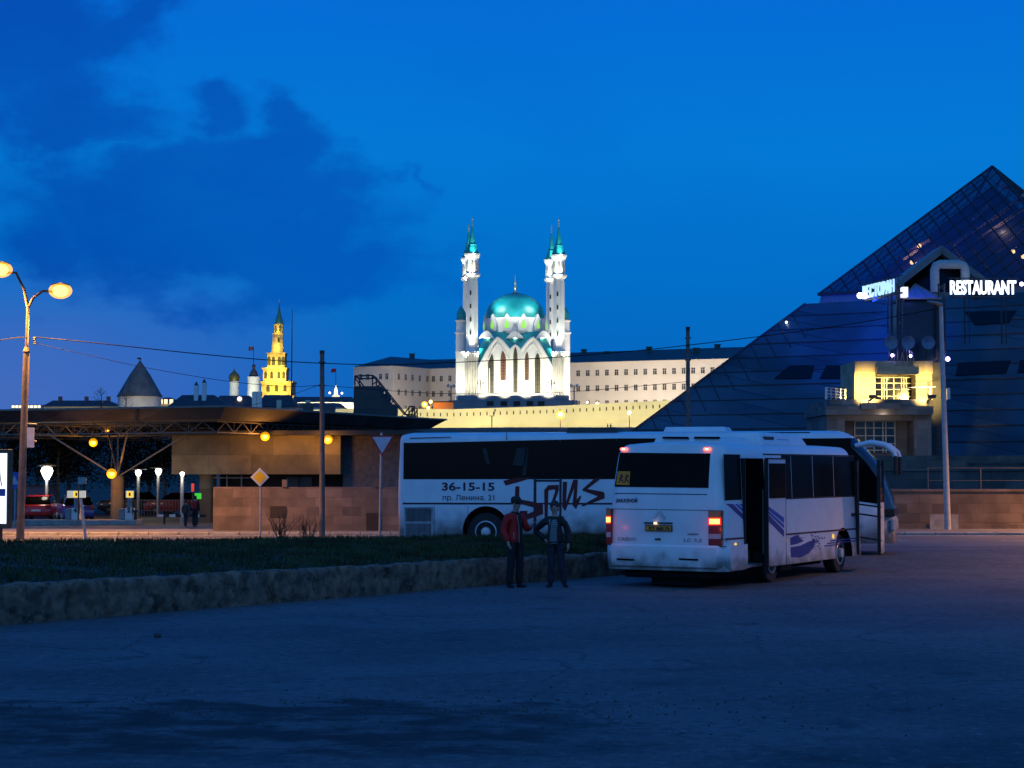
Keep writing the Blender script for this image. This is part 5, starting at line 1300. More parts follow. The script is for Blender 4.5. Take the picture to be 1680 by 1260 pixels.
for f in (0, 1, 3):
    A0, B0, A1, B1 = ring(3.05)[f], ring(3.05)[(f+1) % 4], ring(15.6)[f], ring(15.6)[(f+1) % 4]
    nrm = (A0-A1).cross(B1-A1).normalized()
    if nrm.z < 0: nrm = -nrm
    for i in range(10): z = 4.2+1.15*i; ml.bar(edge_at(f, z)+nrm*.02, edge_at((f+1) % 4, z)+nrm*.02, .09 if i % 3 == 1 else .045)
    rd = (B0-T).normalized(); ld = (A0-T).normalized()
    for i in range(1, 15):      # short slanting joints along both hips
        p = A0+(A1-A0)*i/15; ml.bar(p+nrm*.02, p+rd*3.6+nrm*.02, .06)
ml.build('panel_joints', m_mull, pyr, world=True)
A0, B0 = BC[0], BC[1]; fn_ = (A0-T).cross(B0-T).normalized(); fn_ = fn_ if fn_.z > 0 else -fn_
def face(px, py):
    r_ = ray(px, py); o = V((0,0,CAMZ)); return o+r_*((T-o).dot(fn_)/r_.dot(fn_))
for pts in ([(1296,600),(1336,600),(1331,622),(1270,622)], [(1356,600),(1412,600),(1412,622),(1345,622)], [(1572,596),(1658,592),(1650,613),(1568,617)], [(1674,592),(1740,589),(1740,610),(1670,612)], [(1582,512),(1668,510),(1655,530),(1600,534)]):
    MB().prism([face(*p)+fn_*.06 for p in pts], -fn_*.05).build('window', mat('pyramid_dark_glass', (.004,.006,.01), .3, spec=.2), pyr, world=True)
# what shows through the glass: floors, pale ceiling beams, small lamps
inn = MB()
inn.add(ring(16.5,.80)+[T-V((0,0,1.6))], [(0,1,4),(1,2,4),(2,3,4),(3,0,4)])
inn.build('inner_core', mat('inner_dark', (.02,.024,.035), .9, var=.5, scale=.6), pyr, world=True)
m_beam = mat('pink_beam', (.34,.25,.24), .8, var=.3, scale=2); bmz = MB()
for (a, c_) in (((1588,370),(1680,302)),((1602,376),(1690,318)),((1614,352),(1650,326)),((1560,388),(1600,356)),((1476,412),(1500,396)),((1480,400),(1520,380)),((1630,400),(1690,352)),((1505,432),(1548,404)),((1592,345),(1620,318)),((1640,290),(1660,300))):
    p, q = face(*a)-fn_*.9, face(*c_)-fn_*.9; bmz.bar(p, q, .22)
bmz.build('ceiling_beams', m_beam, pyr, world=True)
e_in = emit('restaurant_lamp', (1,.50,.22), 6)
for i, (px, py) in enumerate(((1505,394),(1493,421),(1501,424),(1510,426),(1519,419),(1489,438),(1659,403),(1676,411),(1541,403),(1536,410))):
    mb = MB(); mb.sphere(face(px, py)-fn_*.6, .17 if i != 8 and i != 9 else .10, 8); mb.build('interior_lamp', e_in, pyr, world=True)
lamp('interior_light', 'POINT', face(1508, 412)-fn_*1.0, 160, (1,.6,.35), pyr, size=.3)
lamp('interior_light', 'POINT', face(1640, 360)-fn_*1.2, 140, (1,.6,.45), pyr, size=.3)
sp0 = MB(); sp0.sphere(face(1291, 531)+fn_*.15, .09, 8); sp0.build('facade_lamp', emit('white_spot', (.9,.95,1), 6), pyr, world=True)
# entrance block in front of the face
ED = 118.0; k = ED/3000
def ex(px): return (px-840)*k
def ez(py): return 2.3+(770-py)*k
m_gran = mat('grey_granite', (.17,.155,.15), .8, var=.2, scale=.6, bump=.2, brick=(1.3,.62,.012,(.6,.6,.6)))
m_portal = mat('portal_stone', (.36,.30,.20), .8, var=.15, scale=.8, brick=(1.1,.8,.01,(.7,.7,.7)))
def part(name, px0, px1, py1, py0, y0, y1, m, parent=None, **kw): return MB().rng(ex(px0), ex(px1), ED+y0, ED+y1, ez(py1), ez(py0)).build(name, m, parent or pyr, world=True, **kw)
part('entrance_pier', 1356, 1386, 748, 681, 0, 8, m_gran); part('entrance_pier', 1500, 1528, 748, 681, 0, 8, m_gran)
part('entrance_wall', 1386.1, 1499.9, 748, 681, 2.2, 8, m_gran); part('lintel', 1386.1, 1499.9, 690, 681, .3, 2.19, m_gran)
part('balcony', 1352, 1528, 680.9, 667, -.6, 8, m_gran); part('balcony', 1360, 1520, 666.9, 655.5, -.3, 8, m_gran)
part('balcony_step', 1408, 1472, 672, 662, -1.1, -.61, m_gran)
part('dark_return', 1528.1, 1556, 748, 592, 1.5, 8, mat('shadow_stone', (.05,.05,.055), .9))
part('portal_wall', 1407, 1442, 655.4, 612.5, 1.0, 6, m_portal); part('portal_wall', 1509, 1536, 655.4, 612.5, 1.0, 6, m_portal)
part('portal_head', 1407, 1536, 612.4, 591, .8, 6, m_portal); part('portal_canopy', 1440, 1506, 614, 601.5, -.4, .79, m_portal)
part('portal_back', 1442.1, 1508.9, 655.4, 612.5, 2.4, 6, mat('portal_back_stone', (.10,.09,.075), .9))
m_frame = mat('white_door_frame', (.55,.52,.45), .5, var=.05)
def glazed(name, px0, px1, py1, py0, y, xs_, ys_, w=1.6):
    d = part(name, px0, px1, py1, py0, y, y+.06, mat('door_glass_dark', (.008,.01,.014), .15, spec=.5)); g_ = MB()
    for a in xs_: g_.rng(ex(a)-w*k/2, ex(a)+w*k/2, ED+y-.06, ED+y-.001, ez(py1), ez(py0))
    for c_ in ys_: g_.rng(ex(px0), ex(px1), ED+y-.05, ED+y-.002, ez(c_)-w*k/2.4, ez(c_)+w*k/2.4)
    g_.build('door_frame', m_frame, d, world=True)
glazed('upper_door', 1446, 1508.5, 653.5, 615.5, 2.3, (1459, 1463, 1467, 1479, 1492, 1496, 1500), (616.5, 626, 636.5, 648))
glazed('lower_door', 1411, 1480, 742, 689, 2.1, (1412, 1430, 1444, 1459, 1464, 1479), (690, 701, 714, 727, 738))
rl = MB()
for px0, px1, pys in ((1354, 1397, (636, 641, 646, 651)), (1555, 1562, (637, 645))):
    for c_ in pys: rl.bar((ex(px0), ED-.4, ez(c_)), (ex(px1), ED+(2.5 if px0 < 1500 else 2), ez(c_)), .05)
    for i in range(5): a = px0+(px1-px0)*i/4; rl.bar((ex(a), ED-.4+2.5*i/4, ez(655.5)), (ex(a), ED-.4+2.5*i/4, ez(pys[0])), .06 if i else .14)
    rl.build('balcony_railing', mat('bright_steel', (.5,.5,.5), .35, .7), pyr, world=True); rl = MB()
rl.bar((ex(1446), ED-.2, ez(637)), (ex(1534), ED-.2, ez(635)), .04); rl.bar((ex(1525), ED-.2, ez(655)), (ex(1525), ED-.2, ez(635)), .07)
rl.build('balcony_railing', mat('bright_steel', (.5,.5,.5), .35, .7), pyr, world=True)
for px in (1424, 1519):
    lm = MB().box((ex(px), ED-1.75, ez(655.5)+.12), (.5,.25,.22)).build('floodlight', m_paint_dark, pyr, world=True)
    MB().bar((ex(px), ED-1.75, ez(655.5)+.02), (ex(px), ED-.3, ez(655.5)-.12), .08).build('floodlight_bracket', m_paint_dark, lm, world=True)
    lamp('portal_light', 'SPOT', (ex(px), ED-1.6, ez(655.5)+.3), 3000, (1,.68,.18), pyr, aim=(ex(px), ED+1.2, ez(643)), size=.15, spot=82, blend=.8)
lamp('granite_fill', 'SPOT', (ex(1440), ED-7, ez(738)), 260, (1,.82,.66), pyr, aim=(ex(1440), ED, ez(683)), size=.3, spot=90, blend=1)  # added spot without a fixture, brightens the granite below the portal
lamp('entrance_fill', 'POINT', (ex(1446), ED-.8, ez(684)), 18, (1,.8,.6), pyr, size=.15)  # added warm fill for the lower doors, no fixture here
lamp('canopy_light', 'POINT', (ex(1473), ED+1.5, ez(618)), 14, (1,.75,.3), pyr, size=.1)
# tower of trusses over the portal, with a little glass pyramid and the two glowing signs
tr = MB()
for px in (1479, 1490, 1548, 1558):
    for y in (1.0, 2.6): tr.bar((ex(px), ED+y, ez(592)), (ex(px), ED+y, ez(462)), .09)
for a, c_ in ((1479,1490),(1548,1558)):
    for i in range(12):
        y0_ = 592-i*10.8; tr.bar((ex(a), ED+1.0, ez(y0_)), (ex(c_), ED+1.0, ez(y0_-10.8)), .05); tr.bar((ex(c_), ED+1.0, ez(y0_)), (ex(a), ED+1.0, ez(y0_-10.8)), .05)
tr.build('truss_tower', m_mull, pyr, world=True)
part('tower_shaft', 1492, 1546, 591, 488, 1.6, 6, mat('tower_glass', (.006,.012,.03), .25, spec=.5))
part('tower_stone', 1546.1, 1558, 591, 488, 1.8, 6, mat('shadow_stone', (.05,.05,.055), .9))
gp = MB().add([(ex(1488), ED+.9, ez(487)), (ex(1552), ED+.9, ez(487)), (ex(1552), ED+5, ez(487)), (ex(1488), ED+5, ez(487)), (ex(1519), ED+2.6, ez(459))], [(0,1,4),(1,2,4),(2,3,4),(3,0,4),(0,3,2,1)]).build('skylight', mat('skylight_glass', (.12,.16,.45), .15, spec=.6, var=.05), pyr, world=True)
g_ = MB(); ap = V((ex(1519), ED+2.6, ez(459)))
for q in ((1488,.9),(1552,.9)): g_.bar((ex(q[0]), ED+q[1], ez(487)), ap, .09)
g_.bar((ex(1488), ED+.9, ez(487)), (ex(1552), ED+.9, ez(487)), .1); g_.bar((ex(1510), ED+.9, ez(487)), ap, .05); g_.bar((ex(1530), ED+.9, ez(487)), ap, .05)
g_.build('skylight_frame', m_truss, gp, world=True)
# gable of pale beams and the rounded pale portal above it
m_pale = mat('pale_cladding', (.17,.19,.20), .6, var=.1)
gb = MB()
gpk = V((ex(1588), ED+6.5, ez(381)))
gl_, gr_ = V((ex(1476), ED+2.5, ez(464))), V((ex(1655), ED+2.5, ez(462)))
dn = V((0,0,-.45))
for q in (gl_, gr_): gb.add([gpk, gpk+dn*1.3, q+dn, q, gpk+V((0,3,0)), gpk+dn*1.3+V((0,3,0)), q+dn+V((0,6,0)), q+V((0,6,0))], [(0,1,2,3),(4,7,6,5),(0,3,7,4),(1,5,6,2),(0,4,5,1),(3,2,6,7)])
gb.build('gable_beams', m_pale, pyr, world=True)
MB().add([gpk+V((0,.8,-.6)), gl_+V((.3,.8,-.3)), gr_+V((-.3,.8,-.3))], [(0,1,2)]).build('gable_glass', m_glass, pyr, world=True)
pt = []
for px, py in ((1548,474),(1548,436),(1550.5,429.5),(1557,427),(1590,427),(1596.5,429.5),(1599,436),(1599,474)): pt.append((ex(px), ED+2.0, ez(py)))
MB().tube(pt, .30, 12).build('rounded_portal', mat('pale_portal', (.34,.36,.36), .6, var=.1), pyr, world=True, smooth=60)
# signs
sgn = thing('restaurant_sign', 'glowing white RESTAURANT letters on a truss above the pyramid entrance', 'sign', (ex(1563), ED+.4, ez(482)))
e_let = emit('lit_letters', (.80,.86,1), 2.2); e_let2 = emit('lit_letters_cyan', (.45,.75,1), 1.15)
text_on('letters', 'RESTAURANT', 1.22, e_let, sgn, (0,0,.06), (1,0,0), (0,0,1), fit=ex(1672)-ex(1563), ext=.06, bold=.035)
q = MB().bar((0,.15,-.12), (4.4,.15,-.12), .1).bar((0,.15,1.1), (4.4,.15,1.1), .07)
for i in range(9): q.bar((i*.5,.15,-.12), (i*.5+.5,.15,1.1), .04)
for i in (1, 3.4): q.bar((i,.2,-.12), (i,.2,-3.2), .09); q.bar((i+.3,.2,-.12), (i+.3,.2,-3.2), .05)
q.build('sign_truss', m_mull, sgn)
A_ = V((ex(1470), ED+.2, ez(492))); B2 = at(1414, 491, ED+5.2); ang = math.atan2(A_.y-B2.y, A_.x-B2.x)
sg2 = thing('restaurant_sign', 'glowing white РЕСТОРАН letters turned to the left on a truss above the entrance', 'sign', (B2.x, B2.y, B2.z), ang)
Ls = (V((A_.x, A_.y))-V((B2.x, B2.y))).length
text_on('letters', 'РЕСТОРАН', 1.12, e_let2, sg2, (.15,0,.02), (1,0,0), (0,0,1), fit=Ls-.2, ext=.05, bold=.03)
q = MB().bar((0,.15,-.12), (Ls+.9,.15,-.12), .1).bar((0,.15,1.0), (Ls+.9,.15,1.0), .07)
for i in range(12): q.bar((i*Ls/11,.15,-.12), (i*Ls/11+.45,.15,1.0), .04)
for i in (Ls*.72, Ls*.82): q.bar((i,.2,-.12), (i,.2,-2.6), .06)
q.build('sign_truss', m_mull, sg2)
wp = MB().rng(ex(1484), ex(1494), ED+.3, ED+.9, ez(486), ez(469)).build('sign_end_lamp', emit('pale_lamp', (.85,.85,.95), 1.2), pyr, world=True, bevel=.03)
# blue and violet stage lights
e_blue = emit('blue_flood', (.65,.72,1), 16); e_vio = emit('violet_flood', (.62,.50,1), 12)
def bl(px, py, dy, r, m, power, colr, aim, spot=85):
    p = at(px, py, ED+dy); mb = MB(); mb.sphere(p, r, 10)
    mb.build('floodlight', m, pyr, world=True, smooth=60)
    lamp('stage_light', 'SPOT', p+(V(aim)-p).normalized()*(r+.1), power, colr, pyr, aim=aim, size=.1, spot=spot, blend=1)
fc_ = lambda px, py: face(px, py)
bl(1411, 485, 4.6, .20, e_blue, 15000, (.01,.05,1), fc_(1420, 505), 62); bl(1420, 486, 4.6, .17, e_blue, 5000, (.01,.05,1), fc_(1425, 445), 60)
bl(1555, 589, -.2, .14, e_vio, 110, (.2,.2,1), fc_(1575, 570)); bl(1464, 583, -.2, .10, e_vio, 110, (.2,.2,1), fc_(1450, 560)); bl(1494, 584, -.2, .09, e_vio, 90, (.2,.2,1), (ex(1510), ED+2, ez(530)))
bl(1676, 466, .3, .13, e_vio, 60, (.1,.2,1), fc_(1672, 520))
lamp('skylight_blue', 'POINT', (ex(1512), ED-.2, ez(480)), 40, (.1,.12,1), pyr, size=.2)
q = MB()
for i in range(8): a = 1464+i*5.5; q.bar((ex(a), ED+.3, ez(592)), (ex(a)+R.uniform(-.2,.2), ED+.3, ez(592-R.uniform(8,18))), .05)
q.build('stage_rig', m_truss, pyr, world=True)
for px in (1462, 1490, 1523):
    d = MB().lathe([(.02,.10),(.25,.05),(.44,-.06),(.44,-.08),(.25,.02),(.02,.07)], (ex(px), ED-.2, ez(562)), 22, 'y').build('satellite_dish', mat('dish_grey', (.10,.16,.26), .5), pyr, world=True, smooth=60)
    MB().bar((ex(px), ED, ez(562)), (ex(px), ED+.6, ez(590)), .06).build('dish_arm', m_mull, d, world=True)

# ================================================================ THE FORTRESS HILL
m_fort = mat('whitewashed_wall', (.62,.58,.44), .9, var=.10, scale=.12, bump=.1)
m_slit = mat('dark_opening', (.03,.028,.025), .9)
wpts = [(-60,695,455),(120,692,460),(300,688,465),(470,673,475),(600,670,488),(745,671.5,494),(900,666.3,488),(1090,657.3,478),(1240,650,470)]
fort = thing('fortress_wall', 'long floodlit whitewashed fortress wall with a row of dark loopholes, below the white mosque', 'wall', at(745, 705, 494))
wl = MB(); cpg = MB(); wv = []
for px, py, D in wpts:
    p = at(px, py, D); wv.append(p)
for a, b_ in zip(wv[:-1], wv[1:]):
    n_ = V((-(b_-a).y, (b_-a).x, 0)).normalized()
    if n_.y < 0: n_ = -n_
    wl.add([V((a.x,a.y,9.5)), V((b_.x,b_.y,9.5)), b_, a, V((a.x,a.y,9.5))+n_*2.4, V((b_.x,b_.y,9.5))+n_*2.4, b_+n_*2.4, a+n_*2.4], [(0,1,2,3),(5,4,7,6),(3,2,6,7),(1,5,6,2),(0,3,7,4)])
    for dz, dd, hh in ((-4.6,.22,.35),):
        cpg.add([a+V((0,0,dz))-n_*dd, b_+V((0,0,dz))-n_*dd, b_+V((0,0,dz+hh))-n_*dd, a+V((0,0,dz+hh))-n_*dd, a+V((0,0,dz))+n_*.05, b_+V((0,0,dz))+n_*.05, b_+V((0,0,dz+hh))+n_*.05, a+V((0,0,dz+hh))+n_*.05], [(0,1,2,3),(3,2,6,7),(0,4,5,1)])
wl.build('masonry', m_fort, fort, world=True); cpg.build('string_course', m_fort, fort, world=True)
def wall_at(px):
    for (p0_, p1_), (q0, q1) in zip(zip(wpts[:-1], wpts[1:]), zip(wv[:-1], wv[1:])):
        if p0_[0] <= px <= p1_[0]:
            lo, hi = 0, 1
            for _ in range(30):
                t_ = (lo+hi)/2; w = q0+(q1-q0)*t_
                if HX+FPX*w.x/w.y < px: lo = t_
                else: hi = t_
            return q0+(q1-q0)*lo, (q1-q0).normalized()
sl0 = None; fi = wm(fort).inverted()
slots_ = [690+i*10.9 for i in range(37)]+[470+i*11 for i in range(11)]
for px in slots_:
    w, d = wall_at(px); ang = math.atan2(d.y, d.x)
    if sl0 is None:
        sl0 = MB().box((0,0,0), (.28,.16,.95)).build('loophole', m_slit, fort); o = sl0
    else: o = sl0.copy(); COL.objects.link(o)
    o.location = fi@(w+V((0,0,-1.45))); o.rotation_euler = (0,0,ang)
FL = (1, .82, .27)
for a, b_ in ((620,760),(760,900),(900,1040),(1040,1180)):
    w, d = wall_at((a+b_)/2); n_ = V((d.y,-d.x,0)); n_ = n_ if n_.y < 0 else -n_
    lamp('wall_floodlight', 'AREA', V((w.x+n_.x*13, w.y+n_.y*13, max(14.0, w.z-5.2))), 2700, FL, fort, aim=w+V((0,0,-2.5)), size=22, sy=1)
for a, b_ in ((60,300),(300,480),(480,620)):
    w, d = wall_at((a+b_)/2); n_ = V((0,-1,0))
    lamp('wall_floodlight', 'AREA', V((w.x, w.y-13, max(13.8, w.z-3))), 2300, FL, fort, aim=w+V((0,0,-1.0)), size=26, sy=1)

# ------------------------------------------------ the white mosque
K = 560/FPX
def mx(px): return (px-840)*K
def mz(py): return (660-py)*K
mo = thing('mosque', 'brightly floodlit white mosque with a turquoise dome and four slim pointed minarets', 'mosque', at(840, 660, 560))
m_marble = mat('white_marble', (.74,.74,.70), .7, var=.05, scale=.3)
m_turq = mat('turquoise_roof', (.01,.27,.275), .45, var=.1, scale=.6, spec=.5)
m_mwin = mat('tall_window_olive', (.06,.055,.03), .4, var=.2, scale=.8); m_mwinr = mat('tall_window_brown', (.16,.075,.04), .4, var=.2, scale=.8)
m_gold = mat('gilded_finial', (.75,.6,.3), .3, .8)
def arch(x0, x1, zb0, zs, zt0, n=8):
    """half outline points of a pointed arch between x0 and x1"""
    xm = (x0+x1)/2; pts = []
    for i in range(n+1):
        t_ = i/n; pts.append((x0+(xm-x0)*(1-math.cos(t_*PI/2))**.85*1.0 if t_ else x0, zs+(zt0-zs)*math.sin(t_*PI/2)**.9))
    r_ = [(2*xm-x, z) for x, z in pts[:-1]][::-1]
    return [(x0, zb0)]+pts+r_+[(x1, zb0)]
FW = mx(906)-mx(785); FX0, FX1 = mx(785), mx(906)
def keel(x0, z0, x1, z1, n=8, s_=1):   # curve from a springing point up to a peak, convex then upturned
    out = []
    for i in range(n+1):
        t_ = i/n; out.append((x0+(x1-x0)*t_, z0+(z1-z0)*(math.sin(t_*PI/2)*.75+.25*t_*t_)))
    return out
outl = [(FX0, 0)]+keel(FX0, mz(602), mx(816), mz(552.5))+keel(mx(836.5), mz(574), mx(816), mz(552.5))[::-1][1:]
outl += keel(mx(836.5), mz(574), mx(845.5), mz(564.5))[1:]+keel(mx(854.5), mz(574), mx(845.5), mz(564.5))[::-1][1:]
outl += keel(mx(854.5), mz(574), mx(875), mz(552.5))[1:]+keel(FX1, mz(602), mx(875), mz(552.5))[::-1][1:]+[(FX1, 0)]
def facade(rot, cyc, nm):
    R_ = Matrix.Rotation(rot, 4, 'Z'); c0 = V(((FX0+FX1)/2, cyc, 0)); dist = cyc+0.0
    def tr(mb): mb.v = [tuple(c0+R_@(V(p)-V(((FX0+FX1)/2, 0, 0))+V((0,-cyc,0)))) for p in mb.v]; return mb
    fc_ = tr(MB().prism([(x, 0, z) for x, z in outl], (0, 1.2, 0))).build(nm, m_marble, mo)
    # raised archivolts following the two great arches, and inner arch mouldings
    av = MB()
    for a, pk, b_ in ((785, 816, 836.5), (906, 875, 854.5)):
        l_ = keel(mx(a), mz(602), mx(pk), mz(552.5))+keel(mx(b_), mz(574), mx(pk), mz(552.5))[::-1][1:]
        av.tube([(x, -.18, z-.25) for x, z in l_], .42, 6)
        s_ = 1 if a < pk else -1
        l2 = keel(mx(a+s_*7.5), mz(612), mx(pk), mz(563))+keel(mx(b_-s_*1), mz(590), mx(pk), mz(563))[::-1][1:]
        av.tube([(mx(a+s_*7.5), -.1, .2)]+[(x, -.1, z) for x, z in l2], .20, 5)
    av.tube([(mx(837), -.12, 0.2)]+[(x, -.12, z) for x, z in keel(mx(837), mz(574), mx(845.5), mz(566))]+[(x, -.12, z) for x, z in keel(mx(854), mz(574), mx(845.5), mz(566))[::-1][1:]]+[(mx(854), -.12, .2)], .3, 5)
    for px in (803, 819, 831, 860, 872, 888): av.rng(mx(px)-.14, mx(px)+.14, -.2, .02, .3, mz(604))
    tr(av).build('archivolts', m_marble, fc_, smooth=50)
    for x0, x1, yb, yt, mm in ((799.6, 811, 645, 577, m_mwin), (820.3, 830.8, 624, 573.5, m_mwinr), (841.2, 850, 644, 568.5, m_mwin), (860, 868.6, 624, 575, m_mwinr), (876.5, 887.5, 645, 578, m_mwin)):
        pts = arch(mx(x0), mx(x1), mz(yb), mz(yt+18), mz(yt))
        tr(MB().prism([(x, -.06, z) for x, z in pts], (0, .03, 0))).build('tall_window', mm, fc_)
        ml = MB(); xm = (mx(x0)+mx(x1))/2
        ml.rng(xm-.08, xm+.08, -.10, -.062, mz(yb), mz(yt+4))
        for i in range(1, 7): z = mz(yb)+(mz(yt+16)-mz(yb))*i/7; ml.rng(mx(x0)+.02, mx(x1)-.02, -.09, -.063, z-.06, z+.06)
        tr(ml).build('window_bars', m_slit, fc_)
        fr = MB().tube([(x, -.1, z) for x, z in pts], .16, 5); tr(fr).build('window_frame', m_marble, fc_)
    return fc_
HB = (FX1-FX0)/2; XC = (FX0+FX1)/2
facade(0, 0+HB*0+0, 'front_facade') if False else None
CY = HB+1.0
for i, r_ in enumerate((0, PI/2, -PI/2)):
    R_ = r_
    facade(R_, CY, 'facade') if i else facade(0, CY, 'facade')
MB().rng(FX0+.3, FX1-.3, 1.25, 2*CY-.2, -9, mz(600)).build('hall', m_marble, mo)
# roof between arches and drum
rfz = MB()
rfz.lathe([((HB-.1)*1.414, mz(592)), ((HB-.1)*1.414, mz(571)), ((HB-1.6)*1.414, mz(556)), (9.9*1.3, mz(543)), (9.0, mz(541))], (XC, CY, 0), 4, rot=PI/4)
rfz.build('lower_roof', m_turq, mo)
for px, hw in ((798, 13), (845, 14.5), (892, 13)):   # white lens shaped gables standing on the roof
    q = [(mx(px-hw), mz(553))]+[(mx(px-hw+2*hw*i/10), mz(553)+ (553-540.5)*K*math.sin(PI*i/10)) for i in range(1, 10)]+[(mx(px+hw), mz(553)), (mx(px), mz(552.5))]
    MB().prism([(x, 1.25, z-.2) for x, z in q], (0, 1.5, 0)).build('roof_gable', m_marble, mo)
# drum, petal windows, dome
MB().lathe([(9.6, mz(545)), (9.6, mz(519)), (9.0, mz(517))], (XC, CY, 0), 40).build('drum', m_marble, mo, smooth=40)
DR = 9.35; dz0 = mz(521); dh = mz(474)-dz0
MB().lathe([(DR*math.cos(t_)*(1+.03*math.sin(2*t_)), dz0+dh*(math.sin(t_)**.96)) for t_ in [PI/2*i/18 for i in range(18)]]+[(.25, dz0+dh)], (XC, CY, 0), 48).build('dome', m_turq, mo, smooth=60)
e_green = emit('green_window_glow', (.32,.85,.10), .75)
for i in range(12):
    a = 2*PI*i/12+PI/12*0+.26; c0 = V((XC+9.75*math.cos(a), CY+9.75*math.sin(a), mz(541))); R_ = Matrix.Rotation(a+PI/2, 3, 'Z')
    q = [(-1.5,0),(-1.75,2.0),(-1.2,3.6),(0,5.4),(1.2,3.6),(1.75,2.0),(1.5,0)]
    pw = MB().prism([c0+R_@V((x,-.35,z)) for x, z in q], R_@V((0,.7,0))).build('petal_arch', m_marble, mo)
    q = [(-.6,.8),(-.75,1.9),(0,3.4),(.75,1.9),(.6,.8)]
    MB().prism([c0+R_@V((x,-.42,z)) for x, z in q], R_@V((0,.05,0))).build('petal_window', e_green, pw)
MB().lathe([(.8,0),(.9,.3),(.35,.7),(.3,1.6),(.62,2.0),(.3,2.4),(.2,2.9),(.42,3.3),(.18,3.7),(.10,5.2),(.02,6.0)], (XC, CY, dz0+dh-.1), 12).build('finial', m_gold, mo, smooth=60)
# minarets: tapering octagonal shaft, balcony, lantern stage, turquoise spire
def minaret(x, y, ztop, s_=1.0):
    zz = lambda py: mz(py)+(ztop-mz(352))
    r_ = 1.82*s_
    sh = MB().lathe([(r_*1.35, mz(600)), (r_*1.30, zz(583)), (r_*1.12, zz(566)), (r_, zz(555)), (r_*.94, zz(456)), (r_*1.0, zz(453.5)), (r_*1.45, zz(449.8)), (r_*1.5, zz(448.4)), (r_*1.5, zz(446.8)), (r_*1.0, zz(446.6))], (x, y, 0), 8, rot=PI/8).build('minaret', m_marble, mo)
    fl = MB()
    for k in range(8):
        a = PI/8+k*PI/4; fl.tube([(x+r_*1.0*math.cos(a), y+r_*1.0*math.sin(a), zz(555)), (x+r_*.95*math.cos(a), y+r_*.95*math.sin(a), zz(458))], .16, 5)
    fl.build('shaft_ribs', m_marble, sh)
    for k in range(4):
        z = zz(545-k*22)
        for a in (-PI/2-.25,): MB().box((x+r_*.98*math.cos(a), y+r_*.98*math.sin(a), z), (.5,.3,1.3), 0).build('shaft_window', m_slit, sh)
    st = MB().lathe([(r_*1.18, zz(446.5)), (r_*1.12, zz(424)), (r_*1.2, zz(421)), (r_*1.45, zz(416)), (r_*1.5, zz(413.5)), (r_*.9, zz(412.5))], (x, y, 0), 8, rot=PI/8).build('minaret_stage', m_marble, sh)
    for k in range(8):
        a = k*PI/4; c0 = V((x+r_*1.08*math.cos(a), y+r_*1.08*math.sin(a), zz(444))); R_ = Matrix.Rotation(a+PI/2, 3, 'Z')
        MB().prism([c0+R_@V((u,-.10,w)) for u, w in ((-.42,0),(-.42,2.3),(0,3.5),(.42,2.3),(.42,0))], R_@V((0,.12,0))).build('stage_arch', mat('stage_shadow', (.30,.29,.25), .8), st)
    MB().lathe([(r_*1.25, zz(412.4)), (r_*.78, zz(399.5)), (r_*.80, zz(398)), (r_*.62, zz(397)), (r_*.36, zz(383)), (r_*.10, zz(367))], (x, y, 0), 8, rot=PI/8).build('minaret_spire', m_turq, sh)
    MB().lathe([(.12,zz(367.5)),(.12,zz(366)),(.32,zz(365.5)),(.32,zz(364.5)),(.1,zz(363.8)),(.1,zz(361.5)),(.30,zz(360.8)),(.30,zz(359.8)),(.08,zz(359)),(.08,zz(357)),(.26,zz(356)),(.26,zz(355)),(.05,zz(354)),(.03,zz(351.5))], (x, y, 0), 8).build('finial', m_gold, sh)
    MW = (.93,1,.86)
    for dx in (-1, 1):
        lamp('minaret_light', 'SPOT', (mo.location.x+x+dx*2.2, mo.location.y+y-4.2, mo.location.z+mz(590)), 9000*s_, MW, mo, aim=(mo.location.x+x, mo.location.y+y, mo.location.z+zz(520)), size=.3, spot=70, blend=1)
    lamp('minaret_light', 'SPOT', (mo.location.x+x-.8, mo.location.y+y-4.0, mo.location.z+zz(455)), 6000*s_, MW, mo, aim=(mo.location.x+x, mo.location.y+y, mo.location.z+zz(425)), size=.3, spot=80, blend=1)
    lamp('minaret_light', 'SPOT', (mo.location.x+x+.8, mo.location.y+y-3.6, mo.location.z+zz(417)), 4200*s_, (.8,1,.9), mo, aim=(mo.location.x+x, mo.location.y+y, mo.location.z+zz(385)), size=.3, spot=70, blend=1)
minaret(mx(774), 3.2, mz(352)); minaret(mx(917.5), 3.2, mz(354))
minaret(mx(774)-1.8, 31.5, mz(352)+1.8, 1.0); minaret(mx(917.5)-1.6, 31.5, mz(354)+1.8, 1.0)
# corner piers with fluted fronts
m_flute = mat('pier_stone', (.40,.39,.36), .8, var=.12, scale=.5)
for x0, x1, sgn_ in ((748, 784.6, 1), (906.4, 931, -1)):
    pr = MB().rng(mx(x0), mx(x1), .4, 9, -9, mz(579)).build('corner_pier', m_marble, mo)
    fl = MB(); nfl = 5; a0, a1 = (mx(762), mx(784)) if sgn_ == 1 else (mx(907), mx(926))
    for i in range(nfl):
        a = a0+(a1-a0)*i/nfl; b_ = a0+(a1-a0)*(i+1)/nfl; fl.tube([((a+b_)/2, .35, .2), ((a+b_)/2, .35, mz(581))], (b_-a)*.46, 8)
        fl.lathe([((b_-a)*.5, mz(581)), ((b_-a)*.6, mz(579)), (.05, mz(576.5))], ((a+b_)/2, .35, 0), 8)
    fl.build('pier_columns', m_flute, pr, smooth=50)
    MB().rng(mx(x0)-.25, mx(x1)+.1, .2, 9.2, mz(579)-.002, mz(576.5)).build('pier_cornice', m_marble, pr)
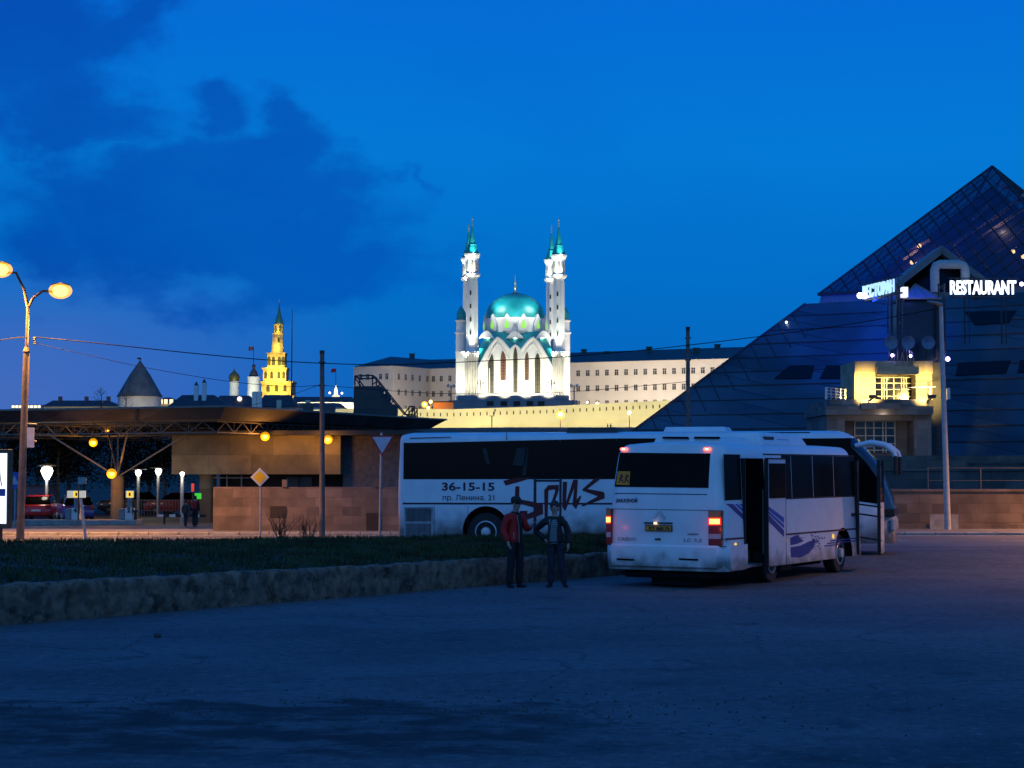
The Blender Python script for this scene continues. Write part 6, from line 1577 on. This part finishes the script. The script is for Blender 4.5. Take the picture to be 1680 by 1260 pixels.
# small domed towers on the flanks
for px in (754.5, 928.5):
    x, y = mx(px), 14
    tw_ = MB().lathe([(1.75, -9), (1.75, mz(543)), (2.15, mz(541)), (2.15, mz(539)), (1.65, mz(538.5)), (1.6, mz(522)), (2.0, mz(520.5)), (2.0, mz(519)), (1.4, mz(518.5))], (x, y, 0), 12).build('side_tower', m_marble, mo, smooth=30)
    MB().lathe([(1.45, mz(518.6)), (1.55, mz(512)), (1.3, mz(505)), (.7, mz(499)), (.05, mz(494))], (x, y, 0), 14).build('side_dome', m_turq, tw_, smooth=60)
    lamp('tower_light', 'SPOT', (mo.location.x+x, mo.location.y+y-7, mo.location.z+mz(578)), 8000, (1,.97,.85), mo, aim=(mo.location.x+x, mo.location.y+y, mo.location.z+mz(540)), size=.3, spot=70, blend=1)
# podium and terrace lamps
m_pod = mat('podium_stone', (.22,.22,.24), .9, var=.15, scale=.3)
pd_ = MB().rng(mx(752), mx(933), -7, 0.2, -10, mz(650)).rng(mx(738), mx(945), -12, -7.01, -10, mz(659)).build('podium', m_pod, mo)
for px in (805, 827, 848, 869, 887): MB().rng(mx(px)-1, mx(px)+1, -12.08, -12.01, mz(668), mz(660.5)).build('podium_opening', m_slit, pd_)
def mlamp(px, pb, pt_):
    lx = mx(px); r_ = MB(); r_.tube([(lx, -9, mz(pb)), (lx, -9, mz(pt_))], .14, 6).bar((lx-.8, -9, mz(pt_+3)), (lx+.8, -9, mz(pt_+3)), .14)
    return r_
for px, lab in ((788, 'three headed lamp post on the mosque podium, left of the tall windows'), (904.5, 'three headed lamp post on the mosque podium, right of the tall windows')):
    q = at(px, 648, 551); r_ = thing('lamp_post', lab, 'lamp post', (q.x, 551, mo.location.z+mz(650)), 0, 'lamp posts on the mosque podium')
    MB().tube([(0,0,0), (0,0,4.2)], .16, 6).bar((-.9,0,3.4), (.9,0,3.4), .14).build('post', m_truss, r_)
    gm = MB(); 
    for x, z in ((-.9,3.7),(.9,3.7),(0,4.5)): gm.sphere((x,0,z), .32, 8)
    gm.build('globes', mat('lamp_globe_off', (.5,.48,.42), .5), r_, smooth=60)
MO = V(mo.location); MF = (1, .92, .62)
for px in (792, 828, 863, 900):
    lamp('facade_floodlight', 'SPOT', MO+V((mx(px), -9.5, mz(650)+.4)), 7200, MF, mo, aim=MO+V((mx(px), 0, mz(622))), size=.4, spot=115, blend=1)
for px in (757, 922): lamp('facade_floodlight', 'SPOT', MO+V((mx(px), -7, mz(650)+.4)), 7000, MF, mo, aim=MO+V((mx(px), 0, mz(612))), size=.4, spot=105, blend=1)
for px in (800, 845, 890): lamp('roof_light', 'SPOT', MO+V((mx(px), 2.0, mz(556))), 900, (.95,1,.9), mo, aim=MO+V((mx(px), CY-8, mz(525))), size=.3, spot=110, blend=1)
for dx, pw in ((-13, 15000), (13, 11000)): lamp('dome_light', 'SPOT', MO+V((XC+dx, -2, mz(500)+0)), pw, (.75,1,1), mo, aim=MO+V((XC, CY-2, mz(478))), size=.4, spot=50, blend=1)
for dx in (-12, 12): lamp('drum_light', 'SPOT', MO+V((XC+dx, .5, mz(470))), 12000, (1,1,.88), mo, aim=MO+V((XC+dx*.15, CY-8, mz(532))), size=.4, spot=45, blend=1)
lamp('dome_light', 'SPOT', MO+V((XC, -9, mz(540))), 14000, (.75,1,1), mo, aim=MO+V((XC, CY-4, mz(487))), size=.4, spot=40, blend=1)

# ------------------------------------------------ long three storey building left and right of the mosque
m_cream = mat('cream_render', (.44,.39,.335), .9, var=.06, scale=.15); m_groof = mat('green_tin_roof', (.012,.05,.055), .6, var=.15, scale=.3)
m_wfr = mat('window_dark', (.02,.02,.024), .3, spec=.6)
def hipblock(name, label, pts, ridge, back, zb, eave_drop=.5):
    """pts: (px, py, D) along the eaves; ridge: (px, py, D); back: depth added behind"""
    q = [at(*p) for p in pts]; r = [at(*p) for p in ridge]
    root = thing(name, label, 'building', (q[1].x, q[1].y, 13.3))
    w_ = MB(); n = len(q); ringb = q+[V((q[-1].x+1, q[-1].y+back, q[-1].z)), V((q[0].x+1, q[0].y+back, q[0].z))]
    m_ = len(ringb)
    w_.v = [tuple(p) for p in ringb]+[(p.x, p.y, zb) for p in ringb]
    w_.f = [(i, (i+1) % m_, m_+(i+1) % m_, m_+i) for i in range(m_)]+[tuple(range(m_))]
    w_.build('wall', m_cream, root, world=True)
    rf = MB(); rf.v = [tuple(p+V((0,-.4,.02))) for p in q]+[tuple(p) for p in r]+[tuple(ringb[-2]), tuple(ringb[-1])]
    e, f_ = n, n+len(r); fs = []
    for i in range(n-1):
        j0, j1 = min(i, len(r)-1), min(i+1, len(r)-1)
        if j0 == j1: fs.append((i, i+1, e+j0))
        else: fs.append((i, i+1, e+j1, e+j0))
    fs.append((n-1, f_, e+len(r)-1)); fs.append(tuple([f_, f_+1]+[e+j for j in range(len(r))])); fs.append((f_+1, 0, e))
    rf.f = fs; rf.build('roof', m_groof, root, world=True)
    cn = MB()
    for a, b_ in zip(q[:-1], q[1:]): cn.obox(a+V((0,-.35,-.45)), b_-a, (0,.4,0), (0,0,.45))
    for a, b_ in zip(q[:-1], q[1:]):
        for dz in (-4.9, -10.3): cn.obox(a+V((0,-.16,dz)), b_-a, (0,.2,0), (0,0,.28))
    cn.build('cornice', m_cream, root, world=True)
    return root, q
def windows(root, q, pts, pxs, rows, w=1.25, h=1.9):
    inv = wm(root).inverted(); proto = None
    for px in pxs:
        for a, b_, pa, pb in zip(q[:-1], q[1:], pts[:-1], pts[1:]):
            if pa[0] <= px <= pb[0]:
                lo, hi = 0, 1
                for _ in range(30):
                    t_ = (lo+hi)/2; c_ = a+(b_-a)*t_
                    if HX+FPX*c_.x/c_.y < px: lo = t_
                    else: hi = t_
                c_ = a+(b_-a)*lo; d = (b_-a).normalized(); ang = math.atan2(d.y, d.x); nrm = V((d.y, -d.x, 0)); nrm = nrm if nrm.y < 0 else -nrm
                for dz in rows:
                    if proto is None:
                        o = proto = MB().rng(-w/2, w/2, -.04, .1, -h/2, h/2).build('window', m_wfr, root)
                        s_ = MB().rng(-w/2-.1, w/2+.1, -.14, .05, -h/2-.16, -h/2-.005).rng(-.05, .05, -.07, -.041, -h/2, h/2).rng(-w/2, w/2, -.065, -.042, .25, .33).build('window_trim', m_cream, proto)
                    else:
                        o = proto.copy(); COL.objects.link(o); s2 = s_.copy(); COL.objects.link(s2); s2.parent = o
                    o.location = inv@(c_+V((0,0,dz))); o.rotation_euler = (0,0,ang)
pl_ = [(580,602,612),(645,600,600),(706,605,622),(752,603.6,614)]
hb, q = hipblock('long_building', 'cream three storey building with a dark green hip roof, left of the white mosque', pl_, [(630,588,626),(641,585,628),(706,590,636),(752,588.8,630)], 34, 10)
windows(hb, q, pl_, [592,603,624,634.5,654,665.5,676.5,688.5,701,711,724,738], (-3.5,-8.6,-13.9))
pr_ = [(925,595.5,604),(1185,588.5,578),(1260,586,570)]
hb2, q2 = hipblock('long_building', 'long cream three storey building with a dark green roof, right of the white mosque', pr_, [(925,579,620),(1190,570,594),(1262,568,586)], 34, 10)
windows(hb2, q2, pr_, [933+i*15.75 for i in range(19)], (-3.55,-8.6,-13.6))
for px, py, D, root in ((676,584.5,634,hb),(958,577.5,616,hb2),(996,581,612,hb2),(1065,573.5,604,hb2),(1177,569.5,596,hb2),(1142,575.5,592,hb2)):
    p = at(px, py, D); MB().box(p, (1.8,1.6,1.5)).box(p+V((0,0,.85)), (2.2,2.0,.2)).build('chimney', m_groof, root, world=True)
for px, D, z, pw in ((640,565,14,8500),(700,585,14,3500),(990,560,14,17000),(1110,545,14,17000),(1200,540,14,12000)):
    p = at(px, 700, D); lamp('street_glow', 'AREA', (p.x, D, z+2), pw, (1,.86,.66), hb if px < 800 else hb2, aim=(p.x, D+40, 26), size=20, sy=2)

# ------------------------------------------------ yellow lit stepped tower
K6 = 650/FPX
def sxx(px): return (px-453)*K6
def szz(py): return (660-py)*K6
su = thing('stepped_tower', 'tall stepped brick tower glowing yellow under floodlights, with a slim green spire', 'tower', at(453, 660, 650))
m_brick = mat('tower_brick', (.42,.30,.16), .9, var=.12, scale=.4, brick=(1.2,.5,.03,(.8,.8,.8)))
def tier(x0, x1, yb, yt, taper_=1.0, n=4, m=m_brick, cy=8):
    c0 = sxx((x0+x1)/2); h_ = (sxx(x1)-sxx(x0))/2
    rr = h_*math.sqrt(2) if n == 4 else h_*1.08
    t_ = MB().lathe([(rr, szz(yb)), (rr*taper_, szz(yt)), (rr*taper_*1.08, szz(yt)+.02), (rr*taper_*1.08, szz(yt)+.6), (rr*taper_*.85, szz(yt)+.62)], (c0, cy, 0), n, rot=PI/4 if n == 4 else PI/8).build('tier', m, su)
    return t_, c0, h_
def opening(par, x, z, w, h, y):
    MB().prism([(x-w/2, y, z), (x-w/2, y, z+h*.7), (x-w*.3, y, z+h*.93), (x, y, z+h), (x+w*.3, y, z+h*.93), (x+w/2, y, z+h*.7), (x+w/2, y, z)], (0,.12,0)).build('arch_opening', m_slit, par)
t_, c0, h_ = tier(427, 477.5, 660, 627.5); 
for px in (438, 452, 466): opening(t_, sxx(px), szz(642), 1.2, 2.4, 8-h_-.06)
t_, c0, h_ = tier(428.8, 467, 627, 604.5)
for px in (433, 443, 455, 463): opening(t_, sxx(px), szz(620), 1.0, 2.6, 8-h_-.06)
t_, c0, h_ = tier(435, 464, 604, 579.5)
for px in (437.8, 445.3, 455, 461.5): opening(t_, sxx(px), szz(598), 1.3, 3.2, 8-h_-.06)
t_, c0, h_ = tier(440, 461, 579, 546, .76, 8)
opening(t_, sxx(453), szz(560), .7, 1.6, 8-h_*.90)
t_, c0, h_ = tier(444, 459, 545, 531, .92, 8)
for px in (448, 455): opening(t_, sxx(px), szz(542), .8, 2.0, 8-h_*1.04)
MB().lathe([(sxx(459.5)-sxx(452)+.1, szz(531)+.6), (.9, szz(516)), (.35, szz(503)), (.06, szz(492))], (sxx(452.5), 8, 0), 8, rot=PI/8).build('spire', mat('green_spire', (.03,.16,.13), .6), su)
MB().lathe([(.05, szz(493)), (.28, szz(491)), (.28, szz(490)), (.03, szz(486)), (.03, szz(482))], (sxx(452.5), 8, 0), 8).build('spire_finial', m_gold, su)
MB().rng(sxx(468), sxx(480), 3, 12, -8, szz(648)).build('side_porch', m_brick, su)
SL = V(su.location); YL = (1, .80, .12)
for px, py, y, pw, tpx, tpy in ((437, 656, -4, 1800, 440, 640), (465, 656, -4, 2600, 466, 640), (437.5, 625.5, .5, 700, 440, 612), (455, 625.5, .5, 1000, 456, 612), (466, 625.5, 1, 500, 464, 612), (438, 602.5, 2, 420, 439, 588), (446, 602.5, 1.8, 420, 446, 588), (455, 602.5, 1.8, 420, 455, 588), (462, 602.5, 2, 420, 461, 588),
                                (441, 577.8, 3.8, 480, 445, 560), (449, 577.8, 3.3, 480, 450, 560), (458, 577.8, 3.6, 480, 456, 560), (446, 544.5, 4.6, 320, 448, 535), (456, 544.5, 4.6, 320, 455, 535)):
    lamp('tower_light', 'SPOT', SL+V((sxx(px), y-.6, szz(py)+.35)), pw*3.0, YL, su, aim=SL+V((sxx(tpx), 8, szz(tpy))), size=.25, spot=100, blend=1)
lamp('tower_light', 'SPOT', SL+V((sxx(452), -14, szz(640))), 36000, YL, su, aim=SL+V((sxx(452), 8, szz(600))), size=.5, spot=70, blend=1)

# ------------------------------------------------ church domes, conical tower, roofs, flags
m_whitew = mat('church_white', (.70,.70,.66), .85, var=.06); m_dkroof = mat('dark_slate_roof', (.035,.035,.045), .8, var=.2, scale=.3); m_cone = mat('shingled_cone', (.085,.09,.095), .85, var=.25, scale=.5, bump=.3)
def onion(name, label, px, D, prof_w, prof_d, mw, mdm, cat='church', lit=None):
    p = at(px, 660, D); k = D/FPX; r = thing(name, label, cat, p)
    MB().lathe([(a*k, (660-b_)*k) for a, b_ in prof_w], (0,0,0), 16).build('drum', mw, r, smooth=40)
    MB().lathe([(max(.03, a*k), (660-b_)*k) for a, b_ in prof_d], (0,0,0), 16).build('onion_dome', mdm, r, smooth=60)
    if lit: lamp('church_light', 'SPOT', V(p)+V((0,-14,(660-640)*k*.2)), lit, (1,.95,.62), r, aim=V(p)+V((0,0,(660-628)*k)), size=.4, spot=60, blend=1)
    return r
m_gilt = mat('dull_gold_dome', (.12,.105,.03), .45, .4)
onion('church', 'small white church drum with a dull gold onion dome, left of the bell tower', 384, 620, [(8,660),(8,640),(7.6,639),(7.6,627),(8,626),(7,625)], [(7.4,625.5),(9.3,620),(8.2,615),(3.5,610.5),(.8,607),(.3,603)], m_whitew, m_gilt, lit=4500)
bt = onion('bell_tower', 'bright white bell tower with a dark domed top, just left of the stepped yellow tower', 416, 610, [(11,660),(11,642),(10.5,641),(10.3,620.5),(11.2,620),(10.8,618)], [(7.5,618),(7.5,615),(6,612),(5,609),(2.5,606),(2.5,602),(3.5,600.5),(.6,597)], m_whitew, m_dkroof, 'tower', lit=9000)
for px, py, D, ph, lab, col in ((416, 597, 612, 570, 'flag on a thin mast above the white bell tower', (.25,.10,.12)), (551, 640, 640, 606, 'red and white flag flying left of the cream building', (.5,.03,.05))):
    b0, t0_ = at(px, py, D), at(px, ph, D); r = thing('flag', lab, 'flag', b0)
    MB().tube([b0, t0_], .10, 6).build('mast', m_paint_dark, r, world=True)
    f_ = MB(); n = 8
    for i in range(n+1):
        u = i/n; x = t0_.x-u*1.7; y = D+.35*math.sin(u*7); f_.v += [(x, y, t0_.z+.4-u*.2), (x, y, t0_.z-.9-u*.35)]
    f_.f = [(2*i, 2*i+1, 2*i+3, 2*i+2) for i in range(n)]; k_ = len(f_.v); f_.v += [(x, y+.05, z) for x, y, z in f_.v]; f_.f += [tuple(a+k_ for a in g_[::-1]) for g_ in f_.f]
    f_.build('cloth', mat('flag_cloth_%d' % px, col, .8, var=.3, scale=1), r, world=True, smooth=60)
K4 = 450/FPX; ct = thing('conical_tower', 'round white fortress tower with a tall grey conical roof, above the petrol station canopy', 'tower', at(229, 680, 450))
cz = lambda py: (680-py)*K4
MB().lathe([(36*K4, -6), (35*K4, cz(651)), (34*K4, cz(650))], (0,0,0), 24).build('wall', mat('tower_white', (.50,.46,.40), .9, var=.1, scale=.4), ct, smooth=40)
MB().lathe([(38.5*K4, cz(651)), (36*K4, cz(648)), (17*K4, cz(615)), (2.5*K4, cz(594)), (.6*K4, cz(591))], (0,0,0), 16).build('cone_roof', m_cone, ct, smooth=15)
MB().tube([(0,0,cz(592)), (0,0,cz(586))], .10, 6).add([(-.1,0,cz(586.5)), (-.7,0,cz(586)), (-.8,.05,cz(589)), (.25,0,cz(590)), (.3,.05,cz(587.5))], [(0,1,2,3,4)]).build('weather_vane', m_paint_dark, ct)
lamp('tower_light', 'AREA', V(ct.location)+V((4,-22,-4)), 5200, (1,.85,.62), ct, aim=V(ct.location)+V((0,0,3)), size=8, sy=1)
# bare tree silhouettes in front of the conical tower
for px, py, h, w, lab in ((165, 668, 6, 2.2, 'small bare tree on the hill between the dark roofs and the conical tower'), (206, 672, 5, 2.4, 'small bare tree against the white wall of the conical tower')):
    p = at(px, py, 430); tree(lab, px, 430, 8.5, 2.6, px, 120, m_twig, group='bare trees on the hill', base=p.z-3)
def house(label, px0, px1, pe, pr, D, D2=14, mwall=None, mroof=None, hip=.25, zb=11):
    a, b_ = at(px0, pe, D), at(px1, pe, D); r0 = at(px0+(px1-px0)*hip, pr, D+D2/2); r1 = at(px1-(px1-px0)*hip, pr, D+D2/2)
    r = thing('house', label, 'building', ((a.x+b_.x)/2, D, zb))
    MB().rng(a.x, b_.x, D, D+D2, zb, a.z).build('wall', mwall or m_cream, r, world=True)
    a2, b2_ = V((a.x, D+D2, a.z)), V((b_.x, D+D2, b_.z)); o_ = V((.5,0,0)); e_ = V((0,-.5,.01))
    MB().add([a-o_+e_, b_+o_+e_, b2_+o_, a2-o_, r0, r1], [(0,1,5,4),(1,2,5),(2,3,4,5),(3,0,4),(0,3,2,1)]).build('roof', mroof or m_dkroof, r, world=True)
    return r
h1 = house('long dark roofed house on the hill, left of the conical tower', 72, 192, 667, 657, 470, hip=.12)
for px in (99, 142, 178): p = at(px, 655.5, 476); MB().box(p, (.9,.9,1.6)).build('chimney', m_dkroof, h1, world=True)
h2 = house('dark roofed house right of the conical tower, below two slim white chimneys', 278, 372, 668, 648, 400, hip=.22)
h3 = house('dark roofed house beneath the church dome and bell tower', 345, 425, 672, 649, 440, hip=.2)
h4 = house('dark hip roofed house below the yellow stepped tower', 425, 484, 667, 648, 452, hip=.15)
h5 = house('low dark roofed block with brightly lit walls right of the yellow tower', 478, 582, 660, 651, 560, hip=.05, mwall=m_whitew)
h6 = house('small dark roofed lodge with lit windows just right of the conical tower', 258, 292, 662, 652, 470, hip=.35)
h7 = house('low dark roofed block behind the white wall right of the yellow tower', 455, 560, 668, 661, 510, hip=.03, mwall=m_whitew)
for px0, px1 in ((327, 1), (340, 2)):
    p = at(px0-5, 648, 404); h_ = (2.0, 3.2)[px1-1]
    c_ = MB().rng(p.x-.45, p.x+.45, 403.5, 404.5, p.z-1.5, p.z+h_-.6*px1+.7).build('chimney', m_whitew, h2, world=True)
    MB().lathe([(.65, p.z+h_-.6*px1+.7), (.05, p.z+h_-.6*px1+1.6)], (p.x, 404, 0), 4, rot=PI/4).build('chimney_cap', m_dkroof, c_, world=True)
for px in (420, 428): p = at(px, 652, 441); MB().rng(p.x-.55, p.x+.55, 438, 439.2, p.z-2.5, p.z+1.3).build('chimney', m_whitew, h3, world=True)
for px in (459, 506): p = at(px, 664, 452); MB().rng(p.x-.55, p.x+.55, 450, 451.2, p.z-1.6, p.z+1.1).build('chimney', mat('lit_plaster', (.6,.58,.4), .9), h4 if px < 480 else h7, world=True)
for px0, px1, D, root, pw in ((478, 582, 560, h5, 5200),):
    a = at((px0+px1)/2, 664, D); lamp('wall_light', 'AREA', (a.x, D-9, a.z-2), pw, (1,.88,.5), root, aim=(a.x, D, a.z-.5), size=18, sy=.6)
e_win = emit('warm_lit_window', (1,.72,.38), 1.6)
for i, px in enumerate((264, 272, 281)): p = at(px, 659, 469.8); MB().box(p, (.9,.1,1.2)).build('lit_window', e_win, h6, world=True)
p = at(393, 654.5, 444); mb = MB(); mb.sphere(p, .6, 10); mb.build('dormer_lamp', emit('dormer_glow', (1,.85,.6), 1.5), h3, world=True)
# far lit shop row at the left, gate building with a lit dome
sh_ = thing('shop_row', 'far row of glowing shop windows behind the street lamp pole at the left', 'building', at(52, 672, 520))
MB().rng(at(27,0,520).x, at(78,0,520).x, 520, 528, 11, at(0,664,520).z).build('wall', m_cream, sh_, world=True)
for i in range(8):
    a = at(28+i*6, 0, 520).x; MB().rng(a, a+.75, 519.9, 520.0, at(0,669,520).z, at(0,665.3,520).z).build('lit_window', emit('warm_shop_window', (1,.86,.55), 1.9), sh_, world=True)
gd = thing('gate_building', 'small lit gate building with a glowing domed roof, far off left of the cream building', 'building', at(551, 660, 600))
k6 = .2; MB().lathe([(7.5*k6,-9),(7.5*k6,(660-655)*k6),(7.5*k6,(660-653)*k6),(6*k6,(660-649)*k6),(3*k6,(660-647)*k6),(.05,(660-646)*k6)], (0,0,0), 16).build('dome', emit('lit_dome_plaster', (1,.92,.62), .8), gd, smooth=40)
MB().lathe([(3*k6,(660-647)*k6),(2.6*k6,(660-640)*k6),(1*k6,(660-635)*k6),(.05,(660-632)*k6)], (0,0,0), 10).build('lantern', emit('lantern_glow', (1,.72,.35), 2.2), gd, smooth=40)
for px, py in ((541,644.5),(561,645),(570,655),(566,657),(518,664),(557,656)):
    p = at(px, py, 598); mb = MB(); mb.sphere(p, .35, 8); mb.build('string_lamp', emit('string_lamp_glow', (1,.85,.6), 4), gd, world=True)
mast = thing('radio_mast', 'thin dark radio mast rising right of the yellow stepped tower', 'mast', at(478, 668, 440))
MB().tube([at(478,668,440), at(479,560,440), at(479.5,506,440)], [.16,.12,.05], 6).build('mast_pole', m_paint_dark, mast, world=True)
kio = thing('kiosk', 'small orange lit kiosk under glowing lamps on the fortress wall, left of the mosque', 'kiosk', at(722, 669, 510))
a, b_ = at(711, 669, 510), at(744, 660, 510)
MB().rng(a.x, b_.x, 510, 513, a.z-1.5, b_.z).build('wall', mat('orange_render', (.65,.30,.08), .8, var=.1), kio, world=True)
MB().rng(a.x-.3, b_.x+.3, 509.6, 513.4, b_.z+.002, b_.z+.3).build('roof', m_dkroof, kio, world=True)
lamp('kiosk_light', 'POINT', (at(716,0,505).x, 505.5, a.z+1.2), 420, SODIUM, kio, size=.4)
# street lamps on and below the fortress wall
def farlamp(label, px, py, pb, D, r, col, st_, power=600, grp='lamps by the fortress wall'):
    p = at(px, py, D); b0 = at(px, pb, D); ro = thing('street_lamp', label, 'street lamp', b0, 0, grp)
    MB().tube([b0, p], .11, 6).build('pole', m_truss, ro, world=True)
    mb = MB(); mb.sphere(p, r, 12); mb.build('lamp_globe', emit('far_lamp_%s' % st_, col, st_), ro, world=True, smooth=60)
    if r > .45:
        mb = MB(); mb.sphere(p, r*1.75, 14); mb.build('lamp_glass', m_sod_bowl, ro, world=True, smooth=60)
    if power: lamp('lamp_light', 'POINT', p+V((0,-r*2,-r)), power, SODIUM, ro, size=.3)
O_ = (1,.62,.14)
farlamp('glowing yellow street lamp in front of the fortress wall, above the coach roof', 919.5, 680, 706, 462, .62, O_, 14.0, 900)
farlamp('paler glowing street lamp before the fortress wall, near the pyramid edge', 1032.5, 677, 704, 462, .42, (1,.85,.5), 8.0, 300)
farlamp('left of three orange lamps clustered over the kiosk on the wall', 696.5, 663.5, 672, 506, .48, O_, 14.0, 500)
farlamp('topmost of three orange lamps clustered over the kiosk on the wall', 706.5, 659, 672, 507, .42, O_, 14.0, 300)
farlamp('lowest of three orange lamps clustered over the kiosk on the wall', 702.5, 669, 674, 505, .40, O_, 14.0, 300)
farlamp('small yellow lamp behind the wall, right of the mosque', 980, 662, 672, 500, .40, O_, 14.0, 300)
farlamp('small white lamp behind the wall beside the yellow one, right of the mosque', 963.5, 660, 668, 500, .3, (1,.85,.6), 8.0, 0)
for px, lab in ((807, 'unlit two armed lamp post before the fortress wall'),):
    b0, t0_ = at(px, 706, 460), at(px, 683, 460); r = thing('lamp_post', lab, 'lamp post', b0)
    MB().tube([b0, t0_], .13, 6).bar(t0_+V((-.6,0,.1)), t0_+V((.6,0,.1)), .14).bar(t0_+V((.5,0,.1)), t0_+V((.8,0,1.3)), .12).build('post', m_paint_dark, r, world=True)
    MB().box(t0_+V((.8,0,1.5)), (.35,.35,.6)).box(t0_+V((.55,0,.8)), (.3,.3,.5)).build('camera_box', m_paint_dark, r, world=True)
for px, lab in ((740, 'two globed lamp post at the left corner of the mosque terrace'), (942, 'two globed lamp post right of the mosque, before the cream building')):
    b0, t0_ = at(px, 655, 548), at(px, 632, 548); r = thing('lamp_post', lab, 'lamp post', b0, 0, 'globed lamp posts beside the mosque')
    MB().tube([b0-V((0,0,3)), t0_], .2, 6).bar(t0_+V((-.9,0,-.6)), t0_+V((.9,0,-.6)), .14).build('post', m_truss, r, world=True)
    gm = MB()
    for dx in (-.9, .9): gm.sphere(t0_+V((dx,0,-.1)), .5, 8)
    gm.build('globes', mat('lamp_globe_off', (.5,.48,.42), .5), r, world=True, smooth=60)
# two tiny walkers under the fortress wall
for px, lab in ((997, 'tiny dark figure walking under the fortress wall, the left of two'), (1002, 'tiny dark figure walking under the fortress wall, the right of two')):
    p = at(px, 706.5, 455); q = copy_tree(man); q['label'] = lab; q['group'] = 'tiny figures under the fortress wall'
    q.location = p; q.rotation_euler = (0,0,math.radians(60))
    for ch in [c_ for c_ in COL.objects if c_.parent == q and c_.name.startswith(('jacket', 'body'))]:
        ch.data = ch.data.copy(); ch.data.materials.clear(); ch.data.materials.append(m_darkjk)
